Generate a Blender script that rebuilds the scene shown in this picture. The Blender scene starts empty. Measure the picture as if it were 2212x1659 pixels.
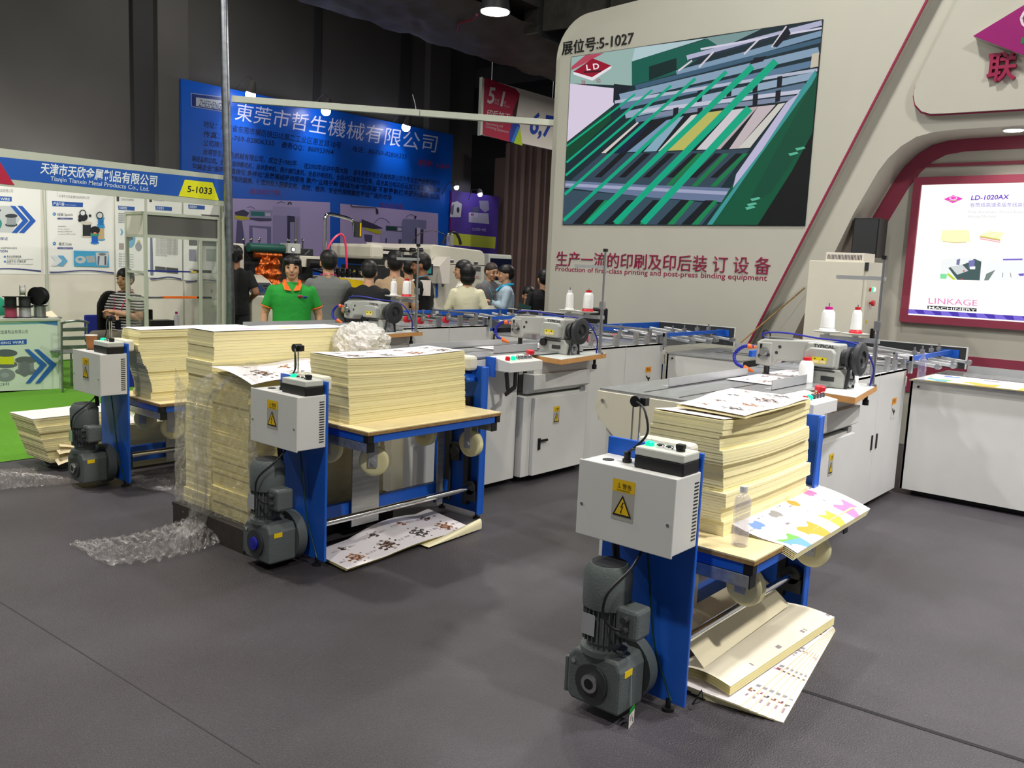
import bpy, bmesh, math, random
from mathutils import Vector, Matrix
random.seed(7)
S = bpy.context.scene
COL = S.collection
# ------------------------------------------------------------------ camera
F_PX, W_PX, H_PX = 1861.13, 2212, 1659
YAW, PITCH, ROLL, EYE = 0.69730, 0.13544, 0.04454, 1.65
fw = Vector((math.cos(YAW)*math.cos(PITCH), math.sin(YAW)*math.cos(PITCH), -math.sin(PITCH)))
rt0 = Vector((math.sin(YAW), -math.cos(YAW), 0)); up0 = rt0.cross(fw)
RT = rt0*math.cos(ROLL)+up0*math.sin(ROLL); UP = -rt0*math.sin(ROLL)+up0*math.cos(ROLL)
cam = bpy.data.cameras.new('camera'); co = bpy.data.objects.new('camera', cam); COL.objects.link(co)
cam.sensor_fit = 'HORIZONTAL'; cam.sensor_width = 36; cam.lens = F_PX/W_PX*36; cam.clip_end = 200
mw = Matrix((RT, UP, -fw)).transposed().to_4x4(); mw.translation = (0, 0, EYE); co.matrix_world = mw
S.camera = co

def at(px, py, axis, v):
    """the place on a plane (axis X, Y or Z = v) that a measured photo point shows"""
    d = RT*((px-W_PX/2)/F_PX) - UP*((py-H_PX/2)/F_PX) + fw
    i = 'XYZ'.index(axis); c = Vector((0, 0, EYE))
    return c + d*((v-c[i])/d[i])

# ------------------------------------------------------------------ world, exposure, lights
S.view_settings.view_transform = 'Standard'; S.view_settings.look = 'None'
S.view_settings.gamma = 1.0; S.view_settings.use_curve_mapping = False
S.view_settings.exposure = -0.18
wd = bpy.data.worlds.new('hall_ambience'); S.world = wd; wd.use_nodes = True
wd.node_tree.nodes['Background'].inputs[0].default_value = (0.80, 0.82, 0.86, 1)
wd.node_tree.nodes['Background'].inputs[1].default_value = 0.22

def lamp(name, kind, loc, power, color=(1, .965, .9), size=.4, aim=None, angle=100, blend=.6):
    l = bpy.data.lights.new(name, kind); l.energy = power; l.color = color
    if kind == 'AREA': l.shape = 'DISK'; l.size = size
    else: l.shadow_soft_size = size
    if kind == 'SPOT': l.spot_size = math.radians(angle); l.spot_blend = blend
    o = bpy.data.objects.new(name, l); COL.objects.link(o); o.location = loc
    if aim is not None:
        o.rotation_euler = (Vector(aim)-Vector(loc)).to_track_quat('-Z', 'Y').to_euler()
    return o
# hall high-bay lamps under the roof, last ones added to brighten rear and curtain
for k, (x, y, z, p) in enumerate([(8.94, 8.07, 4.96, 110), (-1.2, 1.2, 7.0, 255), (2.2, 7.2, 7.0, 360), (3.2, -3.0, 7.0, 560), (-1.0, 9.0, 7.0, 260), (6.2, 3.0, 7.2, 210), (1.0, 13.0, 7.5, 100), (8.5, 13.6, 7.6, 90), (15.4, 8.2, 5.2, 300)]):
    lamp('high_bay_and_fill_light', 'AREA', (x, y, z), p, size=.42)
for x, y, p in ((1.6, 15.2, 27), (4.4, 15.2, 24), (6.6, 15.2, 18)): lamp('rear_wall_fill', 'AREA', (x, y, 2.6), p, size=.3, aim=(x, 16.3, 2.9))  # unseen fills added behind the booth for its spill on the rear wall
lamp('floor_fill_spot', 'SPOT', (5.6, -1.0, 6.6), 1700, (.97, .95, 1), size=.2, aim=(5.4, -.2, 0), angle=66, blend=.6)  # added overhead fill that brightens the floor at the right
# spotlights along the top of the stand's LED wall, thrown out over the machines
for y, p in ((5.8, 115), (3.6, 120), (1.2, 240), (-1.4, 300)):
    lamp('stand_spotlight', 'SPOT', (8.2, y, 4.75), p, size=.10, aim=(4.4, y-.3, .5), angle=95, blend=.7)

# ------------------------------------------------------------------ colours and materials
def lin(c):
    return tuple((x/255/12.92 if x/255 <= .04045 else ((x/255+.055)/1.055)**2.4) for x in c[:3])
MATS = {}
def mat(name, rgb, rough=.5, metal=0., var=.05, scale=6., bump=0., bscale=80., emit=0., coat=0., trans=0., ior=1.45, alpha=1., attr=None, stretch=None):
    m = bpy.data.materials.new(name); m.use_nodes = True; nt = m.node_tree; N, L = nt.nodes, nt.links
    b = N['Principled BSDF']; I = b.inputs
    I['Roughness'].default_value = rough; I['Metallic'].default_value = metal
    I['Coat Weight'].default_value = coat; I['Transmission Weight'].default_value = trans
    I['IOR'].default_value = ior; I['Alpha'].default_value = alpha
    tc = N.new('ShaderNodeTexCoord'); src = tc.outputs['Object']
    if stretch:
        mp = N.new('ShaderNodeMapping'); mp.inputs['Scale'].default_value = stretch; L.new(src, mp.inputs['Vector']); src = mp.outputs[0]
    if attr:
        a = N.new('ShaderNodeAttribute'); a.attribute_name = attr; col = a.outputs['Color']
        if emit:
            L.new(col, I['Emission Color']); I['Emission Strength'].default_value = emit
            I['Base Color'].default_value = (.01, .01, .01, 1); I['Specular IOR Level'].default_value = .1
        else: L.new(col, I['Base Color'])
    else:
        c = lin(rgb)
        if var:
            n = N.new('ShaderNodeTexNoise'); n.inputs['Scale'].default_value = scale; n.inputs['Detail'].default_value = 5
            L.new(src, n.inputs['Vector'])
            r = N.new('ShaderNodeValToRGB'); r.color_ramp.elements[0].position = .3; r.color_ramp.elements[1].position = .7
            r.color_ramp.elements[0].color = tuple(x*(1-var) for x in c)+(1,); r.color_ramp.elements[1].color = tuple(min(1, x*(1+var)) for x in c)+(1,)
            L.new(n.outputs['Fac'], r.inputs['Fac']); L.new(r.outputs['Color'], I['Base Color'])
            if emit: L.new(r.outputs['Color'], I['Emission Color'])
        else:
            I['Base Color'].default_value = c+(1,); I['Emission Color'].default_value = c+(1,)
        if emit: I['Emission Strength'].default_value = emit
    if bump:
        n2 = N.new('ShaderNodeTexNoise'); n2.inputs['Scale'].default_value = bscale; n2.inputs['Detail'].default_value = 4
        L.new(src, n2.inputs['Vector'])
        bp = N.new('ShaderNodeBump'); bp.inputs['Strength'].default_value = bump; bp.inputs['Distance'].default_value = .02
        L.new(n2.outputs['Fac'], bp.inputs['Height']); L.new(bp.outputs['Normal'], I['Normal'])
    MATS[name] = m; return m
K = MATS
mat('white_metal', (212, 212, 208), .42, var=.02)
mat('cream_metal', (222, 218, 200), .45, var=.02)
mat('blue_paint', (28, 92, 196), .38, var=.05)
mat('motor_grey', (86, 93, 92), .5, var=.08, bump=.15, bscale=120)
mat('dark_grey', (48, 50, 52), .5)
mat('black', (20, 20, 22), .45)
mat('rubber', (28, 28, 28), .75)
mat('steel', (190, 192, 194), .32, 1., var=.06, stretch=(1, 1, 12))
mat('brushed', (178, 180, 180), .26, .65, var=.18, scale=9, stretch=(.6, 5, 5))
mat('chrome', (225, 226, 228), .1, 1., var=0)
mat('galvanised', (150, 154, 160), .36, 1., var=.22, scale=14)
mat('alu', (196, 198, 200), .4, .6, var=.04)
mat('nylon', (233, 226, 176), .45, var=.04)
mat('plywood', (226, 208, 158), .55, var=.05, scale=12)
mat('ply_edge', (150, 118, 72), .7, var=.25, scale=40)
mat('wood_edge', (206, 150, 88), .5, var=.08, scale=20)
mat('laminate', (214, 218, 214), .35, var=.02)
mat('paper_yellow', (240, 230, 178), .8, var=.05, scale=30, stretch=(1, 1, 30))
mat('paper_deep', (232, 218, 150), .8, var=.06, scale=30, stretch=(1, 1, 30))
mat('paper_white', (238, 235, 232), .75, var=.015)
mat('print', (0, 0, 0), .6, attr='Col')
mat('print_gloss', (0, 0, 0), .35, attr='Col')
mat('led', (0, 0, 0), .5, attr='Col', emit=1.05)
mat('lightbox', (0, 0, 0), .5, attr='Col', emit=1.25)
mat('wall_white', (192, 190, 178), .6, var=.02, scale=2)
mat('wall_grey', (92, 90, 88), .8, var=.06, scale=1.2)
mat('wall_dark', (62, 62, 64), .85, var=.08, scale=1.2)
mat('maroon', (146, 56, 78), .5, var=.04)
mat('crimson', (150, 30, 72), .4, var=.03)
mat('purple_red', (150, 20, 110), .35, var=.03)
mat('booth_white', (232, 224, 214), .5, var=.02)
mat('alu_frame', (196, 200, 186), .4, .2, var=.03)
mat('glow_green', (0, 255, 140), .3, var=0, emit=1.6)
mat('glow_red', (200, 20, 40), .3, var=0, emit=.25)
mat('glow_blue', (60, 60, 255), .3, var=0, emit=.9)
mat('glow_white', (255, 250, 240), .3, var=0, emit=14)
mat('glow_spot', (235, 238, 255), .3, var=0, emit=30)
mat('glow_pilot', (255, 255, 250), .3, var=0, emit=1.2)
mat('red', (206, 30, 44), .4, var=.03)
mat('orange', (236, 110, 30), .45, var=.03)
mat('blue_hose', (24, 30, 150), .45, var=.03)
mat('teal_hose', (20, 60, 56), .5)
mat('thread_white', (240, 240, 238), .55, var=.03, bump=.3, bscale=260, stretch=(1, 1, 6))
mat('magenta', (200, 30, 140), .4, var=.02)
mat('grey_plastic', (196, 198, 190), .5, var=.02)
mat('sew_paint', (170, 171, 165), .38, var=.03)
mat('skin', (196, 150, 118), .6, var=.05)
mat('skin_tan', (150, 104, 76), .6, var=.05)
mat('hair', (20, 17, 16), .5, var=.2, scale=60)
mat('hair_thin', (58, 46, 40), .6, var=.2, scale=60)
mat('lip', (140, 82, 72), .6)
mat('cloth_black', (22, 22, 25), .85, var=.1, bump=.3, bscale=25)
mat('cloth_trouser', (38, 38, 44), .85, var=.1)
mat('cloth_green', (34, 148, 52), .85, var=.06, bump=.3, bscale=18)
mat('cloth_orange', (240, 112, 34), .8)
mat('cloth_grey', (112, 114, 112), .85, var=.12, scale=90)
mat('cloth_beige', (176, 150, 118), .85, var=.06, bump=.3, bscale=18)
mat('cloth_white', (226, 220, 208), .85, var=.03, bump=.3, bscale=18)
mat('cloth_cream', (222, 218, 186), .85, var=.04, bump=.4, bscale=16)
mat('cloth_slate', (96, 95, 98), .85, var=.06, bump=.3, bscale=18)
mat('cloth_sky', (158, 178, 192), .85, var=.05, bump=.4, bscale=16)
mat('cloth_navy', (26, 40, 130), .8, var=.05)
mat('cloth_teal', (24, 150, 116), .85, var=.05)
mat('cloth_jeans', (56, 66, 88), .85, var=.1)
mat('trouser_grey', (104, 98, 86), .85, var=.08)
mat('lanyard_blue', (40, 170, 214), .6)
mat('lanyard_pink', (224, 40, 120), .6)
mat('carpet_green', (92, 152, 34), .95, var=.08, scale=50, bump=.5, bscale=300)
mat('copper', (208, 104, 46), .22, .9, var=.15, scale=20, bump=.9, bscale=26)
mat('pink_hose', (255, 70, 110), .35, var=.03)
mat('yellow', (232, 196, 16), .45, var=.03)
mat('curtain', (112, 92, 84), .9, var=.08, scale=3, stretch=(1, 1, .1))
mat('pallet_wood', (52, 47, 42), .85, var=.2, scale=20)
mat('cardboard', (182, 120, 72), .7, var=.04)
mat('green_roll', (40, 92, 82), .35, var=.05)
mat('screen_dark', (14, 20, 44), .25, var=0)
mat('foil', (120, 118, 112), .38, .75, var=.2, scale=3, bump=.5, bscale=9)
mat('duct_wrap', (104, 96, 92), .55, .25, var=.18, scale=2.2, bump=.5, bscale=5)

def stripes(name, c1, c2, n):
    m = mat(name, c1, .85, var=0); nt = m.node_tree; N, L = nt.nodes, nt.links
    tc = N.new('ShaderNodeTexCoord'); w = N.new('ShaderNodeTexWave'); w.bands_direction = 'Z'; w.inputs['Scale'].default_value = n
    w.inputs['Distortion'].default_value = 1.4; w.inputs['Detail'].default_value = 1
    r = N.new('ShaderNodeValToRGB'); r.color_ramp.interpolation = 'CONSTANT'; r.color_ramp.elements[1].position = .55
    r.color_ramp.elements[0].color = lin(c1)+(1,); r.color_ramp.elements[1].color = lin(c2)+(1,)
    L.new(tc.outputs['Object'], w.inputs['Vector']); L.new(w.outputs['Fac'], r.inputs['Fac']); L.new(r.outputs['Color'], N['Principled BSDF'].inputs['Base Color'])
stripes('cloth_striped', (28, 28, 32), (205, 200, 196), 9)
stripes('cloth_breton', (216, 212, 206), (34, 34, 40), 6)

def film(name, tint, fac, rough, bscale):
    m = bpy.data.materials.new(name); m.use_nodes = True; nt = m.node_tree; N, L = nt.nodes, nt.links
    N.remove(N['Principled BSDF']); out = N['Material Output']
    tr = N.new('ShaderNodeBsdfTransparent'); tr.inputs[0].default_value = (.985, .985, .985, 1)
    gl = N.new('ShaderNodeBsdfGlossy'); gl.inputs['Roughness'].default_value = rough; gl.inputs[0].default_value = (1, 1, 1, 1)
    df = N.new('ShaderNodeBsdfDiffuse'); df.inputs[0].default_value = lin(tint)+(1,)
    tc = N.new('ShaderNodeTexCoord'); n = N.new('ShaderNodeTexNoise'); n.inputs['Scale'].default_value = bscale; n.inputs['Detail'].default_value = 6
    L.new(tc.outputs['Object'], n.inputs['Vector'])
    bp = N.new('ShaderNodeBump'); bp.inputs['Strength'].default_value = 1; bp.inputs['Distance'].default_value = .04
    L.new(n.outputs['Fac'], bp.inputs['Height'])
    for q in (gl, df): L.new(bp.outputs['Normal'], q.inputs['Normal'])
    a = N.new('ShaderNodeMixShader'); a.inputs[0].default_value = .45; L.new(gl.outputs[0], a.inputs[1]); L.new(df.outputs[0], a.inputs[2])
    b = N.new('ShaderNodeMixShader'); b.inputs[0].default_value = fac; L.new(tr.outputs[0], b.inputs[1]); L.new(a.outputs[0], b.inputs[2])
    L.new(b.outputs[0], out.inputs['Surface']); MATS[name] = m
film('clear_film', (246, 242, 230), .27, .08, 26)
film('floor_film', (190, 180, 172), .16, .2, 18)
film('bubble_film', (246, 244, 236), .8, .2, 30)
film('glass', (190, 215, 200), .07, .03, .5)
film('bottle_plastic', (186, 180, 240), .27, .05, 3)

def floor_material():
    m = mat('floor_carpet', (118, 112, 114), .46, var=0); nt = m.node_tree; N, L = nt.nodes, nt.links; b = N['Principled BSDF']
    tc = N.new('ShaderNodeTexCoord')
    n1 = N.new('ShaderNodeTexNoise'); n1.inputs['Scale'].default_value = .9; n1.inputs['Detail'].default_value = 6
    n2 = N.new('ShaderNodeTexNoise'); n2.inputs['Scale'].default_value = 160; n2.inputs['Detail'].default_value = 3
    for n in (n1, n2): L.new(tc.outputs['Object'], n.inputs['Vector'])
    r1 = N.new('ShaderNodeValToRGB'); r1.color_ramp.elements[0].position = .3; r1.color_ramp.elements[1].position = .72
    r1.color_ramp.elements[0].color = lin((50, 46, 47))+(1,); r1.color_ramp.elements[1].color = lin((78, 74, 80))+(1,)
    r2 = N.new('ShaderNodeValToRGB'); r2.color_ramp.elements[0].position = .35; r2.color_ramp.elements[1].position = .75
    r2.color_ramp.elements[0].color = (.72, .72, .72, 1); r2.color_ramp.elements[1].color = (1.25, 1.25, 1.25, 1)
    mx = N.new('ShaderNodeMix'); mx.data_type = 'RGBA'; mx.blend_type = 'MULTIPLY'; mx.inputs[0].default_value = 1
    L.new(n1.outputs['Fac'], r1.inputs['Fac']); L.new(n2.outputs['Fac'], r2.inputs['Fac'])
    L.new(r1.outputs['Color'], mx.inputs[6]); L.new(r2.outputs['Color'], mx.inputs[7]); L.new(mx.outputs[2], b.inputs['Base Color'])
    bp = N.new('ShaderNodeBump'); bp.inputs['Strength'].default_value = .55; bp.inputs['Distance'].default_value = .01
    L.new(n2.outputs['Fac'], bp.inputs['Height']); L.new(bp.outputs['Normal'], b.inputs['Normal'])
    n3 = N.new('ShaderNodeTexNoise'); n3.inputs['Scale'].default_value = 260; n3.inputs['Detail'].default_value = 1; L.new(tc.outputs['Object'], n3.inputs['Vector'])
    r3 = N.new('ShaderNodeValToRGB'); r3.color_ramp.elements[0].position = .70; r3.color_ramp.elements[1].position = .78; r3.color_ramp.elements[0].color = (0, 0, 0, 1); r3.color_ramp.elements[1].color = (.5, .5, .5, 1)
    m3 = N.new('ShaderNodeMix'); m3.data_type = 'RGBA'; m3.inputs[7].default_value = lin((190, 186, 186))+(1,)  # pale specks painted into the colour to imitate glints of the floor film
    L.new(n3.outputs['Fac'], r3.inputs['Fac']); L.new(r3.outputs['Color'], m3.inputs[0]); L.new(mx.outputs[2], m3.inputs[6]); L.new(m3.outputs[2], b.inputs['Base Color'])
    b.inputs['Coat Weight'].default_value = .12; b.inputs['Coat Roughness'].default_value = .35
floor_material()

# ------------------------------------------------------------------ mesh builder
WLOC = {}
def link(o): COL.objects.link(o); return o
def tag(o, label=None, cat=None, group=None, kind=None):
    for k, v in (('label', label), ('category', cat), ('group', group), ('kind', kind)):
        if v: o[k] = v
    return o
def thing(name, label, cat, loc=(0, 0, 0), group=None):
    o = link(bpy.data.objects.new(name, None)); o.location = loc; o.empty_display_size = .1
    WLOC[o.name] = Vector(loc); return tag(o, label, cat, group)

class MB:
    def __init__(s, sh=(0, 0, 0)): s.v = []; s.f = []; s.sh = Vector(sh)
    def add(s, vs, fs):
        b = len(s.v); s.v += [Vector(p)+s.sh for p in vs]; s.f += [tuple(b+i for i in f) for f in fs]; return s
    def box(s, x0, x1, y0, y1, z0, z1):
        return s.add([(x0, y0, z0), (x1, y0, z0), (x1, y1, z0), (x0, y1, z0), (x0, y0, z1), (x1, y0, z1), (x1, y1, z1), (x0, y1, z1)],
                     [(3, 2, 1, 0), (4, 5, 6, 7), (0, 1, 5, 4), (1, 2, 6, 5), (2, 3, 7, 6), (3, 0, 4, 7)])
    def obox(s, c, d, up, L, w, h):
        """box along direction d, length L, width w, height h about centre c"""
        d = Vector(d).normalized(); up = Vector(up); a = d.cross(up).normalized(); u = a.cross(d); c = Vector(c)
        P = [c+d*(i*L/2)+a*(j*w/2)+u*(k*h/2) for k in (-1, 1) for (i, j) in ((-1, -1), (1, -1), (1, 1), (-1, 1))]
        return s.add(P, [(3, 2, 1, 0), (4, 5, 6, 7), (0, 1, 5, 4), (1, 2, 6, 5), (2, 3, 7, 6), (3, 0, 4, 7)])
    def prism(s, poly, ax, a, b):
        """polygon (p,q) pushed from a to b along ax; (p,q) are the other two axes in x,y,z order"""
        def mk(p, t):
            return {'X': (t, p[0], p[1]), 'Y': (p[0], t, p[1]), 'Z': (p[0], p[1], t)}[ax]
        n = len(poly)
        return s.add([mk(p, a) for p in poly]+[mk(p, b) for p in poly],
                     [tuple(range(n))[::-1], tuple(range(n, 2*n))]+[(i, (i+1) % n, n+(i+1) % n, n+i) for i in range(n)])
    def cyl(s, p0, p1, r0, r1=None, n=20, caps=True):
        return s.rev(p0, p1, [(0, r0), (1, r0 if r1 is None else r1)], n, caps)
    def rev(s, p0, p1, prof, n=20, caps=True):
        """lathe: profile of (t along p0-p1 in 0..1, radius)"""
        p0 = Vector(p0); p1 = Vector(p1); d = p1-p0; a = d.orthogonal().normalized(); b = d.normalized().cross(a)
        vs = []; fs = []
        for t, r in prof:
            for i in range(n):
                an = 2*math.pi*i/n; vs.append(p0+d*t+(a*math.cos(an)+b*math.sin(an))*max(r, 1e-5))
        m = len(prof)
        for j in range(m-1):
            for i in range(n): fs.append((j*n+i, j*n+(i+1) % n, (j+1)*n+(i+1) % n, (j+1)*n+i))
        if caps: fs += [tuple(range(n))[::-1], tuple(range((m-1)*n, m*n))]
        return s.add(vs, fs)
    def tube(s, pts, r, n=10, rad=None):
        pts = [Vector(p) for p in pts]; vs = []; fs = []; a = None
        for i, p in enumerate(pts):
            d = (pts[min(i+1, len(pts)-1)]-pts[max(i-1, 0)]).normalized()
            a = d.orthogonal().normalized() if a is None else (a-d*a.dot(d)).normalized()
            b = d.cross(a); rr = rad[i] if rad else r
            for k in range(n):
                an = 2*math.pi*k/n; vs.append(p+(a*math.cos(an)+b*math.sin(an))*rr)
        m = len(pts)
        for j in range(m-1):
            for i in range(n): fs.append((j*n+i, j*n+(i+1) % n, (j+1)*n+(i+1) % n, (j+1)*n+i))
        fs += [tuple(range(n))[::-1], tuple(range((m-1)*n, m*n))]
        return s.add(vs, fs)
    def ball(s, c, r, n=14, sq=(1, 1, 1)):
        vs = []; fs = []; c = Vector(c); m = n//2
        for j in range(m+1):
            th = math.pi*j/m
            for i in range(n):
                ph = 2*math.pi*i/n; rr = max(math.sin(th), 1e-4)
                vs.append(c+Vector((rr*math.cos(ph)*sq[0], rr*math.sin(ph)*sq[1], math.cos(th)*sq[2]))*r)
        for j in range(m):
            for i in range(n): fs.append((j*n+i, (j+1)*n+i, (j+1)*n+(i+1) % n, j*n+(i+1) % n))
        return s.add(vs, fs)
    def grid(s, fn, nu, nv):
        vs = [fn(i/nu, j/nv) for j in range(nv+1) for i in range(nu+1)]; w = nu+1
        return s.add(vs, [(j*w+i, j*w+i+1, (j+1)*w+i+1, (j+1)*w+i) for j in range(nv) for i in range(nu)])
    def build(s, name, m, parent=None, loc=None, smooth=False, bevel=0, solid=0):
        base = WLOC[parent.name] if parent else Vector(loc or (0, 0, 0))
        me = bpy.data.meshes.new(name); me.from_pydata([p-base for p in s.v], [], s.f)
        bm = bmesh.new(); bm.from_mesh(me); bmesh.ops.recalc_face_normals(bm, faces=bm.faces); bm.to_mesh(me); bm.free()
        o = link(bpy.data.objects.new(name, me))
        for q in (m if isinstance(m, (list, tuple)) else [m]): me.materials.append(MATS[q])
        if parent: o.parent = parent; WLOC[o.name] = base
        else: o.location = base; WLOC[o.name] = base
        if solid:
            q = o.modifiers.new('solid', 'SOLIDIFY'); q.thickness = solid; q.offset = 0
        if bevel:
            q = o.modifiers.new('bevel', 'BEVEL'); q.width = bevel; q.segments = 2; q.limit_method = 'ANGLE'
        if smooth:
            for p in me.polygons: p.use_smooth = True
            me.set_sharp_from_angle(angle=math.radians(38))
        return o
def bx(name, m, parent, x0, x1, y0, y1, z0, z1, sh=(0, 0, 0), bevel=0, loc=None):
    return MB(sh).box(x0, x1, y0, y1, z0, z1).build(name, m, parent, loc, bevel=bevel)
def arc(c, r, a0, a1, n=8, rz=None):
    return [(c[0]+r*math.cos(math.radians(a0+(a1-a0)*i/n)), c[1]+(rz or r)*math.sin(math.radians(a0+(a1-a0)*i/n))) for i in range(n+1)]
def curve_pts(P, n=8):
    """smooth path through the points"""
    P = [Vector(p) for p in P]; out = []
    for i in range(len(P)-1):
        a, b, c, d = P[max(i-1, 0)], P[i], P[i+1], P[min(i+2, len(P)-1)]
        for k in range(n):
            t = k/n; out.append(.5*((2*b)+(c-a)*t+(2*a-5*b+4*c-d)*t*t+(3*b-a-3*c+d)*t**3))
    return out+[P[-1]]

# ------------------------------------------------------------------ lettering and flat printed pictures
_TX = {}
def text_geo(s, off=0., shear=0.):
    k = (s, off, shear)
    if k not in _TX:
        cu = bpy.data.curves.new('lettering', 'FONT'); cu.body = s; cu.size = 1; cu.offset = off; cu.shear = shear; cu.resolution_u = 3
        o = link(bpy.data.objects.new('lettering', cu)); dg = bpy.context.evaluated_depsgraph_get()
        me = o.evaluated_get(dg).to_mesh(); vs = [(v.co.x, v.co.y) for v in me.vertices]; fs = [tuple(p.vertices) for p in me.polygons]
        o.evaluated_get(dg).to_mesh_clear(); bpy.data.objects.remove(o); bpy.data.curves.remove(cu)
        xs = [v[0] for v in vs] or [0, 1]; _TX[k] = (vs, fs, min(xs), max(xs))
    return _TX[k]
class Pic:
    """one flat print: coloured patches and lettering laid on a plane"""
    def __init__(s, o, u, v, n, mp=None, eps=.0004):
        s.o, s.u, s.vv, s.n = Vector(o), Vector(u), Vector(v), Vector(n); s.mp = mp; s.k = 0; s.eps = eps; s.V = []; s.F = []; s.C = []
    def pt(s, p):
        if s.mp: p = s.mp(*p)
        return s.o+s.u*p[0]+s.vv*p[1]+s.n*(s.eps*s.k)
    def _add(s, pts3, faces, col):
        b = len(s.V); s.V += pts3; s.F += [tuple(b+i for i in f) for f in faces]; s.C += [lin(col)]*len(faces)
    def poly(s, pts, col, up=True):
        s.k += up; s._add([s.pt(p) for p in pts], [tuple(range(len(pts)))], col); return s
    def rect(s, x0, y0, x1, y1, col, up=True): return s.poly([(x0, y0), (x1, y0), (x1, y1), (x0, y1)], col, up)
    def disc(s, cx, cy, r, col, ry=None, n=20, up=True):
        return s.poly([(cx+r*math.cos(2*math.pi*i/n), cy+(ry or r)*math.sin(2*math.pi*i/n)) for i in range(n)], col, up)
    def stroke(s, pts, w, col, up=True):
        s.k += up
        for a, b in zip(pts, pts[1:]):
            d = Vector((b[0]-a[0], b[1]-a[1])); d.normalize() if d.length else None; q = Vector((-d.y, d.x))*w/2
            s._add([s.pt(p) for p in ((a[0]-q.x, a[1]-q.y), (b[0]-q.x, b[1]-q.y), (b[0]+q.x, b[1]+q.y), (a[0]+q.x, a[1]+q.y))], [(0, 1, 2, 3)], col)
        return s
    def text(s, t, p0, p1, h, col, off=0., shear=0., up=True):
        """lettering whose baseline runs from p0 to p1, letter height h (sign gives which way is up)"""
        vs, fs, x0, x1 = text_geo(t, off, shear); s.k += up
        dx, dy = p1[0]-p0[0], p1[1]-p0[1]; L = math.hypot(dx, dy); k = 1/(x1-x0)
        nx, ny = -dy/L, dx/L
        q = []
        for (x, y) in vs:
            a = (x-x0)*k; q.append(s.pt((p0[0]+dx*a+nx*y*h/.73, p0[1]+dy*a+ny*y*h/.73)))
        s._add(q, fs, col); return s
    def build(s, name, m, parent=None, loc=None):
        base = WLOC[parent.name] if parent else Vector(loc or s.o)
        me = bpy.data.meshes.new(name); me.from_pydata([p-base for p in s.V], [], s.F); me.materials.append(MATS[m])
        ca = me.color_attributes.new('Col', 'FLOAT_COLOR', 'CORNER')
        for p, c in zip(me.polygons, s.C):
            for li in p.loop_indices: ca.data[li].color = (*c, 1)
        o = link(bpy.data.objects.new(name, me))
        if parent: o.parent = parent
        else: o.location = base
        WLOC[o.name] = base; return o
def quad_map(tl, tr, br, bl, W, H):
    """plane-to-plane map taking four measured corners to a W x H rectangle (origin bottom left)"""
    src = [tl, tr, br, bl]; dst = [(0, H), (W, H), (W, 0), (0, 0)]
    A = []; B = []
    for (x, y), (u, v) in zip(src, dst):
        A.append([x, y, 1, 0, 0, 0, -u*x, -u*y]); B.append(u); A.append([0, 0, 0, x, y, 1, -v*x, -v*y]); B.append(v)
    n = 8; M = [r+[b] for r, b in zip(A, B)]
    for i in range(n):
        p = max(range(i, n), key=lambda r: abs(M[r][i])); M[i], M[p] = M[p], M[i]
        for r in range(n):
            if r != i:
                f = M[r][i]/M[i][i]
                for c in range(i, n+1): M[r][c] -= f*M[i][c]
    h = [M[i][n]/M[i][i] for i in range(n)]
    def f(x, y):
        w = h[6]*x+h[7]*y+1; return ((h[0]*x+h[1]*y+h[2])/w, (h[3]*x+h[4]*y+h[5])/w)
    return f
def raised_text(name, t, o, u, v, n, L, h, depth, m, parent=None, label=None, cat=None, off=0., shear=0.):
    """solid letters standing off a surface: one mesh per line of lettering"""
    vs, fs, x0, x1 = text_geo(t, off, shear); k = L/(x1-x0); b = MB(); u, v, n, o = Vector(u), Vector(v), Vector(n), Vector(o)
    P = [o+u*((x-x0)*k)+v*(y*h/.73) for x, y in vs]
    nv = len(P); ed = {}
    for f in fs:
        for a, c in zip(f, f[1:]+f[:1]): ed[(a, c)] = ed.get((a, c), 0)+1
    b.add([p+n*depth for p in P]+P, list(fs)+[(a, c, nv+c, nv+a) for (a, c) in ed if (c, a) not in ed])
    ob = b.build(name, m, parent, o); 
    return tag(ob, label, cat) if label else ob
# ================================================================== the hall
def struct(name, o): o.name = name; o['kind'] = 'structure'; return o
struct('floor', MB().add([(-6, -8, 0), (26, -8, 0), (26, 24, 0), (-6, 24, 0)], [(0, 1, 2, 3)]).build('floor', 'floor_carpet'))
# dark joint lines between carpet runs
def seam(n, a, b, w, m='dark_grey'):
    a = at(*a, 'Z', 0); b = at(*b, 'Z', 0); d = (b-a).normalized(); q = Vector((-d.y, d.x, 0))*w/2; e = Vector((0, 0, .0015))
    return struct('trim_%d' % n, MB().add([a-q+e, b-q+e, b+q+e, a+q+e], [(0, 1, 2, 3)]).build('trim', m))
mat('seam', (30, 28, 29), .8)
mat('seam_faint', (60, 57, 58), .7)
seam(1, (1722, 1488), (2300, 1672), .022, 'seam')
seam(2, (0, 1300), (560, 1650), .006, 'seam_faint')
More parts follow.
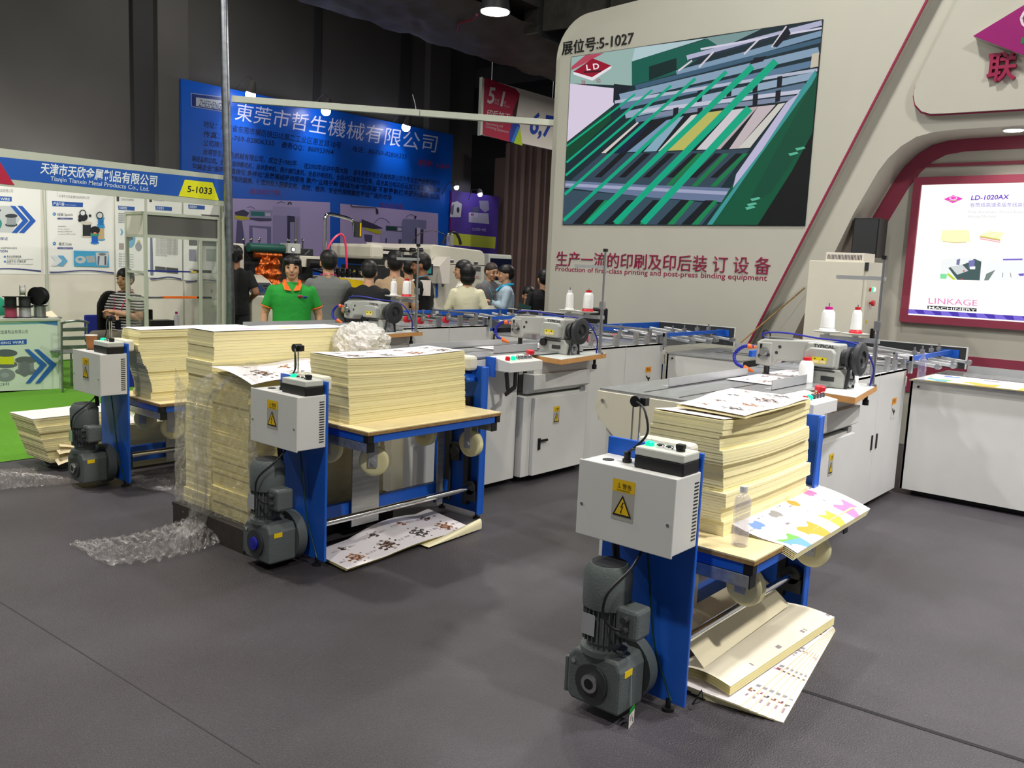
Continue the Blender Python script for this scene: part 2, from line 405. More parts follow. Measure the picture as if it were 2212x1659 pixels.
# rear hall wall with its pilasters, and the wall far beyond the passage
YW = 16.35
struct('wall_rear', MB().box(-6, 17.4, YW, YW+.3, 0, 9).build('wall_rear', 'wall_grey'))
for i, (a, b) in enumerate(((282, 326), (326, 391), (676, 690), (862, 884), (918, 962))):
    xa = at(a, 150, 'Y', YW).x; xb = at(b, 150, 'Y', YW).x; d = (.12, .27, .05, .05, .2)[i]
    struct('wall_pilaster_%d' % (i+1), MB().box(xa, xb, YW-d, YW, 0, 9).build('pilaster', 'wall_grey' if i in (1, 4) else 'wall_dark'))
struct('wall_far', MB().box(17.4, 30, 24, 24.2, 0, 9).build('wall_far', 'wall_dark'))
struct('wall_side', MB().box(19.5, 19.8, 5, 24, 0, 9).build('wall_side', 'wall_dark'))
struct('ceiling', MB().box(-6, 30, -8, 24, 9, 9.1).build('ceiling', 'wall_dark'))
for i, z in enumerate((5.1, 6.3)):
    struct('beam_%d' % (i+1), MB().box(17.4, 18.0, 9, 24, z, z+.5).build('beam', 'wall_dark'))
# foil wrapped air ducts under the roof
t = thing('air_duct', 'big foil-wrapped air duct running under the roof above the blue banner', 'duct', (12, 10.5, 5.5))
def dct(nm, x0, x1, y0, y1, z0, z1, m):
    def f(a, b):
        P = [(x0, y0, z1), (x0, y0, z0), (x0, y1, z0), (x0, y1, z1)]
        return P
    g = MB()
    nx, ny = 40, 24
    def bot(u, v):
        x = x0+(x1-x0)*u; y = y0+(y1-y0)*v
        return (x, y, z0-.10*math.sin(math.pi*v)+.03*math.sin(7*x+3*y)+.02*math.sin(13*y-5*x)+(.25*max(0, v-.8)/.2))
    g.grid(bot, nx, ny); g.box(x0, x1, y0, y1, z0+.28, z1)
    return g.build(nm, m, t, smooth=True)
dct('duct_run', 4, 17.2, 9.3, 12.0, 5.55, 7.4, 'duct_wrap')
dct('duct_branch', 11.4, 14.2, 1.5, 9.6, 5.45, 7.2, 'foil')
MB().box(11.36, 11.42, 1.5, 9.6, 5.45, 7.2).build('duct_side', 'foil', t)
for y in (6.4, 7.9, 9.2): MB().box(11.32, 14.2, y, y+.05, 5.36, 7.2).build('strap', 'dark_grey', t)
# hanging high-bay lamp and a rusty bracket
p = Vector((8.94, 8.07, 5.0))
t = thing('high_bay_lamp', 'round high-bay lamp hanging alight below the foil duct', 'lamp', p)
MB().rev(p+Vector((0, 0, 0)), p+Vector((0, 0, .34)), [(0, .205), (.02, .205), (.55, .17), (.62, .08), (1, .07)], 28).build('reflector', 'dark_grey', t, smooth=True)
MB().cyl(p+Vector((0, 0, -.012)), p+Vector((0, 0, -.004)), .19, n=28).build('lens', 'glow_white', t)
MB().cyl(p+Vector((0, 0, .34)), p+Vector((0, 0, 2.4)), .008, n=6).build('cord', 'black', t)
q = [at(a, b, 'Z', 5.42) for a, b in ((1030, 32), (1022, 42), (992, 50), (988, 68))]
tag(MB().tube(q, .022, 6).build('pipe_bracket', 'maroon', loc=q[0]), 'thin rusty bent pipe fixed below the foil duct', 'pipe')

# ================================================================== LED wall of the stand
XF, XB, XA = 8.70, 8.84, 9.40     # front skin, rear skin, back of the alcove
wl = thing('wall_right', 'white shaped stand wall', 'wall', (XF, 4, 0)); wl['kind'] = 'structure'; del wl['label']; del wl['category']
yl, zt = 6.74, 4.52
fr = [(yl, 0), (yl, zt-.34)]+arc((yl-.34, zt-.34), .34, 0, 90)[1:]
fr = [(yl, 0)]+[(yl-.34+.34*math.cos(math.radians(a)), zt-.34+.34*math.sin(math.radians(a))) for a in range(0, 91, 10)]+[(2.52, 4.62), (2.26, 4.85), (4.42, 0)]
fr = [(yl, 0)]+[(yl-.34+.34*math.cos(math.radians(a)), zt-.34+.34*math.sin(math.radians(a))) for a in range(0, 91, 10)]+[(2.42, 4.52), (4.42, 0)]
MB().prism(fr, 'X', XF, XF+.12).build('front_skin', 'wall_white', wl)
e0, e1 = Vector((XF-.004, 2.42, 4.52)), Vector((XF-.004, 4.42, 0)); dd = (e1-e0).normalized(); qq = Vector((0, dd.z, -dd.y))*.009
MB().add([e0-qq, e1-qq, e1+qq, e0+qq, e0-qq+Vector((.022, 0, 0)), e1-qq+Vector((.022, 0, 0)), e1+qq+Vector((.022, 0, 0)), e0+qq+Vector((.022, 0, 0))],
         [(0, 1, 2, 3), (0, 1, 5, 4), (3, 2, 6, 7)]).build('red_edge', 'crimson', wl)
# rear skin with the alcove opening cut out of it
op = [(3.99, 0), (3.06, 2.33), (2.87, 2.72)]+[(x, z) for x, z in ((2.79, 2.84), (2.68, 2.95), (2.55, 3.03), (2.40, 3.065), (2.2, 3.075))]+[(-2.5, 3.08)]
out = [(-2.5, 5.4), (6.6, 5.05)]
yo, zo = 6.90, 4.72
rear = [(yo, 0)]+[(yo-.5+.5*math.cos(math.radians(a)), zo-.5+.5*math.sin(math.radians(a))) for a in range(0, 91, 10)]+[(2.0, 4.95), (-2.5, 4.95)]
MB().prism(rear+op[::-1], 'X', XF+.12, XF+.24).build('rear_skin', 'wall_white', wl)
n = len(op); g = MB()
g.add([(XF+.13, a, b) for a, b in op]+[(XA, a+.02, b) for a, b in op], [(i, i+1, n+i+1, n+i) for i in range(n-1)])
g.build('reveal', 'wall_white', wl, smooth=True)
MB().box(XA, XA+.1, -2.5, 4.2, 0, 3.3).build('alcove_back', 'wall_white', wl)
inn = [(3.83, 0), (2.93, 2.23), (2.74, 2.62), (2.64, 2.77), (2.55, 2.86), (2.42, 2.93), (2.25, 2.955), (-2.5, 2.97)]
MB().prism([(a-.0, b) for a, b in op]+inn[::-1], 'X', XA-.012, XA).build('maroon_band', 'maroon', wl)
MB().prism([(2.66, 2.845), (2.66, 2.815), (-2.5, 2.82), (-2.5, 2.85)], 'X', XA-.02, XA).build('maroon_line', 'maroon', wl)
MB().box(XA-.015, XA, -2.5, 3.6, .55, .97).build('maroon_skirting', 'maroon', wl)
# raised panel with the stand's emblem
pn = [(1.98, 4.95), (2.575, 3.50)]+[(2.585, 3.40), (2.56, 3.31), (2.50, 3.245), (2.42, 3.215), (2.30, 3.21)]+[(-2.5, 3.14), (-2.5, 4.95)]
MB().prism(pn, 'X', XF+.02, XF+.13).build('raised_panel', 'wall_white', wl)
MB().prism([(a+(.012 if a > 0 else 0), b-.012) for a, b in pn[1:]]+[(1.98, 4.9)], 'X', XF+.045, XF+.06).build('panel_red_edge', 'crimson', wl)
# downlight in the alcove's head
p = at(2190, 279, 'Z', 3.072)
t = thing('recessed_downlight', 'round white downlight set in the head of the alcove', 'lamp', p)
MB().cyl(p+Vector((0, 0, -.012)), p+Vector((0, 0, .004)), .095, n=24).build('rim', 'white_metal', t)
MB().cyl(p+Vector((0, 0, -.016)), p+Vector((0, 0, -.008)), .078, n=24).build('lens', 'glow_white', t)
lamp('downlight', 'SPOT', p+Vector((0, 0, -.03)), 26, size=.07, aim=p+Vector((0, 0, -2)), angle=130)
for yy in (.5, -.8): lamp('downlight', 'SPOT', (p.x, yy, 3.04), 26, size=.07, aim=(p.x, yy, 0), angle=130)
# emblem: thick diamond and one character
t = thing('emblem_sign', 'magenta diamond emblem on the raised wall panel', 'sign', (XF, 1.5, 3.8))
dm = [(2.10, 3.83), (1.42, 4.30), (.74, 3.83), (1.42, 3.45)]
dm = [(2.10, 3.835), (1.36, 4.24), (.62, 3.87), (1.36, 3.46)]
MB().prism(dm, 'X', XF-.10, XF-.085).build('diamond_face', 'purple_red', t)
MB().prism(dm, 'X', XF-.085, XF+.02).build('diamond_body', 'wall_white', t)
pc = Pic((XF-.102, 0, 0), (0, 1, 0), (0, 0, 1), (-1, 0, 0))
pc.stroke([(1.36+.38*math.cos(a*.3), 3.93+.16*math.sin(a*.3)) for a in range(22)], .02, (226, 214, 224)); pc.rect(1.0, 3.72, 1.72, 3.77, (30, 120, 60))
pc.build('diamond_mark', 'print', t)
a = at(2131, 172, 'X', XF)
raised_text('emblem_lettering', '联', (XF+.02, a.y, a.z), (0, -1, 0), (0, 0, 1), (-1, 0, 0), .23, .19, .05, 'crimson', None,
            'raised magenta Chinese character below the diamond emblem', 'lettering', off=.02)
# booth number and the two lines below the screen
raised_text('booth_number_lettering', '展位号:5-1027', (XF, at(1215, 113, 'X', XF).y, 4.245), (0, -1, 0), (0, 0, 1), (-1, 0, 0), 1.02, .125, .016, 'black', None,
            'raised black booth number lettering above the big screen', 'lettering', off=-.004)
raised_text('slogan_lettering', '生产一流的印刷及印后装 订 设 备', (XF, at(1202, 572, 'X', XF).y, 1.70), (0, -1, 0), (0, 0, 1), (-1, 0, 0), 2.82, .142, .014, 'crimson', None,
            'raised crimson Chinese slogan line below the big screen', 'lettering', off=-.006)
raised_text('slogan_translation_lettering', 'Production of first-class printing and post-press binding equipment', (XF, at(1200, 582, 'X', XF).y, 1.62), (0, -1, 0), (0, 0, 1), (-1, 0, 0), 2.80, .062, .004, 'crimson', None,
            'small raised crimson English line below the Chinese slogan', 'lettering', off=.0)
# ---- LED screen
ys, ye, z0, z1 = 6.57, 3.50, 2.195, 4.19
t = thing('led_screen', 'large LED video screen showing green belts of a press on the white wall', 'screen', (XF-.01, ys, z0))
MB().box(XF-.012, XF+.01, ye-.005, ys+.005, z0-.005, z1+.005).build('cabinet', 'black', t)
SW, SH = ys-ye, z1-z0
mp = quad_map((148, 325), (1602, 112), (1487, 1290), (92, 1293), SW, SH)
pc = Pic((XF-.0125, ys, z0), (0, -1, 0), (0, 0, 1), (-1, 0, 0), mp, eps=.0001)
def clip(f):
    def g(x, y):
        a, b = f(x, y); return (min(max(a, 0), SW), min(max(b, 0), SH))
    return g
pc.mp = clip(mp)
P = pc.poly
P([(60, 250), (1650, 40), (1520, 1330), (60, 1330)], (24, 44, 52))
P([(148, 325), (520, 270), (500, 490), (120, 480)], (150, 178, 172)); P([(148, 380), (230, 310), (340, 300), (148, 400)], (178, 70, 90))
P([(120, 480), (395, 505), (395, 600), (120, 815)], (218, 205, 226))
P([(520, 270), (940, 215), (500, 350)], (176, 200, 206)); P([(940, 213), (1250, 165), (900, 330), (780, 340)], (120, 150, 150))
P([(500, 350), (940, 220), (1000, 260), (760, 420), (500, 490)], (16, 92, 78)); P([(600, 380), (760, 330), (760, 400), (600, 460)], (10, 40, 40))
P([(395, 480), (500, 490), (440, 560), (390, 590)], (20, 30, 40))
# rollers and cross bars
for i, (a, b, w, c) in enumerate([((760, 420), (1600, 190), 34, (124, 152, 178)), ((820, 330), (1600, 130), 30, (176, 178, 206)), ((520, 500), (1600, 230), 26, (60, 92, 116)), ((430, 560), (1580, 290), 44, (134, 160, 184)),
        ((430, 610), (1560, 360), 36, (92, 122, 150)), ((400, 585), (1570, 400), 18, (180, 186, 206)), ((460, 660), (1560, 430), 40, (146, 168, 190)), ((520, 690), (1500, 490), 34, (90, 116, 140)),
        ((540, 640), (1500, 520), 22, (196, 196, 216)), ((620, 660), (1440, 560), 26, (124, 136, 160)), ((900, 280), (1600, 160), 12, (210, 206, 226)), ((830, 345), (1400, 190), 12, (40, 52, 70))]):
    pc.stroke([a, b], w, c)
for x, y in ((880, 520), (1050, 490), (1200, 470), (1340, 440), (740, 620), (880, 620), (1060, 590), (1200, 540), (1330, 520), (560, 700)):
    P([(x, y), (x+30, y-6), (x+24, y+60), (x-4, y+66)], (18, 24, 34))
for a, b in (((1395, 150), (1310, 270)), ((1235, 225), (1150, 310)), ((975, 295), (890, 385)), ((850, 345), (770, 405))): pc.stroke([a, b], 10, (214, 206, 214)); 
P([(1400, 150), (1420, 190), (1340, 270), (1315, 265)], (20, 24, 36)); P([(1210, 330), (1280, 320), (1260, 350), (1180, 370)], (20, 24, 36))
P([(1540, 310), (1580, 300), (1575, 380), (1530, 390)], (200, 190, 170))
# sheets on the slope
P([(320, 880), (540, 700), (1000, 620), (1390, 590), (1180, 850)], (20, 24, 32))
for q, c in (([(320, 880), (345, 880), (540, 705), (530, 700)], (214, 206, 196)), ([(365, 878), (450, 876), (600, 720), (545, 705)], (20, 30, 60)), ([(470, 874), (545, 872), (740, 680), (700, 690)], (120, 150, 180)),
        ([(565, 872), (640, 868), (800, 665), (745, 680)], (134, 170, 190)), ([(650, 868), (690, 866), (880, 655), (845, 660)], (206, 208, 204)), ([(690, 866), (850, 860), (1050, 630), (890, 650)], (186, 184, 96)),
        ([(870, 860), (945, 858), (1150, 620), (1080, 630)], (208, 202, 208)), ([(945, 858), (1010, 856), (1230, 610), (1150, 620)], (184, 168, 172)), ([(1060, 855), (1110, 852), (1330, 600), (1230, 610)], (196, 182, 186)), ([(1110, 852), (1180, 848), (1385, 590), (1345, 596)], (206, 204, 196))):
    P(q, c)
P([(140, 1040), (320, 885), (1180, 855), (1000, 1090)], (52, 70, 86))
for x in (280, 420, 560, 700, 830, 950): P([(x, 1020), (x+40, 1020), (x+190, 880), (x+150, 880)], (18, 22, 28))
for x in (700, 850, 960): P([(x-10, 1070), (x+25, 1070), (x+210, 880), (x+180, 880)], (20, 120, 70))
P([(110, 1040), (500, 1060), (1080, 1080), (1020, 1160), (600, 1135), (105, 1080)], (104, 120, 152)); P([(110, 1055), (1070, 1100), (1060, 1120), (110, 1072)], (160, 166, 196))
P([(100, 1090), (1000, 1170), (900, 1293), (92, 1293)], (54, 76, 92))
for x in (150, 330, 480, 640, 780): P([(x, 1290), (x+60, 1290), (x+190, 1150), (x+140, 1150)], (16, 22, 30)); P([(x+60, 1290), (x+100, 1290), (x+215, 1155), (x+190, 1150)], (20, 130, 80))
# green frame cheek on the right, and the travelling belts
P([(1580, 400), (1500, 1295), (930, 1295), (1180, 900)], (10, 84, 58)); P([(1560, 400), (1340, 700), (1100, 1060), (930, 1290), (960, 1290), (1240, 890), (1480, 560), (1575, 440)], (60, 150, 150))
P([(1390, 590), (1470, 530), (1250, 860), (1080, 1080), (1100, 1000)], (190, 184, 214)); P([(1545, 760), (1490, 1295), (1220, 1295), (1420, 980)], (16, 20, 20)); P([(1575, 420), (1548, 760), (1300, 1100), (1150, 1200)], (14, 74, 54))
P([(118, 825), (320, 670), (380, 620), (380, 690), (118, 930)], (14, 70, 46))
for a, b, w in (((520, 540), (118, 840), 12), ((620, 515), (118, 935), 12), ((730, 490), (112, 1010), 14), ((870, 450), (105, 1120), 18), ((1050, 410), (96, 1270), 22), ((1200, 380), (240, 1290), 34), ((1335, 350), (400, 1290), 40), ((1180, 620), (560, 1290), 44)):
    pc.stroke([a, b], w, (8, 166, 128))
for x, y in ((1440, 850), (1400, 880), (1180, 1140), (1160, 1170), (1150, 1190)): P([(x, y), (x+50, y-10), (x+60, y), (x+10, y+14)], (90, 180, 150))
# red logo tile in the picture's corner
P([(162, 412), (275, 345), (383, 375), (383, 390), (272, 462), (162, 425)], (232, 226, 232)); P([(162, 410), (275, 332), (383, 375), (270, 442)], (150, 12, 44)); P([(222, 408), (330, 400), (318, 412), (222, 418)], (60, 16, 30))
pc.text('L D', (240, 402), (314, 392), -34, (240, 236, 240), off=.02); pc.text('联', (210, 486), (234, 484), -22, (150, 30, 70)); pc.text('动', (297, 474), (320, 471), -22, (150, 30, 70))
pc.build('picture', 'led', t)
# ---- light box in the alcove
t = thing('light_box', 'glowing white product light box in a maroon frame', 'light box', (XA-.05, 1.5, 1.26))
ya, yb, za, zb = 2.68, .35, 1.265, 2.715
for nm, b in (('frame', (ya, ya-.075, za, zb)), ('frame', (yb, yb+.075, za, zb)), ('frame', (ya-.075, yb+.075, zb-.075, zb)), ('frame', (ya-.075, yb+.075, za, za+.075))):
    MB().box(XA-.06, XA-.002, min(b[0], b[1]), max(b[0], b[1]), b[2], b[3]).build(nm, 'maroon', t)
LW, LH = ya-yb-.15, zb-za-.15
mp = quad_map((228, 108), (1253, 88), (1253, 1535), (68, 1452), .998, LH)
pc = Pic((XA-.03, ya-.075, za+.075), (0, -1, 0), (0, 0, 1), (-1, 0, 0), None, eps=.0002)
a0 = at(1940+228*.217, 370+108*.217, 'X', XA-.03)
pc.rect(0, 0, LW, LH, (255, 253, 244))
def lb(x, y):
    w = at(1940+x*.2171, 370+y*.2171, 'X', XA-.03); return (ya-.075-w.y, w.z-za-.075)
pc.mp = lb
pc.poly([(455, 277), (548, 238), (648, 272), (545, 318)], (236, 70, 190)); pc.disc(550, 268, 40, (255, 235, 250), 18); pc.disc(550, 268, 32, (236, 70, 190), 13); pc.rect(505, 286, 592, 296, (190, 180, 130))
pc.text('v', (520, 275), (536, 275), -12, (255, 240, 250)); pc.text('v', (556, 275), (574, 275), -12, (255, 240, 250))
pc.text('LD-1020AX', (724, 286), (1110, 276), -46, (110, 60, 200), off=.02, shear=.2)
pc.text('卷筒纸高速柔版车线装订', (716, 354), (1290, 350), -34, (150, 140, 220)); pc.text('Fully Automatic Thread Sewing', (700, 416), (1275, 416), -26, (205, 205, 215), shear=.2); pc.text('Making Machine', (696, 464), (972, 460), -26, (205, 205, 215), shear=.2)
pc.poly([(440, 588), (700, 582), (720, 700), (560, 712), (420, 690)], (250, 246, 190)); pc.stroke([(445, 696), (560, 712), (680, 706)], 5, (200, 160, 90))
pc.poly([(815, 640), (900, 596), (1055, 610), (1016, 680)], (250, 246, 196)); 
for k, c in enumerate(((190, 214, 40), (220, 140, 130), (250, 236, 230), (240, 150, 160))): pc.poly([(815, 640+k*9), (1016, 676+k*9), (1016, 684+k*9), (815, 648+k*9)], c)
pc.poly([(430, 880), (600, 860), (840, 870), (815, 1086), (420, 1070)], (236, 240, 240)); pc.poly([(500, 960), (640, 930), (720, 900), (760, 870), (830, 900), (812, 1086), (590, 1080)], (70, 92, 92)); pc.poly([(585, 880), (620, 870), (610, 935), (580, 930)], (120, 120, 160)); pc.poly([(705, 890), (765, 880), (760, 950), (705, 970)], (120, 120, 180)); pc.poly([(500, 1010), (580, 1078), (545, 1078), (490, 1030)], (190, 210, 60)); pc.poly([(422, 1020), (490, 1024), (480, 1070), (420, 1068)], (130, 220, 160)); pc.poly([(520, 950), (640, 930), (700, 990), (590, 1030)], (206, 212, 212)); pc.poly([(715, 950), (770, 945), (768, 975), (715, 975)], (238, 240, 240)); pc.disc(655, 992, 8, (230, 60, 70)); pc.disc(636, 1075, 8, (230, 60, 70))
pc.poly([(885, 890), (1300, 880), (1300, 1090), (856, 1086)], (240, 243, 243)); pc.poly([(880, 1020), (970, 980), (900, 1086), (856, 1086)], (120, 136, 130)); pc.poly([(1045, 872), (1240, 868), (1240, 884), (1045, 886)], (120, 100, 200)); pc.poly([(1195, 1020), (1253, 1015), (1253, 1040), (1210, 1042)], (110, 90, 200)); pc.stroke([(1045, 1010), (1040, 1055)], 5, (60, 60, 60)); pc.stroke([(1118, 1010), (1126, 1055)], 5, (60, 60, 60))
pc.text('LINKAGE', (305, 1316), (788, 1340), -62, (228, 120, 190), off=-.005); pc.poly([(294, 1336), (783, 1364), (783, 1396), (294, 1368)], (40, 40, 44)); pc.text('MACHINERY', (306, 1366), (776, 1392), -24, (250, 250, 250), off=.012)
pc.mp = None
pc.rect(0, .014, LW, .058, (74, 56, 170))
for k in range(14): pc.poly([(k*.16, .014), (k*.16+.1, .014), (k*.16+.05, .058), (k*.16-.02, .058)], (120, 104, 210))
pc.build('picture', 'lightbox', t)
# ================================================================== paper: sheets, bundles and stacks
def hsh(a, b): 
    x = math.sin(a*127.1+b*311.7)*43758.5453; return x-math.floor(x)
def animals(seed=0, rows=((.30, .062, .17), (.74, .034, .09)), tint=((150, 88, 52), (70, 44, 34), (58, 56, 56))):
    """printed page rows: small coloured pictures of animals and short lines of type"""
    E = []
    for r, (v, ru, rv) in enumerate(rows):
        for i in range(4):
            E.append((.13+.245*i+.03*hsh(i+seed, r), v, ru*(.8+.4*hsh(i, seed+r)), rv, tint[(i+seed+r) % 3]))
    def f(u, v):
        for (a, b, ru, rv, c) in E:
            d = math.hypot((u-a)/ru, (v-b)/rv); w = .30*math.sin(u*130+v*17)+.30*math.sin(v*50-u*60)
            if d < .85+w:
                k = .75+.35*math.sin(u*210+v*31)*math.sin(v*90-u*77)+.25*math.sin(u*95-v*40)
                return tuple(max(20, min(255, x*k+26)) for x in c) if math.sin(u*150+3*math.sin(v*40))+math.sin(v*66+u*40) > -1.1 else (222, 208, 196)
        for (a, b, ru, rv, c) in E:
            if abs(v-b+.02) < .03 and a+ru*1.3 < u < a+ru*1.3+.05 and hsh(round(u*220), 1) > .45: return (150, 146, 150)
            if abs(v-b) < .022 and a-ru*1.2-.05 < u < a-ru*1.2 and hsh(round(u*220), 2) > .5: return (160, 140, 148)
        return (232, 226, 228)
    return f
def shapes(u, v):
    """printed page: bright patches of colour"""
    if v < .36:
        for a, c, r in ((.10, (104, 160, 220), .07), (.33, (226, 158, 48), .085), (.60, (236, 176, 60), .06), (.84, (222, 120, 170), .085)):
            if abs(u-a) < r and .03+.1*math.sin(u*30) < v < .30+.04*math.sin(u*50):
                return (110, 176, 84) if a == .10 and v > .2-.8*(u-a) else c
    elif .60 < v < .84:
        for a, c, r in ((.12, (106, 140, 206), .045), (.34, (142, 140, 140), .04), (.58, (226, 150, 50), .045), (.82, (222, 110, 160), .04)):
            if ((u-a)/r)**2+((v-.72)/.09)**2 < 1+.4*math.sin(u*90): return c
        if abs(v-.80) < .012 and hsh(round(u*160), 5) > .6 and (u*4) % 1 > .55: return (120, 120, 126)
        if abs(v-.70) < .014 and hsh(round(u*160), 6) > .55 and (u*4) % 1 < .3: return (130, 130, 134)
    elif abs(v-.48) < .02 and hsh(round(u*140), 9) > .7 and (u*4) % 1 < .35: return (140, 136, 140)
    return (236, 231, 232)
def marks(u, v):
    """nearly blank back page with short printed codes"""
    if abs(v-.12) < .05 and (u*4) % 1 > .80 and hsh(round(u*200), 3) > .45: return (150, 140, 140)
    return (238, 230, 206)
def pastel(u, v):
    for a, b, ra, rb, c in ((.28, .35, .10, .16, (226, 190, 214)), (.58, .4, .07, .18, (240, 216, 180)), (.80, .5, .09, .2, (186, 212, 236)), (.1, .7, .05, .1, (240, 200, 180))):
        if ((u-a)/ra)**2+((v-b)/rb)**2 < 1+.4*math.sin(u*70+v*9): return c
    return (238, 234, 238)
def printed(name, fn, nu, nv, colf, parent=None, loc=None, thick=0, m='print'):
    vs = [Vector(fn(i/nu, j/nv)) for j in range(nv+1) for i in range(nu+1)]; w = nu+1
    base = WLOC[parent.name] if parent else Vector(loc)
    fs = [(j*w+i, j*w+i+1, (j+1)*w+i+1, (j+1)*w+i) for j in range(nv) for i in range(nu)]
    me = bpy.data.meshes.new(name); me.from_pydata([p-base for p in vs], [], fs); me.materials.append(MATS[m])
    ca = me.color_attributes.new('Col', 'FLOAT_COLOR', 'CORNER')
    for k, p in enumerate(me.polygons):
        c = lin(colf((k % nu+.5)/nu, (k//nu+.5)/nv)); p.use_smooth = True
        for li in p.loop_indices: ca.data[li].color = (*c, 1)
    o = link(bpy.data.objects.new(name, me))
    if parent: o.parent = parent
    else: o.location = base
    WLOC[o.name] = base; return o
def layered(g, P, z0, z1, n, jit, lean=lambda t: (0, 0), seed=0, bundle=4, sag=0.):
    """a pile: thin slabs of the quad P, shifted bundle by bundle, so its edges are uneven"""
    rnd = random.Random(seed); off = (0, 0)
    for k in range(n):
        if k % bundle == 0: off = (rnd.uniform(-jit, jit), rnd.uniform(-jit, jit))
        t = k/(n-1); lx, ly = lean(t); ox, oy = off[0]+lx+rnd.uniform(-.0018, .0018), off[1]+ly+rnd.uniform(-.0018, .0018)
        a, b = z0+(z1-z0)*k/n, z0+(z1-z0)*(k+1)/n-.0006
        Q = [(x+ox, y+oy) for x, y in P]
        nx = 8
        if sag:
            # slab cut across its length so that it can dip in the middle
            top = []; bot = []
            for i in range(nx+1):
                f = i/nx; d = -sag*t*math.sin(math.pi*f)
                for (p, q) in ((Q[0], Q[1]), (Q[3], Q[2])):
                    top.append((p[0]+(q[0]-p[0])*f, p[1]+(q[1]-p[1])*f, b+d)); bot.append((p[0]+(q[0]-p[0])*f, p[1]+(q[1]-p[1])*f, a+d))
            m = len(top); F = []
            for i in range(nx):
                F += [(2*i, 2*i+2, 2*i+3, 2*i+1), (m+2*i, m+2*i+1, m+2*i+3, m+2*i+2), (2*i, m+2*i, m+2*i+2, 2*i+2), (2*i+1, 2*i+3, m+2*i+3, m+2*i+1)]
            F += [(0, 1, m+1, m), (2*nx, m+2*nx, m+2*nx+1, 2*nx+1)]
            g.add(top+bot, F)
        else: g.prism(Q, 'Z', a, b)
    return g
def rectq(x0, x1, y0, y1, rot=0):
    cx, cy = (x0+x1)/2, (y0+y1)/2; c, s_ = math.cos(rot), math.sin(rot)
    return [(cx+(x-cx)*c-(y-cy)*s_, cy+(x-cx)*s_+(y-cy)*c) for x, y in ((x0, y0), (x1, y0), (x1, y1), (x0, y1))]
def quadfn(P, z, wave=0., sag=0.):
    def f(u, v):
        a = [P[0][k]+(P[1][k]-P[0][k])*u for k in (0, 1)]; b = [P[3][k]+(P[2][k]-P[3][k])*u for k in (0, 1)]
        return (a[0]+(b[0]-a[0])*v, a[1]+(b[1]-a[1])*v, z+wave*math.sin(u*9+v*2)*.5-sag*math.sin(math.pi*u))
    return f

# ================================================================== the three paper lifts
Y0 = {'near': 1.42, 'mid': 3.59, 'far': 5.77}
ZB = {'near': .62, 'mid': .755, 'far': .605}
LBL = {'near': 'paper tag on its motor', 'mid': 'beside the film-wrapped pallet', 'far': 'coffee cup on top'}
def warn_label(name, o, u, v, n, w, h, parent):
    pc = Pic(o, u, v, n); pc.rect(0, 0, w, h, (172, 170, 160)); pc.rect(0, h*.70, w, h, (226, 186, 20))
    pc.poly([(w*.22, h*.80), (w*.36, h*.80), (w*.29, h*.93)], (40, 34, 10)); pc.poly([(w*.25, h*.815), (w*.33, h*.815), (w*.29, h*.895)], (226, 186, 20)); pc.text('警告', (w*.45, h*.80), (w*.86, h*.80), h*.10, (40, 30, 10)); pc.text('WARNING', (w*.2, h*.725), (w*.8, h*.725), h*.045, (60, 46, 10))
    pc.poly([(w*.07, h*.12), (w*.93, h*.12), (w*.5, h*.64)], (34, 30, 20)); pc.poly([(w*.17, h*.16), (w*.83, h*.16), (w*.5, h*.56)], (226, 186, 20))
    pc.poly([(w*.52, h*.47), (w*.42, h*.33), (w*.49, h*.34), (w*.44, h*.23), (w*.40, h*.24), (w*.47, h*.17), (w*.50, h*.25), (w*.47, h*.24), (w*.56, h*.37), (w*.49, h*.36), (w*.57, h*.46)], (34, 30, 20))
    return pc.build(name, 'print', parent)
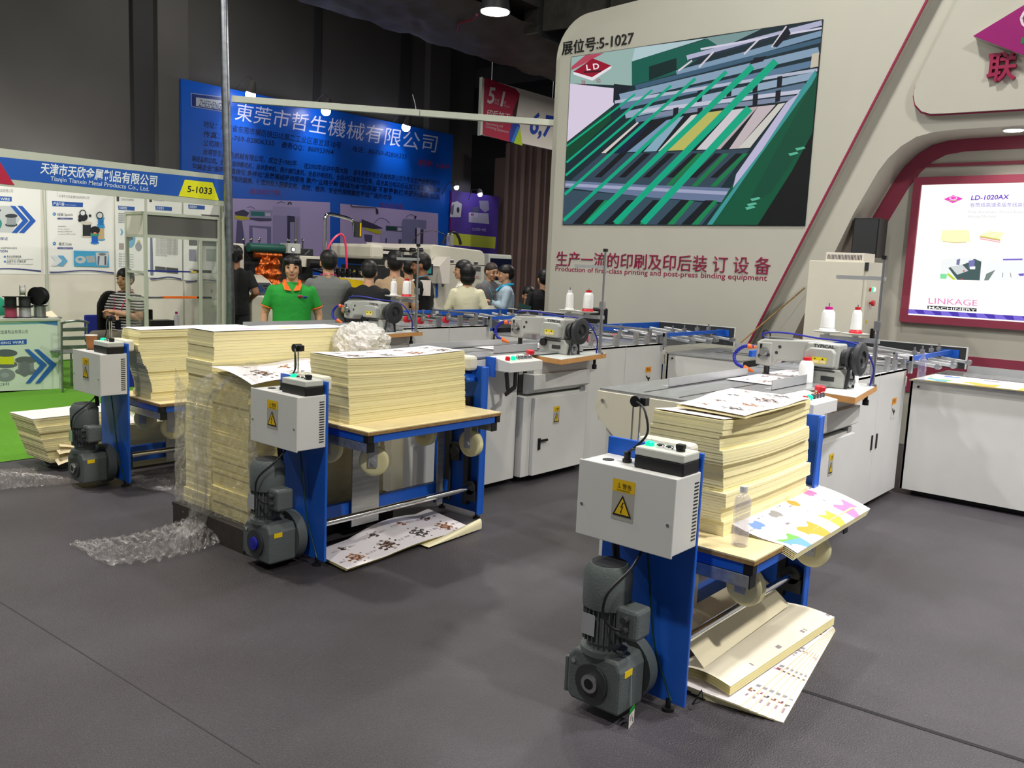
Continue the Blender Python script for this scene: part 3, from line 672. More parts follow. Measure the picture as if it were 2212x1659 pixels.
def lift(k):
    y0 = Y0[k]; sh = (0, y0, 0); zb = ZB[k]; B = lambda: MB(sh)
    t = thing('paper_lift', 'blue paper lift with white control box, '+LBL[k], 'paper lift', (2.8, y0+.2, 0), 'paper lifts at the heads of the lines')
    B().box(2.785, 2.80, 0, .41, .035, 1.012).build('end_plate', 'blue_paint', t, bevel=.003)
    fp = B().box(4.095, 4.11, .05, .46, .035, 1.005).box(4.05, 4.095, .05, .062, .035, 1.005).box(4.05, 4.095, .448, .46, .035, .6)
    fp.build('end_plate', 'blue_paint', t, bevel=.003)
    B().box(2.80, 4.095, .335, .375, .10, .215).build('cross_beam', 'blue_paint', t, bevel=.003)
    B().cyl((2.80, .12, .205), (4.095, .12, .205), .019).build('drive_shaft', 'chrome', t, smooth=True)
    for x in (2.83, 4.06): B().cyl((x-.02, .12, .205), (x+.02, .12, .205), .045).box(x-.02, x+.02, .07, .17, .12, .19).build('bearing', 'dark_grey', t, smooth=True)
    for a, b in ((3.22, 3.43), (3.93, 3.985)): B().box(a, b, .305, .315, .07, zb-.02).build('guide_plate', 'brushed', t)
    B().box(4.062, 4.094, .16, .20, .08, .80).box(4.062, 4.094, .33, .37, .08, .80).build('chain_rail', 'dark_grey', t)
    B().cyl((4.05, .28, .42), (4.094, .28, .42), .035).box(4.06, 4.09, .25, .31, .36, .48).build('chain_tensioner', 'dark_grey', t)
    g = B(); arcp = [(.34, .76)]+[(.24+.11*math.cos(math.radians(a)), .90+.075*math.sin(math.radians(a))) for a in range(0, 181, 15)]
    arcp = [(.38, .76)]+[(.25+.13*math.cos(math.radians(a)), .885+.085*math.sin(math.radians(a))) for a in range(0, 166, 15)]
    g.add([(3.985, a, b) for a, b in arcp]+[(4.09, a, b) for a, b in arcp], [(i, i+1, len(arcp)+i+1, len(arcp)+i) for i in range(len(arcp)-1)])
    g.build('chain_guard', 'blue_paint', t, smooth=True, solid=.003)
    B().box(4.0, 4.093, .13, .40, .975, 1.07).build('motor_cover', 'cream_metal', t, bevel=.02)
    B().box(2.80, 2.87, .06, .29, .95, 1.03).build('plate_cover', 'cream_metal', t, bevel=.015)
    for x, v in ((2.79, .07), (2.79, .36), (4.10, .10), (4.10, .42)): B().cyl((x, v, 0), (x, v, .012), .024).cyl((x, v, .012), (x, v, .05), .010).build('foot', 'black', t, smooth=True)
    # forks that carry the trolley
    for x in (2.965, 3.955):
        z1 = zb-.068; f = B().box(x-.025, x+.025, -.145, .36, z1-.05, z1).build('fork_arm', 'brushed', t, bevel=.003)
        B().box(x-.0255, x+.0255, -.149, -.145, z1-.0505, z1+.0005).build('end_cap', 'black', f)
    B().box(2.80, 2.84, .20, .36, zb-.14, zb-.03).build('fork_carriage', 'dark_grey', t)
    # control box hung on the near plate
    c = B().box(2.605, 2.785, .002, .405, .665, .945).build('control_box', 'white_metal', t, bevel=.004)
    B().box(2.598, 2.606, -.003, .410, .660, .948).build('door', 'white_metal', c, bevel=.003)
    sl = B()
    for i in range(17): sl.box(2.742, 2.772, .0005, .0025, .695+i*.0132, .700+i*.0132)
    sl.build('vent_slots', 'black', c)
    warn_label('warning_plate', (2.5975, y0+.255, .752), (0, -1, 0), (0, 0, 1), (-1, 0, 0), .094, .152, c)
    sc = B()
    for v in (.02, .388):
        for z in (.78,): sc.cyl((2.595, v, z), (2.599, v, z), .006, n=8)
    sc.build('screws', 'steel', c)
    B().cyl((2.68, .335, .944), (2.68, .335, .9475), .022, n=16).build('plug', 'black', c)
    B().cyl((2.70, .265, .945), (2.70, .265, .958), .018, n=10).cyl((2.70, .265, .958), (2.70, .265, .985), .013, n=10).build('cable_gland', 'black', c)
    # push-button box on the top
    bb = B().box(2.652, 2.768, .004, .205, .992, 1.024).build('button_box', 'grey_plastic', t, bevel=.006)
    B().box(2.652, 2.768, .004, .205, .9455, .992).build('box_base', 'black', bb, bevel=.004)
    B().rev((2.705, .175, 1.024), (2.705, .175, 1.040), [(0, .017), (.8, .017), (1, .012)], 16).build('lit_button', 'glow_green', bb, smooth=True)
    for v in (.130, .092): B().rev((2.705, v, 1.024), (2.705, v, 1.036), [(0, .016), (.7, .016), (1, .012)], 16).build('push_button', 'chrome', bb, smooth=True)
    B().cyl((2.705, .048, 1.024), (2.705, .048, 1.032), .017, n=16).box(2.692, 2.718, .033, .063, 1.032, 1.05).build('selector_knob', 'black', bb, bevel=.003)
    # paper height sensor on its slotted bracket, with cable
    B().box(2.815, 2.821, .291, .296, .97, 1.15).box(2.815, 2.821, .323, .328, .97, 1.15).box(2.815, 2.821, .291, .328, .965, .985).box(2.80, 2.835, .29, .329, .955, .968).build('sensor_bracket', 'steel', t)
    B().cyl((2.80, .31, 1.16), (2.845, .31, 1.16), .022, n=14).box(2.812, 2.84, .27, .31, 1.145, 1.175).build('height_sensor', 'black', t, smooth=True)
    B().tube(curve_pts([(2.80, .30, 1.16), (2.76, .24, 1.14), (2.74, .21, 1.06), (2.72, .25, 1.0), (2.70, .265, .98)]), .0045, 6).tube(curve_pts([(2.70, .265, .98), (2.695, .24, 1.0), (2.70, .205, 1.0)]), .0045, 6).build('sensor_cable', 'black', t)
    # upright gear motor
    mx, mv = 2.60, .252
    gm = B().rev((mx, mv, .245), (mx, mv, .60), [(0, .088), (.06, .088), (.07, .066), (.12, .066), (.13, .073), (.52, .073)], 24)
    for i in range(26):
        a = 2*math.pi*i/26; d = Vector((math.cos(a), math.sin(a), 0)); gm.obox((mx+d.x*.077, mv+d.y*.077, .362), (0, 0, 1), d, .13, .004, .016)
    gm.build('motor_body', 'motor_grey', t, smooth=True)
    B().rev((mx, mv, .425), (mx, mv, .585), [(0, .090), (.05, .091), (.78, .091), (1, .070)], 24).build('fan_cowl', 'motor_grey', t, smooth=True)
    gr = B().cyl((mx, mv, .5855), (mx, mv, .587), .064, n=24)
    gr.build('fan_grille', 'dark_grey', t)
    B().box(mx-.05, mx+.05, mv-.165, mv-.07, .335, .45).build('terminal_box', 'motor_grey', t, bevel=.014)
    for z in (.375, .415): B().cyl((mx-.075, mv-.12, z), (mx-.05, mv-.12, z), .014, n=12).build('cable_entry', 'dark_grey', t, smooth=True)
    B().box(mx-.0885, mx-.0865, mv-.010, mv+.045, .325, .405).build('rating_plate', 'alu', t)
    gp = [(.13, .045), (.345, .045), (.365, .07), (.365, .215), (.335, .25), (.15, .25), (.13, .21)]
    B().prism(gp, 'X', 2.53, 2.70).build('gear_case', 'motor_grey', t, bevel=.012)
    B().box(2.535, 2.69, .365, .38, .06, .20).build('mounting_lug', 'motor_grey', t, bevel=.004)
    B().cyl((2.52, .25, .14), (2.531, .25, .14), .070, n=28).build('bearing_cover', 'dark_grey', t, smooth=True)
    B().cyl((2.508, .25, .14), (2.524, .25, .14), .034, n=24).cyl((2.5072, .25, .14), (2.5085, .25, .14), .022, n=20).build('shaft_bore', 'blue_hose' if k == 'mid' else 'steel', t, smooth=True)
    B().cyl((2.5062, .25, .14), (2.5075, .25, .14), .020, n=20).build('shaft_end', 'blue_hose' if k == 'mid' else 'black', t)
    B().cyl((2.70, .24, .15), (2.755, .24, .15), .135, n=36).cyl((2.74, .25, .15), (2.785, .25, .15), .11, n=28).build('output_flange', 'motor_grey', t, smooth=True)
    B().box(2.56, 2.61, .1285, .1302, .185, .21).build('sticker', 'yellow', t)
    B().cyl((2.524, .335, .20), (2.531, .335, .20), .010, n=10).build('oil_plug', 'chrome', t)
    B().tube(curve_pts([(2.535, .13, .375), (2.50, .165, .39), (2.49, .195, .44), (2.50, .18, .52), (2.58, .14, .60), (2.67, .14, .68)]), .005, 6).build('motor_cable', 'black', t)
    B().tube(curve_pts([(2.76, .20, .68), (2.77, .17, .45), (2.775, .14, .25), (2.78, .08, .10), (2.775, .05, .05)]), .004, 6).build('earth_cable', 'teal_hose', t)
    B().tube([(2.70, .30, .68), (2.71, .29, .55)], .014, 8).build('conduit', 'black', t)
    if k == 'near':
        B().tube([(2.60, .127, .19), (2.60, .120, .07)], .0015, 5).build('tag_string', 'alu', t)
        pc = Pic((2.625, y0+.118, 0), (-1, -.25, 0), (0, 0, 1), (-.3, -1, 0)); pc.rect(0, .0, .06, .052, (214, 210, 200)); pc.rect(0, .052, .06, .075, (20, 130, 40)); pc.disc(.036, .034, .013, (170, 160, 150)); pc.stroke([(.018, .028), (.014, .008)], .004, (30, 30, 30))
        pc.build('paper_tag', 'print', t)
    # trolley that stands on the forks
    q = thing('paper_trolley', 'plywood-topped blue paper trolley on nylon wheels, carried by the lift that is '+{'near': 'nearest', 'mid': 'in the middle', 'far': 'farthest left'}[k], 'trolley', (3.48, y0+.2, zb-.28), 'paper trolleys carried by the lifts')
    B().box(2.93, 3.995, -.165, .50, zb-.006, zb).build('board_face', 'plywood', q)
    B().box(2.93, 3.995, -.165, .50, zb-.022, zb-.006).build('board', 'ply_edge', q)
    r = B(); h0, h1 = zb-.066, zb-.022
    r.box(2.95, 3.99, -.155, -.115, h0, h1).box(2.95, 3.99, .45, .49, h0, h1).box(2.94, 2.98, -.155, .49, h0, h1).box(3.95, 3.99, -.155, .49, h0, h1).build('frame', 'blue_paint', q, bevel=.002)
    for x, v in ((2.955, -.14), (3.98, -.14)): B().box(x-.0175, x+.0175, v-.018, v+.02, h0+.002, h1-.002).build('corner_cap', 'black', q)
    for i, (x, v, an) in enumerate(((3.10, -.02, 228), (3.10, .38, 215), (3.88, -.03, 185), (3.88, .38, 190))):
        if k == 'near' and i == 0: an = 172; x = 3.2
        a = math.radians(an); d = Vector((math.cos(a), math.sin(a), 0)); cz = zb-.205; c = Vector((x, v, cz)); R = .083
        w = B().rev(c-d*.026, c+d*.026, [(0, .045), (.0, .066), (.06, R-.008), (.18, R), (.82, R), (.94, R-.008), (1, .066), (1, .045)], 28).build('caster_wheel', 'nylon', q, smooth=True)
        b = B(); e = d.cross(Vector((0, 0, 1)))
        for s_ in (-1, 1): b.obox(c+d*(.034*s_)+Vector((0, 0, .048))+e*.004, (0, 0, 1), d, .15, .05, .005)
        b.obox(c+Vector((0, 0, .118))+e*.012, d, (0, 0, 1), .09, .07, .008); b.cyl(c-d*.046, c+d*.046, .014, n=12)
        b.build('caster_bracket', 'alu', w, smooth=True)
    return t
for k in ('near', 'mid', 'far'): lift(k)

# ---- stacks on the trolleys
def stack(label, P, z0, z1, n, jit, lean=lambda t: (0, 0), seed=0, bundle=4, top=None, sag=0., nu=230, nv=80, m='paper_yellow'):
    c = (sum(p[0] for p in P)/4, sum(p[1] for p in P)/4, z0)
    t = thing('paper_stack', label, 'paper stack', c, 'stacks of cream paper')
    layered(MB(), P, z0+.001, z1, n, jit, lean, seed, bundle, sag).build('sheets', m, t)
    if top:
        lx, ly = lean(1); Q = [(x+lx, y+ly) for x, y in P]
        printed('top_sheet', quadfn(Q, z1+.004, .002, sag), nu, nv, top, t)
    return t
y = Y0['mid']; stack('cream paper stack with dog pictures printed on its top sheet, on the middle trolley', rectq(2.985, 3.905, y+.055, y+.385), ZB['mid'], 1.118, 60, .0025, lambda t: (-.015*t, .01*t), 3, 3, animals(1), .012)
y = Y0['near']; S4 = rectq(3.10, 3.97, y+.05, y+.36)
stack('tall cream paper stack on the nearest trolley beside the water bottle', S4, ZB['near'], 1.10, 40, .016, lambda t: (.06*(1-t)*(1-t)-.05+.05*math.sin(t*5)*.4, .0), 11, 5, animals(4), .02)
t = thing('printed_sheet', 'printed sheet with animal pictures laid askew on top of the nearest paper stack', 'paper sheet', (3.5, y+.2, 1.12))
Q = [(3.26, y+.04), (4.03, y-.0), (4.12, y+.32), (3.28, y+.36)]
Q = [at(1610, 900, 'Z', 1.115), at(1752, 862, 'Z', 1.115), at(1580, 838, 'Z', 1.115), at(1462, 874, 'Z', 1.115)]
Q = [(a.x, a.y) for a in Q]
printed('sheet', quadfn(Q, 1.118, .006), 230, 80, animals(2), t); MB().prism(Q, 'Z', 1.106, 1.112).build('sheets_below', 'paper_yellow', t)
y = Y0['far']; stack('leaning cream paper stack with a white top sheet on the far-left trolley', rectq(2.93, 3.85, y+.04, y+.30), ZB['far'], 1.095, 40, .010, lambda t: (.06*(1-t)**2+.02*math.sin(6*t)-.02, .01*t), 5, 4, lambda u, v: (240, 238, 238), .0)
# ---- pallet with two tall stacks, wrapped in torn film
t = thing('pallet', 'dark pallet under the two film-wrapped paper stacks', 'pallet', (3.15, 4.45, 0))
g = MB()
for i in range(7): g.box(2.60+i*.163, 2.73+i*.163, 4.06, 4.84, .118, .138)
g.build('deck', 'pallet_wood', t)
for x in (2.60, 3.10, 3.58): MB().box(x, x+.13, 4.07, 4.83, 0, .118).build('runner', 'pallet_wood', t)
hi = rectq(2.67, 3.68, 4.525, 4.815); lo = rectq(2.66, 3.66, 4.12, 4.50)
stack('taller of the two film-wrapped paper stacks, with pastel print on top', hi, .139, 1.198, 60, .008, lambda t: (.02*t, -.01*t), 21, 5, pastel, .0)
stack('lower of the two film-wrapped paper stacks on the dark pallet', lo, .139, .965, 50, .008, lambda t: (.01*t, 0), 23, 5, None, .0, m='paper_deep')
t = thing('printed_sheet', 'wavy printed sheets with dog pictures lying on the lower wrapped stack', 'paper sheet', (3.1, 4.2, .98))
Q = [at(560, 822, 'Z', .985), at(800, 768, 'Z', .985), at(760, 750, 'Z', .985), at(458, 793, 'Z', .985)]; Q = [(a.x, a.y) for a in Q]
Q = [(2.60, 3.99), (3.70, 4.06), (3.72, 4.50), (2.64, 4.47)]
printed('sheet', lambda u, v: tuple(Vector(quadfn(Q, .992, .03)(u, v))+Vector((0, 0, -.03*(1-v)**3+.02*math.sin(4*u)*v))), 230, 80, animals(7), t); MB().prism(rectq(2.68, 3.68, 4.06, 4.48, .01), 'Z', .967, .975).build('sheets_below', 'paper_yellow', t)
tag(printed('folded_corner', lambda u, v: (3.62+.16*u+.02*v, 4.32+.14*v-.05*u, .995+.09*u*(1-v)), 6, 6, lambda u, v: (236, 226, 160), t))
def crumple(g, fn, nu, nv, amp, fr, seed):
    rnd = random.Random(seed); ph = [(rnd.uniform(0, 6), rnd.uniform(.6, 1.4), rnd.uniform(-1, 1)) for _ in range(7)]
    def f(u, v):
        p, n = fn(u, v); d = 0
        for a, b, c in ph: d += abs(math.sin(a+fr*b*(u*3+c*v*2)+math.sin(fr*v+a)))-.5
        return Vector(p)+Vector(n)*(d*amp/3)
    return g.grid(f, nu, nv)
t = thing('plastic_film', 'torn clear film hanging round the wrapped paper stacks', 'film', (2.66, 4.4, 0))
g = MB()
crumple(g, lambda u, v: ((2.630-.02*math.sin(6*u), 4.84-.86*u, .10+v*(.86-.12*math.sin(u*5))), (-1, 0, 0)), 90, 70, .022, 13, 1)
crumple(g, lambda u, v: ((2.63+1.05*u, 4.075, .12+v*(.70+.08*math.sin(u*9))), (0, -1, 0)), 90, 60, .02, 13, 2)
crumple(g, lambda u, v: ((2.63+.9*u, 4.85, .12+v*.78), (0, 1, 0)), 40, 30, .012, 8, 5)
g.build('wrap', 'clear_film', t, smooth=True)
g = MB()
P0 = curve_pts([(2.64, 4.33, .97), (2.60, 4.47, .86), (2.585, 4.50, .62), (2.575, 4.46, .36), (2.57, 4.50, .12), (2.50, 4.55, .02)], 8)
def rope(u, v):
    i = min(int(u*(len(P0)-1)), len(P0)-2); f = u*(len(P0)-1)-i; p = P0[i].lerp(P0[i+1], f); a = v*2*math.pi
    w = .055+.02*math.sin(u*9)+.05*(1-u)**3; q = 1+.35*math.sin(5*a+u*14)
    return (p+Vector((-.022*q*math.cos(a), w*q*math.sin(a), 0)), (0, 0, 0))
crumple(g, rope, 60, 40, 0, 4, 3); g.build('gathered_strip', 'floor_film', t, smooth=True)
g = MB()
crumple(g, lambda u, v: ((1.98+.70*u, 4.34+.5*v-.1*math.sin(3*u), .012+.09*u*u*math.sin(math.pi*v)), (0, 0, 1)), 70, 50, .022*1.2, 16, 4)
g.build('trailing_end', 'floor_film', t, smooth=True)
def film_on_floor(label, x0, x1, y0, y1, h, seed, mt='floor_film'):
    g = MB(); crumple(g, lambda u, v: ((x0+(x1-x0)*u+.05*math.sin(7*v), y0+(y1-y0)*v+.05*math.sin(5*u), .012+h*math.sin(math.pi*u)*math.sin(math.pi*v)), (0, 0, 1)), 50, 40, .02, 14, seed)
    tag(g.build('plastic_film', mt, loc=((x0+x1)/2, (y0+y1)/2, 0), smooth=True), label, 'film')
film_on_floor('clear film scrap on the floor at the far-left gear motor', 1.98, 2.52, 6.15, 6.75, .04, 11)
film_on_floor('clear film spread on the floor under the far-left trolley', 2.85, 3.6, 5.25, 6.0, .03, 12)
film_on_floor('clear film heaped behind the far-left lift', 3.0, 3.75, 6.30, 6.72, .42, 13, 'clear_film')
# ball of bubble wrap
c = Vector((3.70, 4.42, 1.105)); g = MB(); rnd = random.Random(5); g.ball((0, 0, 0), 1, 44)
for i, p in enumerate(g.v):
    n = p.normalized(); d = 0
    for k in range(9):
        w = Vector((math.sin(k*2.1), math.cos(k*1.3), math.sin(k*3.7+1))).normalized(); d += abs(math.sin(n.dot(w)*(5+k)+k))
    d = d/9; s_ = .10+.075*d+.02*hsh(i, 2)
    g.v[i] = c+Vector((n.x*s_*1.15, n.y*s_*1.35, n.z*s_*.85))
tag(g.build('bubble_wrap', 'bubble_film', loc=c+Vector((0, 0, -.12))), 'crumpled ball of white bubble wrap on the wrapped paper stack', 'bubble wrap')
# ---- stacks on the floor at the far left
a = at(95, 975, 'Z', .10)
stack('cream paper stack with a blank white top on the green carpet edge', rectq(a.x-.05, a.x+.70, a.y-.22, a.y+.16, .05), .06, .385, 22, .010, lambda t: (-.10*t, .06*t), 31, 3, lambda u, v: (238, 232, 222), 0)
stack('low torn paper stack on the floor behind the far-left lift', rectq(3.0, 3.75, 6.32, 6.68), .0, .34, 16, .02, lambda t: (0, 0), 33, 2, lambda u, v: (236, 232, 228), 0)
t = thing('crumpled_papers', 'crumpled cream sheets leaning on the floor stack at far left', 'paper', (2.75, 6.62, 0))
for i in range(5):
    printed('sheet', lambda u, v, i=i: (2.62+.40*u+.02*i, 6.52+.12*v+.03*i, .05+.05*i+.03*math.sin(4*u+i)+.06*v), 8, 5, lambda u, v: (232, 216, 176), t)
tag(MB().cyl((2.66, 6.78, .055), (2.86, 6.40, .055), .052, n=20).build('carpet_roll', 'wall_grey', loc=(2.6, 6.7, 0), smooth=True), 'short grey roll lying under the far-left floor stack', 'roll')
# ---- loose printed bundle over the edge of the nearest trolley
y = Y0['near']
t = thing('printed_bundle', 'bundle of brightly printed sheets drooping off the nearest trolley', 'paper bundle', (3.7, y-.1, ZB['near']))
A, Bq, Cq, D = at(1572, 1128, 'Z', .66), at(1735, 1040, 'Z', .66), at(1880, 1100, 'Z', .60), at(1722, 1196, 'Z', .60)
def bun(dz):
    def f(u, v):  # v=0 outer edge, v=1 on the board
        p = D.lerp(Cq, u).lerp(A.lerp(Bq, u), v); k = (1-v)
        return (p.x+dz*.6*k, p.y-dz*.3, .662+dz-.060*k*k-.035*math.sin(math.pi*min(1, k*1.2))*(1-u)*.6)
    return f
printed('top_sheet', bun(.0), 220, 90, shapes, t, m='print')
for i in range(1, 6):
    printed('sheet', bun(-.0055*i), 20, 14, (lambda u, v: (240, 236, 214)) if i % 2 else (lambda u, v: (232, 220, 150)), t)
# ---- papers on the floor under the nearest trolley
t = thing('paper_fan', 'fan of printed sheets spread on the floor under the nearest trolley', 'paper', (3.4, 1.4, 0))
for i in range(6):
    an = math.radians(1+1.7*i); piv = Vector((3.97, 1.59)); z = .004+.0065*(5-i)
    def fan(u, v, an=an, piv=piv, z=z, i=i):
        p = Vector((-1.02+1.02*u, -.30+.30*v)); c_, s_ = math.cos(an), math.sin(an); return (piv.x+p.x*c_-p.y*s_, piv.y+p.x*s_+p.y*c_, z)
    q = printed('sheet', fan, 90, 34, animals(i+3, ((.07, .014, .05), (.5, .012, .03)), ((206, 130, 90), (206, 110, 120), (140, 130, 130))), t)
    MB().prism([fan(a, b)[:2] for a, b in ((0, 0), (1, 0), (1, 1), (0, 1))], 'Z', max(.0005, z-.006), z-.0006).build('sheets_below', 'paper_yellow', t)
tag(printed('printed_sheet', quadfn([(3.55, 1.55), (4.02, 1.62), (4.00, 1.86), (3.50, 1.80)], .05, .01), 60, 30, shapes, None, (3.8, 1.7, 0)), 'bright printed sheet sticking out behind the open bundle on the floor', 'paper sheet')
t = thing('paper_bundle', 'thick cream bundle lying half folded open on the floor papers', 'paper bundle', (3.45, 1.42, .045))
a0, a1 = Vector((2.98, 1.33)), Vector((3.98, 1.29)); dx = (a1-a0).normalized(); dy = Vector((-dx.y, dx.x))
def bl(z, w=.24, lift_=0.):
    def f(u, v):
        p = a0+dx*(u*1.0)+dy*(v*w); return (p.x, p.y, z+.018*math.sin(math.pi*v)*(1-u*.5)+lift_*v*v)
    return f
for i in range(7): printed('sheet', bl(.048+.006*i), 90 if i == 6 else 10, 24 if i == 6 else 12, marks if i == 6 else ((lambda u, v: (234, 222, 150)) if i % 2 else (lambda u, v: (240, 232, 196))), t)
def flap(u, v):
    p = a0+dx*(u*.90+.02)+dy*(.13+.06*u+v*.20); return (p.x, p.y, .106+.13*math.sin(v*1.35)-.02*v*u)
printed('folded_flap', flap, 20, 14, lambda u, v: (240, 230, 198), t)
# binder clip at the plate
tag(MB().tube([(2.86, 1.425, .02), (2.88, 1.40, .08), (2.90, 1.40, .03), (2.86, 1.425, .02)], .003, 6).build('wire_clip', 'black', loc=(2.88, 1.41, 0)), 'small black wire clip beside the floor papers at the nearest lift', 'clip')
# ---- papers on the floor under the middle trolley
t = thing('paper_bundle', 'bundle of sheets with dog pictures on the floor under the middle lift', 'paper bundle', (3.35, 3.65, 0))
Q = [(2.83, 3.46), (3.86, 3.52), (3.93, 3.98), (2.86, 3.80)]
def fl(dz, dx_=0):
    def f(u, v):
        p = quadfn(Q, 0)(u, v); return (p[0]+dx_, p[1]-dz*.8, .012+dz+.035*max(0, math.sin(u*5.2-1.4))*(.4+.6*v)+.05*max(0, u-.85)*v)
    return f
printed('top_sheet', fl(.012), 230, 84, animals(9), t)
for i in range(3): printed('sheet', fl(.008-.004*i), 24, 12, (lambda u, v: (236, 226, 160)), t)
printed('folded_sheet', lambda u, v: (3.42+.50*u, 3.44-.035*math.sin(3*v)+.10*v+.04*u, .012+.06*math.sin(v*math.pi)*u), 20, 12, lambda u, v: (232, 224, 186), t)
# bottle of water on the nearest trolley
def bottle(label, x, y, z, h=.225, r=.032, cap='white_metal'):
    t = thing('water_bottle', label, 'bottle', (x, y, z), 'clear water bottles')
    MB().rev((x, y, z), (x, y, z+h), [(0, .8*r), (.015, r), (.30, r*.97), (.33, r*.92), (.36, r*.97), (.72, r), (.80, r*.93), (.88, r*.42), (.915, r*.42)], 24).build('bottle_body', 'bottle_plastic', t, smooth=True)
    MB().cyl((x, y, z+.003), (x, y, z+h*.42), r*.93, n=20).build('water', 'glass', t, smooth=True)
    MB().cyl((x, y, z+h*.905), (x, y, z+h), r*.47, n=18).build('cap', cap, t, smooth=True)
    return t
p = at(1597, 1178, 'Z', ZB['near']); bottle('clear water bottle standing on the nearest plywood trolley', p.x, p.y, ZB['near'], .235, .033)
# coffee cup on the far-left control box
p = at(171, 757, 'Z', .947)
t = thing('paper_cup', 'brown paper cup standing on the far-left white control box', 'cup', (p.x, p.y, .9455))
p = Vector((2.70, Y0['far']+.345, .9475))
MB().rev(p, p+Vector((0, 0, .095)), [(0, .026), (.02, .027), (1, .038)], 24, caps=True).build('cup_body', 'cardboard', t, smooth=True)
MB().rev(p+Vector((0, 0, .0945)), p+Vector((0, 0, .10)), [(0, .039), (.5, .041), (1, .039), (1, .034), (.2, .034)], 24, caps=False).build('rim', 'booth_white', t, smooth=True)
MB().cyl(p+Vector((0, 0, .0952)), p+Vector((0, 0, .0956)), .035, n=20).build('inside', 'booth_white', t)
# ================================================================== the three sewing lines
def line_unit(k):
    y0 = Y0[k]; sh = (0, y0, 0); B = lambda: MB(sh)
    where = {'near': 'nearest, at right, with doors facing the aisle', 'mid': 'in the middle, with black-handled door', 'far': 'farthest left, half hidden behind the paper stacks'}[k]
    t = thing('sewing_line', 'long white paper sewing line machine '+where, 'machine', (5.5, y0+.9, 0), 'long sewing line machines')
    B().box(3.99, 7.08, .70, 1.22, .04, .92).build('body', 'white_metal', t)
    B().box(3.98, 7.09, .52, 1.27, .985, 1.0).build('table_top', 'brushed', t)
    sl = B()
    for v in (.80, 1.02): sl.box(4.05, 6.0, v, v+.012, 1.0002, 1.0012)
    sl.build('feed_slots', 'black', t)
    ep = [(.52, .985), (1.275, .985), (1.285, .885), (1.25, .825), (.98, .60), (.98, .50), (.52, .80)]
    B().prism(ep, 'X', 3.965, 3.98).build('end_panel', 'cream_metal', t, bevel=.002)
    B().box(3.98, 7.09, 1.26, 1.275, .82, .985).build('rear_apron', 'white_metal', t)
    B().box(3.98, 4.36, .52, .535, .80, .985).build('front_apron', 'white_metal', t)
    B().cyl((3.955, 1.235, .935), (3.966, 1.235, .935), .010, n=10).build('bolt', 'steel', t)
    # strips that guide the sheets
    for (xa, xb, v, h) in ((4.35, 5.38, 1.045, .052), (4.80, 5.32, .62, .06)):
        g = B().box(xa, xb, v, v+.006, 1.0, 1.0+h).box(xa, xb, v, v+.05, 1.0, 1.004)
        g.build('guide_strip', 'alu', t)
    # cabinets along the front
    B().box(4.36, 4.97, .52, .54, .045, .98).box(4.36, 4.38, .54, .70, .045, .98).build('cabinet_panel', 'white_metal', t, bevel=.002)
    B().box(4.97, 5.03, .56, .70, .05, .95).build('dark_gap', 'black', t)
    ec = B().box(5.0, 5.80, .475, .70, .05, .675).build('electric_cabinet', 'white_metal', t, bevel=.004)
    d = B().box(5.095, 5.775, .44, .473, .055, .662).build('door', 'white_metal', ec, bevel=.004)
    B().box(5.15, 5.175, .428, .44, .255, .345).obox((5.205, .425, .325), (1, 0, 0), (0, 0, 1), .10, .014, .018).build('door_handle', 'black', d, bevel=.003)
    warn_label('warning_label', (5.335, y0+.4385, .435), (1, 0, 0), (0, 0, 1), (0, -1, 0), .075, .14, d)
    hd = [(.54, .69), (.50, .69), (.43, .73), (.43, .845), (.54, .845)]
    B().prism(hd, 'X', 5.06, 5.80).build('hood', 'white_metal', t, bevel=.003)
    B().box(5.10, 5.80, .47, .54, .845, .945).build('table_support', 'white_metal', t, bevel=.002)
    B().box(5.72, 5.79, .468, .50, .668, .70).build('latch', 'steel', t)
    for a, b in ((5.80, 6.45), (6.455, 7.09)):
        B().box(a, b, .52, .54, .045, 1.002).build('side_panel', 'white_metal', t, bevel=.002)
    B().box(7.08, 7.09, .54, 1.27, .05, .985).build('end_plate', 'white_metal', t)
    for v, z in ((6.40, .50), (6.505, .50)): B().box(v-.012, v+.012, .512, .52, z-.055, z+.055).build('pull_handle', 'black', t, bevel=.003)
    pc = Pic((6.80, y0+.519, .63), (1, 0, 0), (0, 0, 1), (0, -1, 0)); pc.rect(0, 0, .10, .16, (206, 204, 198)); pc.rect(0, .11, .10, .16, (232, 150, 30)); pc.text('警告', (.02, .125), (.08, .125), .022, (60, 40, 10)); pc.stroke([(.02, .08), (.05, .05), (.08, .06), (.055, .03)], .016, (30, 30, 34))
    pc.build('caution_label', 'print', t)
    for x in (4.45, 5.3, 6.6): B().box(x, x+.1, .60, 1.15, 0, .045).build('plinth', 'black', t)
    # operator's button box on its bracket
    pb = B().prism([(.30, .905), (.30, .975), (.50, 1.005), (.50, .905)], 'X', 4.62, 4.985).build('operator_box', 'white_metal', t, bevel=.003)
    B().box(4.60, 4.625, .44, .52, .86, 1.0).build('bracket', 'blue_paint', pb)
    for i, (x, m_) in enumerate(((4.665, 'glow_red'), (4.725, 'glow_green'), (4.78, 'chrome'), (4.825, 'chrome'), (4.87, 'chrome'), (4.915, 'chrome'))):
        B().rev((x, .37, .982), (x, .365, 1.012), [(0, .018), (.7, .018), (1, .013)], 14).build('push_button', m_, pb, smooth=True)
    B().rev((4.955, .40, .985), (4.955, .395, 1.045), [(0, .014), (.45, .014), (.5, .03), (.9, .032), (1, .022)], 16).build('stop_button', 'red', pb, smooth=True)
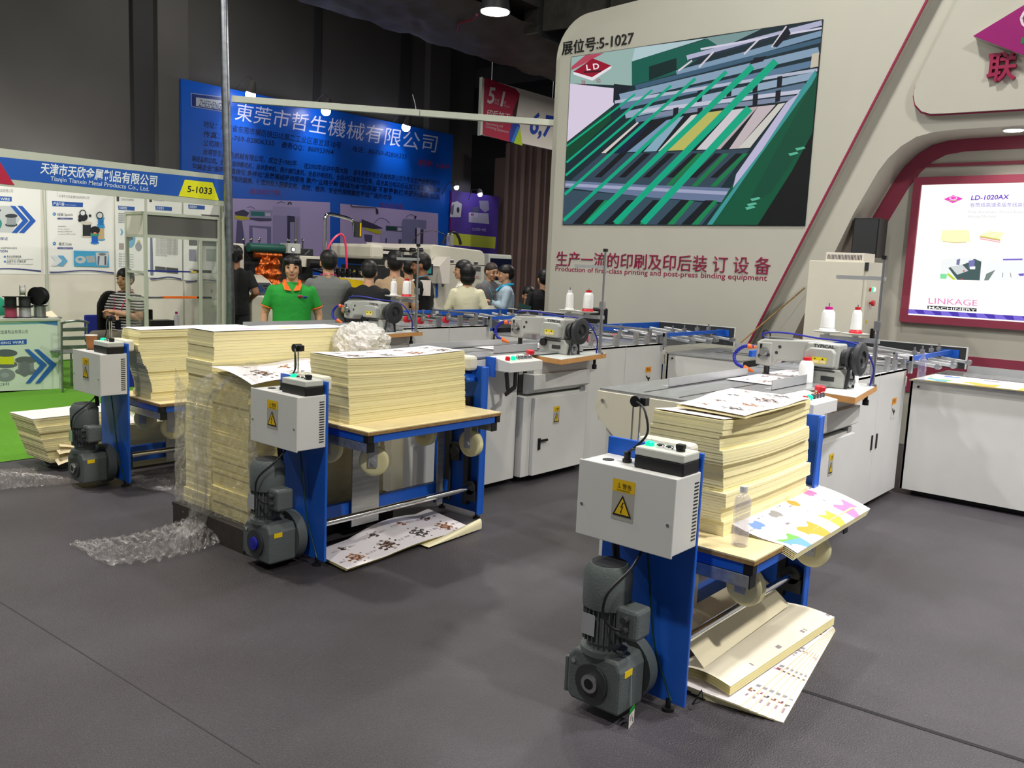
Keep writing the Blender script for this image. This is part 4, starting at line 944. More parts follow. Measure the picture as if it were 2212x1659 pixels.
    B().obox((4.66, .36, .835), (-.2, 0, 1), (0, 1, 0), .13, .03, .016).obox((4.70, .36, .765), (1, 0, .45), (0, 1, 0), .12, .03, .016).obox((4.75, .36, .845), (0, 0, 1), (0, 1, 0), .11, .03, .016).build('hook_handle', 'black', pb, bevel=.003)
    # laminate shelf that carries the sewing head
    wp = [(5.15, .255), (5.93, .375), (5.87, .84), (5.36, .84), (5.22, .60)]
    B().prism(wp, 'Z', .936, .974).build('sewing_table', 'wood_edge', t, bevel=.002)
    B().prism(wp, 'Z', .9742, .9762).build('table_surface', 'laminate', t)
    B().cyl((5.80, .40, .85), (5.80, .40, .936), .012, n=10).cyl((5.80, .40, .85), (5.80, .40, .885), .02, n=10).build('clamp_screw', 'black', t, smooth=True)
    # folding section: posts, shafts, red wheels, blue side bars
    for x, v in ((6.02, .60), (6.02, 1.22), (6.90, .56), (6.90, 1.22)): B().box(x-.02, x+.02, v-.012, v+.012, 1.0, 1.13).build('frame_post', 'steel', t)
    for x in (6.02, 6.90): B().box(x-.02, x+.02, .56, 1.235, 1.118, 1.135).build('frame_bar', 'steel', t)
    for x, z in ((6.30, 1.075), (6.62, 1.085), (6.80, 1.05), (7.02, 1.05)):
        s_ = B().cyl((x, .53, z), (x, 1.25, z), .016, n=14).build('roller_shaft', 'chrome', t, smooth=True)
        for v in (.53, 1.24): B().box(x-.03, x+.03, v-.012, v+.012, 1.0, z+.03).build('shaft_block', 'steel', s_)
    for x, v, z in ((6.30, .80, 1.062), (6.30, 1.0, 1.062), (6.62, .74, 1.07), (6.62, .98, 1.07)):
        B().cyl((x, v-.018, z-.018), (x, v+.018, z-.018), .038, n=20).build('drive_wheel', 'red', t, smooth=True)
        B().box(x-.022, x+.022, v-.055, v-.025, z-.02, z+.055).build('wheel_clamp', 'steel', t)
        B().cyl((x, v-.04, z+.05), (x, v-.04, z+.10), .006, n=8).cyl((x, v-.04, z+.09), (x, v-.04, z+.10), .016, n=10).build('thumb_screw', 'steel', t, smooth=True)
    sg = B()
    for i in range(9): sg.box(5.95+i*.045, 5.975+i*.045, .57, 1.24, 1.002, 1.012)
    sg.build('grating', 'alu', t)
    B().box(5.95, 7.0, 1.285, 1.31, 1.07, 1.115).build('blue_side_bar', 'blue_paint', t)
    B().box(7.02, 8.22, .47, .49, 1.065, 1.10).build('blue_side_bar', 'blue_paint', t)
    B().box(7.02, 7.06, .468, .492, .97, 1.10).build('bar_post', 'steel', t)
    B().box(7.04, 8.26, 1.255, 1.275, .985, 1.12).build('blue_side_plate', 'blue_paint', t)
    B().box(7.095, 7.18, .56, .64, .05, .99).build('blue_post', 'blue_paint', t); B().box(7.095, 7.16, .53, .56, .80, .93).build('post_cover', 'cream_metal', t)
    # slanted fingers that lay the books down, and the dark back stop
    for i, x in enumerate((7.30, 7.52, 7.78, 8.02)):
        p0 = (x-.05, 1.05, 1.085); p1 = (x+.05, .36-.06*(i % 2), 1.015)
        f = B().obox(((p0[0]+p1[0])/2, (p0[1]+p1[1])/2, (p0[2]+p1[2])/2), Vector(p1)-Vector(p0), (0, 0, 1), .72, .035, .026).build('lay_finger', 'alu', t, bevel=.004)
        B().cyl((p1[0]-.03, p1[1], p1[2]), (p1[0]+.03, p1[1], p1[2]), .022, n=14).build('finger_roller', 'steel', f, smooth=True)
        B().cyl((p0[0], .52, 1.06), (p0[0], .52, 1.16), .008, n=8).box(p0[0]-.02, p0[0]+.02, .505, .535, 1.10, 1.13).build('finger_clamp', 'steel', f)
    for x in (7.2, 7.6, 8.0): B().cyl((x, .50, 1.055), (x+.1, 1.25, 1.055), .013, n=10).build('cross_rod', 'chrome', t, smooth=True)
    bsx = 8.24
    B().box(bsx, bsx+.012, .36, 1.25, .94, 1.125).build('back_stop', 'dark_grey', t)
    B().box(bsx-.006, bsx+.018, .352, .364, .94, 1.13).box(bsx-.004, bsx+.016, .36, 1.25, 1.123, 1.131).build('stop_edge', 'white_metal', t)
    B().box(bsx-.01, bsx, .42, .56, 1.03, 1.10).build('blue_block', 'blue_paint', t)
    B().add([(7.1, 1.2, 1.0), (8.2, 1.2, 1.0), (8.2, .62, .955), (7.1, .62, .955)], [(0, 1, 2, 3)]).build('slide_plate', 'dark_grey', t)
    # delivery table across the end of the line
    ye = {'near': -2.9, 'mid': -.27, 'far': -.27}[k]
    q = thing('delivery_table', 'white steel-topped delivery table at the end of the '+{'near': 'nearest sewing line, at right', 'mid': 'middle sewing line', 'far': 'far-left sewing line'}[k], 'table', (7.7, y0+.1, 0), 'delivery tables')
    B().box(7.12, 7.14, ye, .49, .045, .905).box(7.12, 8.25, .47, .49, .045, .905).box(8.23, 8.25, ye, .47, .045, .905).build('panel', 'white_metal', q, bevel=.002)
    B().box(7.11, 8.26, ye, .50, .905, .915).build('top_plate', 'brushed', q)
    B().box(8.23, 8.245, ye, .34, .915, .975).build('rear_rail', 'alu', q)
    B().cyl((7.112, .43, .865), (7.121, .43, .865), .009, n=10).build('bolt', 'black', q)
    B().box(7.2, 8.2, ye, .42, 0, .045).build('plinth', 'black', q)
    sb = B()
    for x in (7.62, 7.78): sb.box(x, x+.02, ye, .25, .9151, .9185)
    sb.build('delivery_belts', 'dark_grey', q)
    return t
for k in ('near', 'mid', 'far'): line_unit(k)

# ---- sewing heads, thread stands and cones
def sewing_head(k):
    y0 = Y0[k]; sh = (0, y0, 0); B = lambda: MB(sh)
    lab = {'near': 'nearest grey sewing machine head, beside a thread cone on its table', 'mid': 'middle grey sewing machine head above the black-handled cabinet door', 'far': 'far-left grey sewing machine head behind the bubble wrap'}[k]
    x, zt_ = 5.55, .977
    t = thing('sewing_machine', lab, 'sewing machine', (x, y0+.58, zt_), 'grey long-arm sewing machine heads')
    # base and pillar, arm towards the needle, face end
    B().prism([(.44, zt_), (.72, zt_), (.72, zt_+.10), (.69, zt_+.115), (.47, zt_+.115), (.44, zt_+.08)], 'X', x-.09, x+.09).build('base', 'sew_paint', t, bevel=.008)
    B().prism([(.49, zt_+.115), (.70, zt_+.115), (.70, zt_+.20), (.70, zt_+.275), (.49, zt_+.275)], 'X', x-.075, x+.08).build('pillar', 'sew_paint', t, bevel=.012)
    B().prism([(.50, zt_+.13), (.69, zt_+.13), (.69, zt_+.22), (.66, zt_+.245), (.52, zt_+.245), (.50, zt_+.22)], 'X', x-.125, x-.075).build('gear_cover', 'sew_paint', t, bevel=.008)
    B().prism([(.50, zt_+.27), (.66, zt_+.285), (1.0, zt_+.27), (1.04, zt_+.255), (1.04, zt_+.12), (1.03, zt_+.09), (.93, zt_+.09), (.90, zt_+.13), (.70, zt_+.14), (.66, zt_+.19), (.50, zt_+.19)], 'X', x-.06, x+.06).build('arm', 'sew_paint', t, bevel=.012)
    B().box(x-.066, x+.066, .935, 1.046, zt_+.095, zt_+.25).build('face_plate', 'sew_paint', t, bevel=.01)
    B().cyl((x-.068, .985, zt_+.185), (x-.085, .985, zt_+.185), .030, n=20).cyl((x-.085, .985, zt_+.185), (x-.10, .985, zt_+.185), .020, n=16).box(x-.082, x-.064, .96, 1.01, zt_+.135, zt_+.155).build('thread_tension', 'steel', t, smooth=True)
    B().cyl((x-.068, 1.015, zt_+.155), (x-.078, 1.015, zt_+.155), .012, n=10).cyl((x-.068, .955, zt_+.165), (x-.076, .955, zt_+.165), .010, n=10).build('thread_guide', 'dark_grey', t, smooth=True)
    for v, z in ((.885, .225), (.905, .185)): B().cyl((x-.0615, v, zt_+z), (x-.059, v, zt_+z), .011, n=14).build('arm_plug', 'dark_grey', t)
    B().box(x-.068, x-.064, 1.005, 1.02, zt_+.14, zt_+.235).build('take_up_slot', 'black', t)
    B().box(x-.012, x+.012, .985, 1.005, zt_+.032, zt_+.10).cyl((x, .975, zt_+.02), (x, .975, zt_+.09), .006, n=8).box(x-.02, x+.012, .97, 1.01, zt_+.026, zt_+.036).build('presser_foot', 'dark_grey', t)
    B().tube(curve_pts([(x, 1.03, zt_+.25), (x, 1.035, zt_+.31), (x, 1.01, zt_+.325), (x, .985, zt_+.30), (x, .985, zt_+.265)]), .005, 6).build('take_up_guard', 'black', t, smooth=True)
    B().box(x-.05, x+.05, .80, 1.0, zt_+.276, zt_+.284).build('top_cover', 'steel', t)
    # hand wheel with its pulley, belt running down
    B().rev((x, .485, zt_+.19), (x, .355, zt_+.19), [(0, .055), (.25, .055), (.28, .075), (.40, .075), (.44, .05), (.6, .05), (.66, .098), (.72, .105), (.9, .105), (.96, .094), (.96, .055), (.86, .05), (.86, .02), (.98, .018)], 32).build('hand_wheel', 'dark_grey', t, smooth=True)
    B().obox((x+.05, .43, zt_+.09), (-.15, 0, 1), (0, 1, 0), .19, .010, .016).obox((x-.05, .43, zt_+.09), (.25, 0, 1), (0, 1, 0), .19, .010, .016).build('drive_belt', 'dark_grey', t)
    B().cyl((x, .425, zt_+.045), (x, .45, zt_+.045), .04, n=20).cyl((x-.01, .40, zt_+.045), (x-.01, .425, zt_+.045), .02, n=14).build('bobbin_winder', 'steel', t, smooth=True)
    B().cyl((x-.092, .665, zt_+.085), (x-.115, .665, zt_+.085), .030, n=18).build('stitch_dial', 'black', t, smooth=True)
    B().box(x-.0925, x-.089, .50, .585, zt_+.04, zt_+.07).build('rating_plate', 'dark_grey', t)
    B().box(x-.093, x-.087, .50, .69, zt_+.098, zt_+.108).build('oil_trough', 'dark_grey', t)
    pc = Pic((x-.1255, y0+.64, zt_+.148), (0, -1, 0), (0, 0, 1), (-1, 0, 0)); pc.rect(0, 0, .095, .042, (222, 206, 24))
    for i in (0, 1): pc.rect(.006+i*.046, .004, .044+i*.046, .022, (230, 214, 170)); pc.poly([(.012+i*.05, .026), (.026+i*.05, .026), (.019+i*.05, .038)], (60, 50, 10))
    pc.build('caution_sticker', 'print', t)
    pc = Pic((x-.0765, y0+.655, zt_+.247), (0, -1, 0), (0, 0, 1), (-1, 0, 0)); pc.text('TYPICAL', (0, 0), (.135, 0), .022, (70, 70, 74), off=.03); pc.build('maker_lettering', 'print', t)
    pc = Pic((x-.0765, y0+.655, zt_+.247), (0, -1, 0), (0, 0, 1), (-1, 0, 0))
    # blue cooling hoses with orange nozzles
    B().tube(curve_pts([(x-.07, 1.06, zt_+.21), (x-.08, 1.13, zt_+.205), (x-.09, 1.185, zt_+.15), (x-.10, 1.165, zt_+.09), (x-.09, 1.09, zt_+.06)], 10), .011, 10, rad=[.011+.002*(i % 2) for i in range(41)]).build('air_hose', 'blue_hose', t)
    for a, b in (((x-.075, 1.10, zt_+.21), (x-.068, 1.045, zt_+.207)), ((x-.092, 1.11, zt_+.065), (x-.085, 1.045, zt_+.045))): B().cyl(a, b, .019, .007, n=12).build('hose_nozzle', 'orange', t, smooth=True)
    B().tube(curve_pts([(x, 1.0, zt_+.26), (x-.01, 1.03, zt_+.30), (x+.02, .90, zt_+.315), (x+.08, .70, zt_+.295), (x+.14, .45, zt_+.27), (x+.20, .36, zt_+.14), (x+.24, .38, zt_+.005)]), .006, 7).build('air_tube', 'blue_hose', t)
    # stand for the thread
    px, pv = 5.845, .385
    s = thing('thread_stand', {'near': 'nearest steel thread stand with two trays', 'mid': 'middle steel thread stand in front of the white wall', 'far': 'far-left steel thread stand in front of the visitors'}[k], 'thread stand', (px, y0+pv, zt_), 'steel thread stands on the sewing tables')
    B().cyl((px, pv, zt_), (px, pv, 1.36), .014, n=14).cyl((px, pv, 1.36), (px, pv, 1.80), .009, n=12).cyl((px, pv, zt_), (px, pv, zt_+.01), .03, n=16).build('pole', 'steel', s, smooth=True)
    B().box(px-.014, px+.014, pv-.014, pv+.014, 1.80, 1.825).build('pole_cap', 'black', s)
    B().box(px-.018, px+.018, pv-.02, pv+.02, 1.34, 1.40).build('pole_clamp', 'steel', s)
    B().box(px-.004, px+.004, pv-.02, pv+.30, 1.665, 1.69).build('guide_arm', 'alu', s)
    for v in (.13, .28): B().tube([(px+.01+.012*math.cos(a*.7), pv+v, 1.677+.012*math.sin(a*.7)) for a in range(10)], .0025, 5).build('guide_eye', 'black', s)
    B().box(px-.010, px+.010, pv-.02, pv+.37, 1.255, 1.285).build('tray_arm', 'alu', s)
    cones = []
    for v in (.135, .325):
        B().rev((px-.01, pv+v, 1.285), (px-.01, pv+v, 1.312), [(0, .018), (.4, .02), (.7, .085), (1, .09)], 28).build('tray', 'grey_plastic', s, smooth=True)
        B().cyl((px-.01, pv+v, 1.312), (px-.01, pv+v, 1.50), .004, n=8).build('spindle', 'steel', s); cones.append((px-.01, pv+v, 1.3125))
    return cones
def cone(label, p, cap, base, h=.15, r0=.045, r1=.036):
    x, y, z = p; t = thing('thread_cone', label, 'thread cone', (x, y, z), 'white thread cones')
    MB().rev((x, y, z), (x, y, z+.022), [(0, r0*1.18), (.5, r0*1.15), (1, r0*.9)], 22).build('cone_base', base, t, smooth=True)
    MB().rev((x, y, z+.018), (x, y, z+h), [(0, r0*.8), (.06, r0), (.82, r1), (.94, r1*.8), (1, r1*.5)], 22).build('thread', 'thread_white', t, smooth=True)
    MB().cyl((x, y, z+h), (x, y, z+h+.018), r1*.58, n=16).build('cone_cap', cap, t, smooth=True)
CL = {'near': ('white thread cone with a magenta cap on the nearest stand', 'white thread cone with a red foot on the nearest stand'), 'mid': ('slim uncapped thread cone on the middle stand', 'red-capped thread cone on the middle stand'), 'far': ('slim white thread cone on the far-left stand', 'red-capped thread cone on the far-left stand')}
for k in ('near', 'mid', 'far'):
    c = sewing_head(k); y0 = Y0[k]
    c = [(a, b+y0, z) for a, b, z in c]
    cone(CL[k][1], c[0], 'red', 'red', .155, .042 if k != 'near' else .036, .040 if k != 'near' else .030)
    cone(CL[k][0], c[1], 'magenta' if k == 'near' else 'thread_white', 'thread_white', .145, .046 if k == 'near' else .033, .042 if k == 'near' else .030)
y0 = Y0['near']
cone('red-capped thread cone standing on the nearest sewing table before the machine', (5.40, y0+.66, .9765), 'red', 'red', .165, .047, .044)
cone('white thread cone half hidden behind the nearest hand wheel', (5.72, y0+.47, .9765), 'thread_white', 'thread_white', .17, .036, .034)
# small wire gadget, sheets under the needle, bottle and papers on the near delivery table
tag(MB().cyl((5.80, y0+.50, .977), (5.80, y0+.50, 1.03), .006, n=8).ball((5.80, y0+.50, 1.035), .014, 10).box(5.76, 5.80, y0+.49, y0+.51, .977, .99).build('thread_snips', 'dark_grey', loc=(5.8, y0+.5, .977), smooth=True), 'small dark thread gadget on the nearest sewing table', 'tool')
for k, lb in (('near', 'printed sheet under the nearest sewing needle'), ('mid', 'printed sheet under the middle sewing needle')):
    yy = Y0[k]; tag(printed('printed_sheet', quadfn([(5.0, yy+.72), (6.0, yy+.72), (6.0, yy+1.02), (5.0, yy+1.02)], 1.0055, .002), 120, 40, animals(5, tint=((90, 84, 80), (70, 66, 66), (120, 100, 90))), None, (5.5, yy+.9, 1.0)), lb, 'paper sheet')
p = at(1989, 822, 'Z', .93); bottle('small lilac-tinted water bottle on the nearest delivery table', p.x, p.y, .932, .20, .031, 'bottle_plastic')
t = thing('printed_bundle', 'thin bundle of sheets on the edge of the nearest delivery table', 'paper bundle', (7.3, 1.2, .915))
for i in range(4): MB().prism(rectq(7.085-.006*i, 7.62, -1.0, y0+.48-.012*i), 'Z', .9155+.0035*i, .9188+.0035*i).build('sheet', 'paper_yellow' if i % 2 else 'paper_deep', t)
printed('top_sheet', quadfn([(7.07, 1.86), (7.07, -1.0), (7.62, -1.0), (7.62, 1.86)], .931), 120, 40, lambda u, v: shapes((u*2.2) % 1, v*.9+.02), t)
# ================================================================== things along the white wall
# tall electric cabinet
xf, ya, yb = 8.16, 3.20, 2.655
t = thing('electric_cabinet', 'tall pale electric cabinet with indicator lights beside the light box', 'cabinet', (8.3, 2.9, 0))
MB().box(xf, 8.56, yb, ya, .08, 1.835).build('body', 'cream_metal', t, bevel=.004)
MB().box(xf-.02, xf-.002, yb+.03, ya, .1, 1.83).build('door', 'cream_metal', t, bevel=.003)
MB().box(xf+.03, 8.56, yb, ya, 0, .08).build('plinth', 'black', t)
v = MB().box(xf+.04, 8.50, yb+.06, ya-.13, 1.835, 1.915).build('vent_box', 'booth_white', t, bevel=.003)
sl = MB()
for i in range(24): sl.box(xf+.0385, xf+.0405, yb+.08+i*.0135, yb+.086+i*.0135, 1.85, 1.895)
sl.build('vent_slots', 'black', v)
for i, m_ in enumerate(('glow_red', 'glow_green', 'glow_pilot')): MB().cyl((xf+.10+i*.055, yb-.001, 1.585), (xf+.10+i*.055, yb-.014, 1.585), .018, n=14).build('pilot_light', m_, t, smooth=True)
MB().rev((xf+.13, yb, 1.46), (xf+.13, yb-.045, 1.46), [(0, .012), (.4, .012), (.45, .026), (1, .026)], 16).build('stop_button', 'red', t, smooth=True)
MB().box(xf+.07, xf+.10, yb-.002, yb, 1.27, 1.30).build('sticker', 'yellow', t)
MB().box(xf-.012, xf+.0, yb-.004, yb+.028, 1.755, 1.83).box(xf-.012, xf+.03, yb-.004, yb+.01, 1.69, 1.705).build('hinge', 'dark_grey', t)
MB().box(xf+.23, xf+.28, yb-.03, yb, 1.12, 1.22).build('door_handle', 'black', t, bevel=.004)
# loudspeaker on its pole in the alcove
a = at(1845, 471, 'X', 8.86); b = at(1901, 471, 'X', 8.86); c = at(1872, 552, 'X', 8.86)
t = thing('loudspeaker', 'black loudspeaker above the tall pale electric cabinet', 'loudspeaker', (8.98, (a.y+b.y)/2, 0))
MB().box(8.86, 9.12, b.y, a.y, 1.90, a.z).build('speaker_case', 'black', t, bevel=.006)
MB().box(8.855, 8.86, b.y+.012, a.y-.012, 1.915, a.z-.012).build('grille', 'dark_grey', t)
MB().cyl((8.99, (a.y+b.y)/2, .01), (8.99, (a.y+b.y)/2, 1.90), .018, n=12).cyl((8.99, (a.y+b.y)/2, 0), (8.99, (a.y+b.y)/2, .012), .16, n=20).build('stand', 'dark_grey', t, smooth=True)
# long rod leaning against the wall, a black chair back, small dark box
tag(MB().cyl((8.238, at(1600, 740, 'X', 8.238).y, .982), at(1738, 622, 'X', 8.69), .008, n=8).build('wooden_rod', 'ply_edge', loc=(8.238, 3.9, .98)), 'thin wooden rod leaning on the white wall behind the delivery table', 'rod')
t = thing('office_chair', 'black chair back standing by the white wall behind the middle line', 'chair', (7.6, 5.75, 0))
a = at(1262, 662, 'X', 7.6); b = at(1312, 662, 'X', 7.6)
MB().box(7.58, 7.63, b.y, a.y, .78, a.z).build('backrest', 'black', t, bevel=.02)
MB().box(7.20, 7.62, b.y-.01, a.y+.01, .45, .52).build('seat', 'black', t, bevel=.02)
for x in (7.24, 7.58):
    for yy in (b.y+.02, a.y-.02): MB().cyl((x, yy, 0), (x, yy, .45), .012, n=10).build('leg', 'dark_grey', t, smooth=True)
for yy in (b.y+.03, a.y-.03): MB().cyl((7.61, yy, .45), (7.61, yy, .85), .012, n=10).build('back_post', 'dark_grey', t, smooth=True)
# ================================================================== wire maker's booth at the left
def pm(ax, val, ox, oy, s, f):
    """photo detail (zoomed by s from corner ox,oy) to coordinates on a plane of the place"""
    def g(x, y): return f(at(ox+x*s, oy+y*s, ax, val))
    return g
g = MB().add([(-3, 7.07, .004), (6.4, 7.07, .004), (6.4, 13.2, .004), (-3, 13.2, .004)], [(0, 1, 2, 3)])
o = g.build('floor_booth', 'carpet_green'); o['kind'] = 'structure'
bt = thing('exhibition_booth', 'white panelled booth with a blue name fascia at left', 'booth', (4.6, 11.5, 0))
for i in range(4):
    MB().box(3.15+.99*(i-1)+.02, 4.14+.99*(i-1)-.02, 12.99, 13.01, .02, 2.5).build('wall_panel', 'booth_white', bt)
for i in range(3): MB().box(6.11, 6.13, 10.02+.99*i+.02, 11.01+.99*i-.02, .02, 2.5).build('wall_panel', 'booth_white', bt)
for x in (2.16, 3.15, 4.14, 5.13): MB().cyl((x, 12.98, 0), (x, 12.98, 2.5), .021, n=8).build('post', 'alu_frame', bt)
for y in (13.0, 12.0, 11.01, 10.02): MB().cyl((6.12, y, 0), (6.12, y, 2.62), .021, n=8).build('post', 'alu_frame', bt)
MB().box(1.6, 6.14, 9.97, 10.01, 2.245, 2.625).build('fascia', 'alu_frame', bt)
pc = Pic((0, 9.968, 0), (1, 0, 0), (0, 0, 1), (0, -1, 0), pm('Y', 9.968, 0, 300, .2411, lambda p: (p.x, p.z)))
pc.poly([(-700, 90), (2050, 370), (2050, 560), (130, 365), (-700, 280)], (24, 84, 176))
pc.poly([(-700, 90), (-30, 160), (130, 415), (-700, 330)], (176, 24, 60))
pc.text('天津市天欣金属制品有限公司', (360, 300), (1402, 420), -78, (226, 232, 236), off=.018); pc.text('Tianjin Tianxin Metal Products Co., Ltd.', (450, 372), (1335, 468), -40, (206, 216, 228), off=.006)
pc.poly([(1655, 365), (1905, 392), (1962, 553), (1600, 512)], (228, 226, 24)); pc.text('5-1033', (1676, 475), (1896, 497), -58, (20, 24, 30), off=.02)
pc.build('fascia_print', 'print', bt)
def poster(label, ax, val, o, u, n, draw, f):
    t = thing('poster', label, 'poster', o, 'product posters in the wire booth')
    pc = Pic(o, u, (0, 0, 1), n, pm(ax, val, 0, 300, .2411, f)); pc.o = Vector((0, val, 0)) if ax == 'Y' else Vector((val, 0, 0)); draw(pc); pc.build('print', 'print', t); return t
fy = lambda p: (p.x, p.z)
WH = (246, 245, 242)
def wave(pc, x0, x1, y): 
    n = 14; top = [(x0+(x1-x0)*i/n, y+10*math.sin(i/n*5.5+1.4)+.02*(i/n)*(x1-x0)) for i in range(n+1)]
    pc.poly([(a, b) for a, b in top]+[(a, b+8+8*abs(.5-i/n)) for i, (a, b) in list(enumerate(top))[::-1]], (60, 60, 130))
def spool(pc, x, y, w, h, c1, c2, c3):
    pc.disc(x, y+h, w*.62, c1, w*.2); pc.poly([(x-w*.45, y), (x+w*.45, y), (x+w*.45, y+h), (x-w*.45, y+h)], c2); pc.disc(x, y, w*.62, c3, w*.2)
def p1(pc):
    pc.poly([(-500, 390), (362, 440), (370, 1215), (-500, 1200)], WH); pc.text('天津市天欣金属制品有限公司', (-180, 465), (115, 480), -24, (90, 96, 110)); pc.poly([(-200, 500), (105, 520), (105, 562), (-200, 545)], (30, 90, 176)); pc.text('STITCHING WIRE', (-190, 540), (88, 552), -24, (230, 240, 250), off=.02)
    pc.poly([(-300, 600), (100, 600), (180, 720), (100, 840), (-300, 830)], (206, 210, 212)); spool(pc, -60, 640, 110, 150, (60, 70, 74), (206, 216, 40), (70, 80, 84)); spool(pc, 100, 690, 90, 80, (70, 76, 82), (160, 166, 170), (60, 66, 72)); pc.disc(-10, 760, 26, (60, 150, 140), 40)
    for d in (90, 155): pc.poly([(d, 598), (d+45, 602), (d+165, 735), (d+60, 845), (d+12, 842), (d+112, 732)], (40, 96, 190))
    pc.text('高强度 品质保证', (-200, 905), (70, 905), -22, (60, 70, 140)); pc.text('QUALITY DEMANDS', (-130, 985), (150, 985), -16, (120, 124, 130)); pc.text('IMAGINATION', (-150, 1015), (66, 1015), -20, (50, 70, 150), off=.01)
    for yy, s in ((1055, '专业化高端设备'), (1098, '品类齐全 价廉实惠')): pc.disc(42, yy, 9, (80, 130, 200)); pc.text(s, (58, yy+8), (190 if yy < 1080 else 230, yy+8), -18, (70, 76, 84)); pc.text('Professional high end equipment', (58, yy+24), (292, yy+28), -10, (90, 96, 100))
    wave(pc, -300, 365, 1160)
def p2(pc):
    pc.poly([(385, 440), (1020, 500), (1028, 1215), (392, 1215)], WH); pc.text('天津市天欣金属制品有限公司', (525, 522), (798, 540), -20, (90, 96, 104)); pc.stroke([(512, 470), (512, 522)], 3, (170, 170, 176))
    pc.poly([(465, 556), (744, 572), (742, 612), (470, 604)], (36, 86, 172)); pc.text('产品包装', (476, 592), (576, 598), -24, (236, 242, 250), off=.015); pc.text('PRODUCT PACKAGING', (586, 594), (680, 600), -9, (210, 224, 244))
    for y, s, e, b in ((674, '线轴 Spools', 650, '1-1000kg/Spools'), (938, '卷式 Coils', 640, '20-1000kg/Coils')):
        pc.disc(486, y, 15, (60, 130, 200)); pc.poly([(480, y-6), (494, y), (480, y+6)], (230, 240, 250)); pc.text(s, (512 if y < 800 else 525, y+16), (e, y+16), -24, (60, 66, 80)); pc.poly([(514, y+32), (650, y+34), (650, y+50), (514, y+48)], (50, 54, 140)); pc.text(b, (524, y+46), (642, y+47), -10, (220, 224, 240))
    for k, s in enumerate(('多种包装规格可选', 'Provide a variety of', 'packaging specifications', 'to meet your different needs')): pc.text(s, (516, 790+k*22), (590+28*k, 790+k*22), -11, (130, 134, 140))
    spool(pc, 775, 755, 80, 115, (214, 206, 190), (40, 44, 50), (220, 212, 196)); spool(pc, 902, 790, 60, 110, (60, 160, 220), (206, 176, 130), (50, 150, 210)); spool(pc, 900, 712, 56, 60, (50, 150, 210), (40, 120, 190), (50, 160, 220)); spool(pc, 846, 860, 62, 70, (40, 130, 220), (30, 100, 200), (50, 150, 220))
    pc.disc(848, 818, 44, (30, 30, 34), 36); pc.disc(740, 700, 42, (36, 38, 42), 36); pc.disc(712, 728, 16, (30, 30, 34)); pc.disc(738, 664, 30, (50, 52, 56)); pc.disc(738, 664, 21, (226, 228, 230)); pc.disc(890, 686, 33, (54, 56, 60)); pc.disc(890, 686, 24, (214, 216, 218)); pc.disc(802, 688, 12, (40, 42, 46)); pc.disc(846, 852, 17, (240, 150, 110)); pc.poly([(800, 850), (890, 850), (860, 876), (815, 872)], (60, 150, 130))
    for a, c in (((450, 560, 1045), (226, 232, 238)), ((512, 600, 1045), (110, 176, 220))): x0, x1, y = a; pc.poly([(x0, y), (x0+50, y), (x1, y+46), (x0+50, y+92), (x0, y+92), (x0+40, y+46)], c)
    pc.poly([(655, 1000), (968, 1010), (972, 1148), (658, 1140)], (70, 166, 214)); pc.disc(716, 1082, 48, (196, 200, 204), 34); pc.disc(712, 1078, 20, (90, 160, 200), 12); pc.poly([(760, 1050), (840, 1045), (850, 1105), (780, 1110)], (170, 176, 180)); pc.poly([(852, 1018), (968, 1018), (952, 1136), (862, 1132)], (206, 210, 214)); pc.disc(910, 1034, 34, (120, 126, 130), 12); pc.poly([(870, 1050), (888, 1050), (880, 1130), (868, 1130)], (90, 90, 120)); pc.poly([(930, 1050), (948, 1050), (946, 1130), (930, 1130)], (90, 90, 120))
    wave(pc, 440, 1015, 1178)
poster('white poster with blue double arrow and wire spools on the booth back wall', 'Y', 12.985, (4.5, 12.985, 1.3), (1, 0, 0), (0, -1, 0), p1, fy)
poster('white poster of black and blue spools and silver coils on the booth back wall', 'Y', 12.985, (5.6, 12.985, 1.3), (1, 0, 0), (0, -1, 0), p2, fy)
fx = lambda p: (p.y, p.z)
def head(pc, x, y, s):
    pc.poly([(x, y), (x+150, y+12), (x+148, y+46), (x+4, y+38)], (36, 86, 172)); pc.text(s, (x+10, y+28), (x+80, y+34), -20, (230, 238, 250), off=.01)
def p3(pc):
    pc.poly([(1032, 500), (1296, 530), (1300, 1215), (1040, 1215)], WH); pc.rect(1045, 516, 1068, 560, (60, 60, 66)); pc.text('天津市天欣金属制品', (1082, 552), (1200, 556), -16, (110, 116, 124)); head(pc, 1058, 598, '专业设备 精密制造')
    for k in range(5): pc.text('精密金属线材专业生产企业', (1062, 676+k*19), (1170-30*(k == 4), 678+k*19), -12, (90, 96, 100))
    pc.poly([(1080, 806), (1092, 806), (1106, 834), (1092, 862), (1080, 862), (1088, 834)], (120, 190, 220)); pc.disc(1168, 890, 46, (100, 180, 220), 86); pc.poly([(1130, 824), (1170, 830), (1200, 900), (1150, 920), (1126, 890)], (60, 80, 110)); pc.disc(1243, 965, 28, (150, 154, 160), 40); pc.disc(1246, 916, 12, (196, 200, 40), 8); pc.rect(1070, 935, 1110, 990, (176, 160, 150))
    for k in range(6): pc.text('钢丝 Wire products', (1068, 1035+k*22), (1200, 1040+k*22), -10, (120, 124, 130))
    wave(pc, 1056, 1296, 1195)
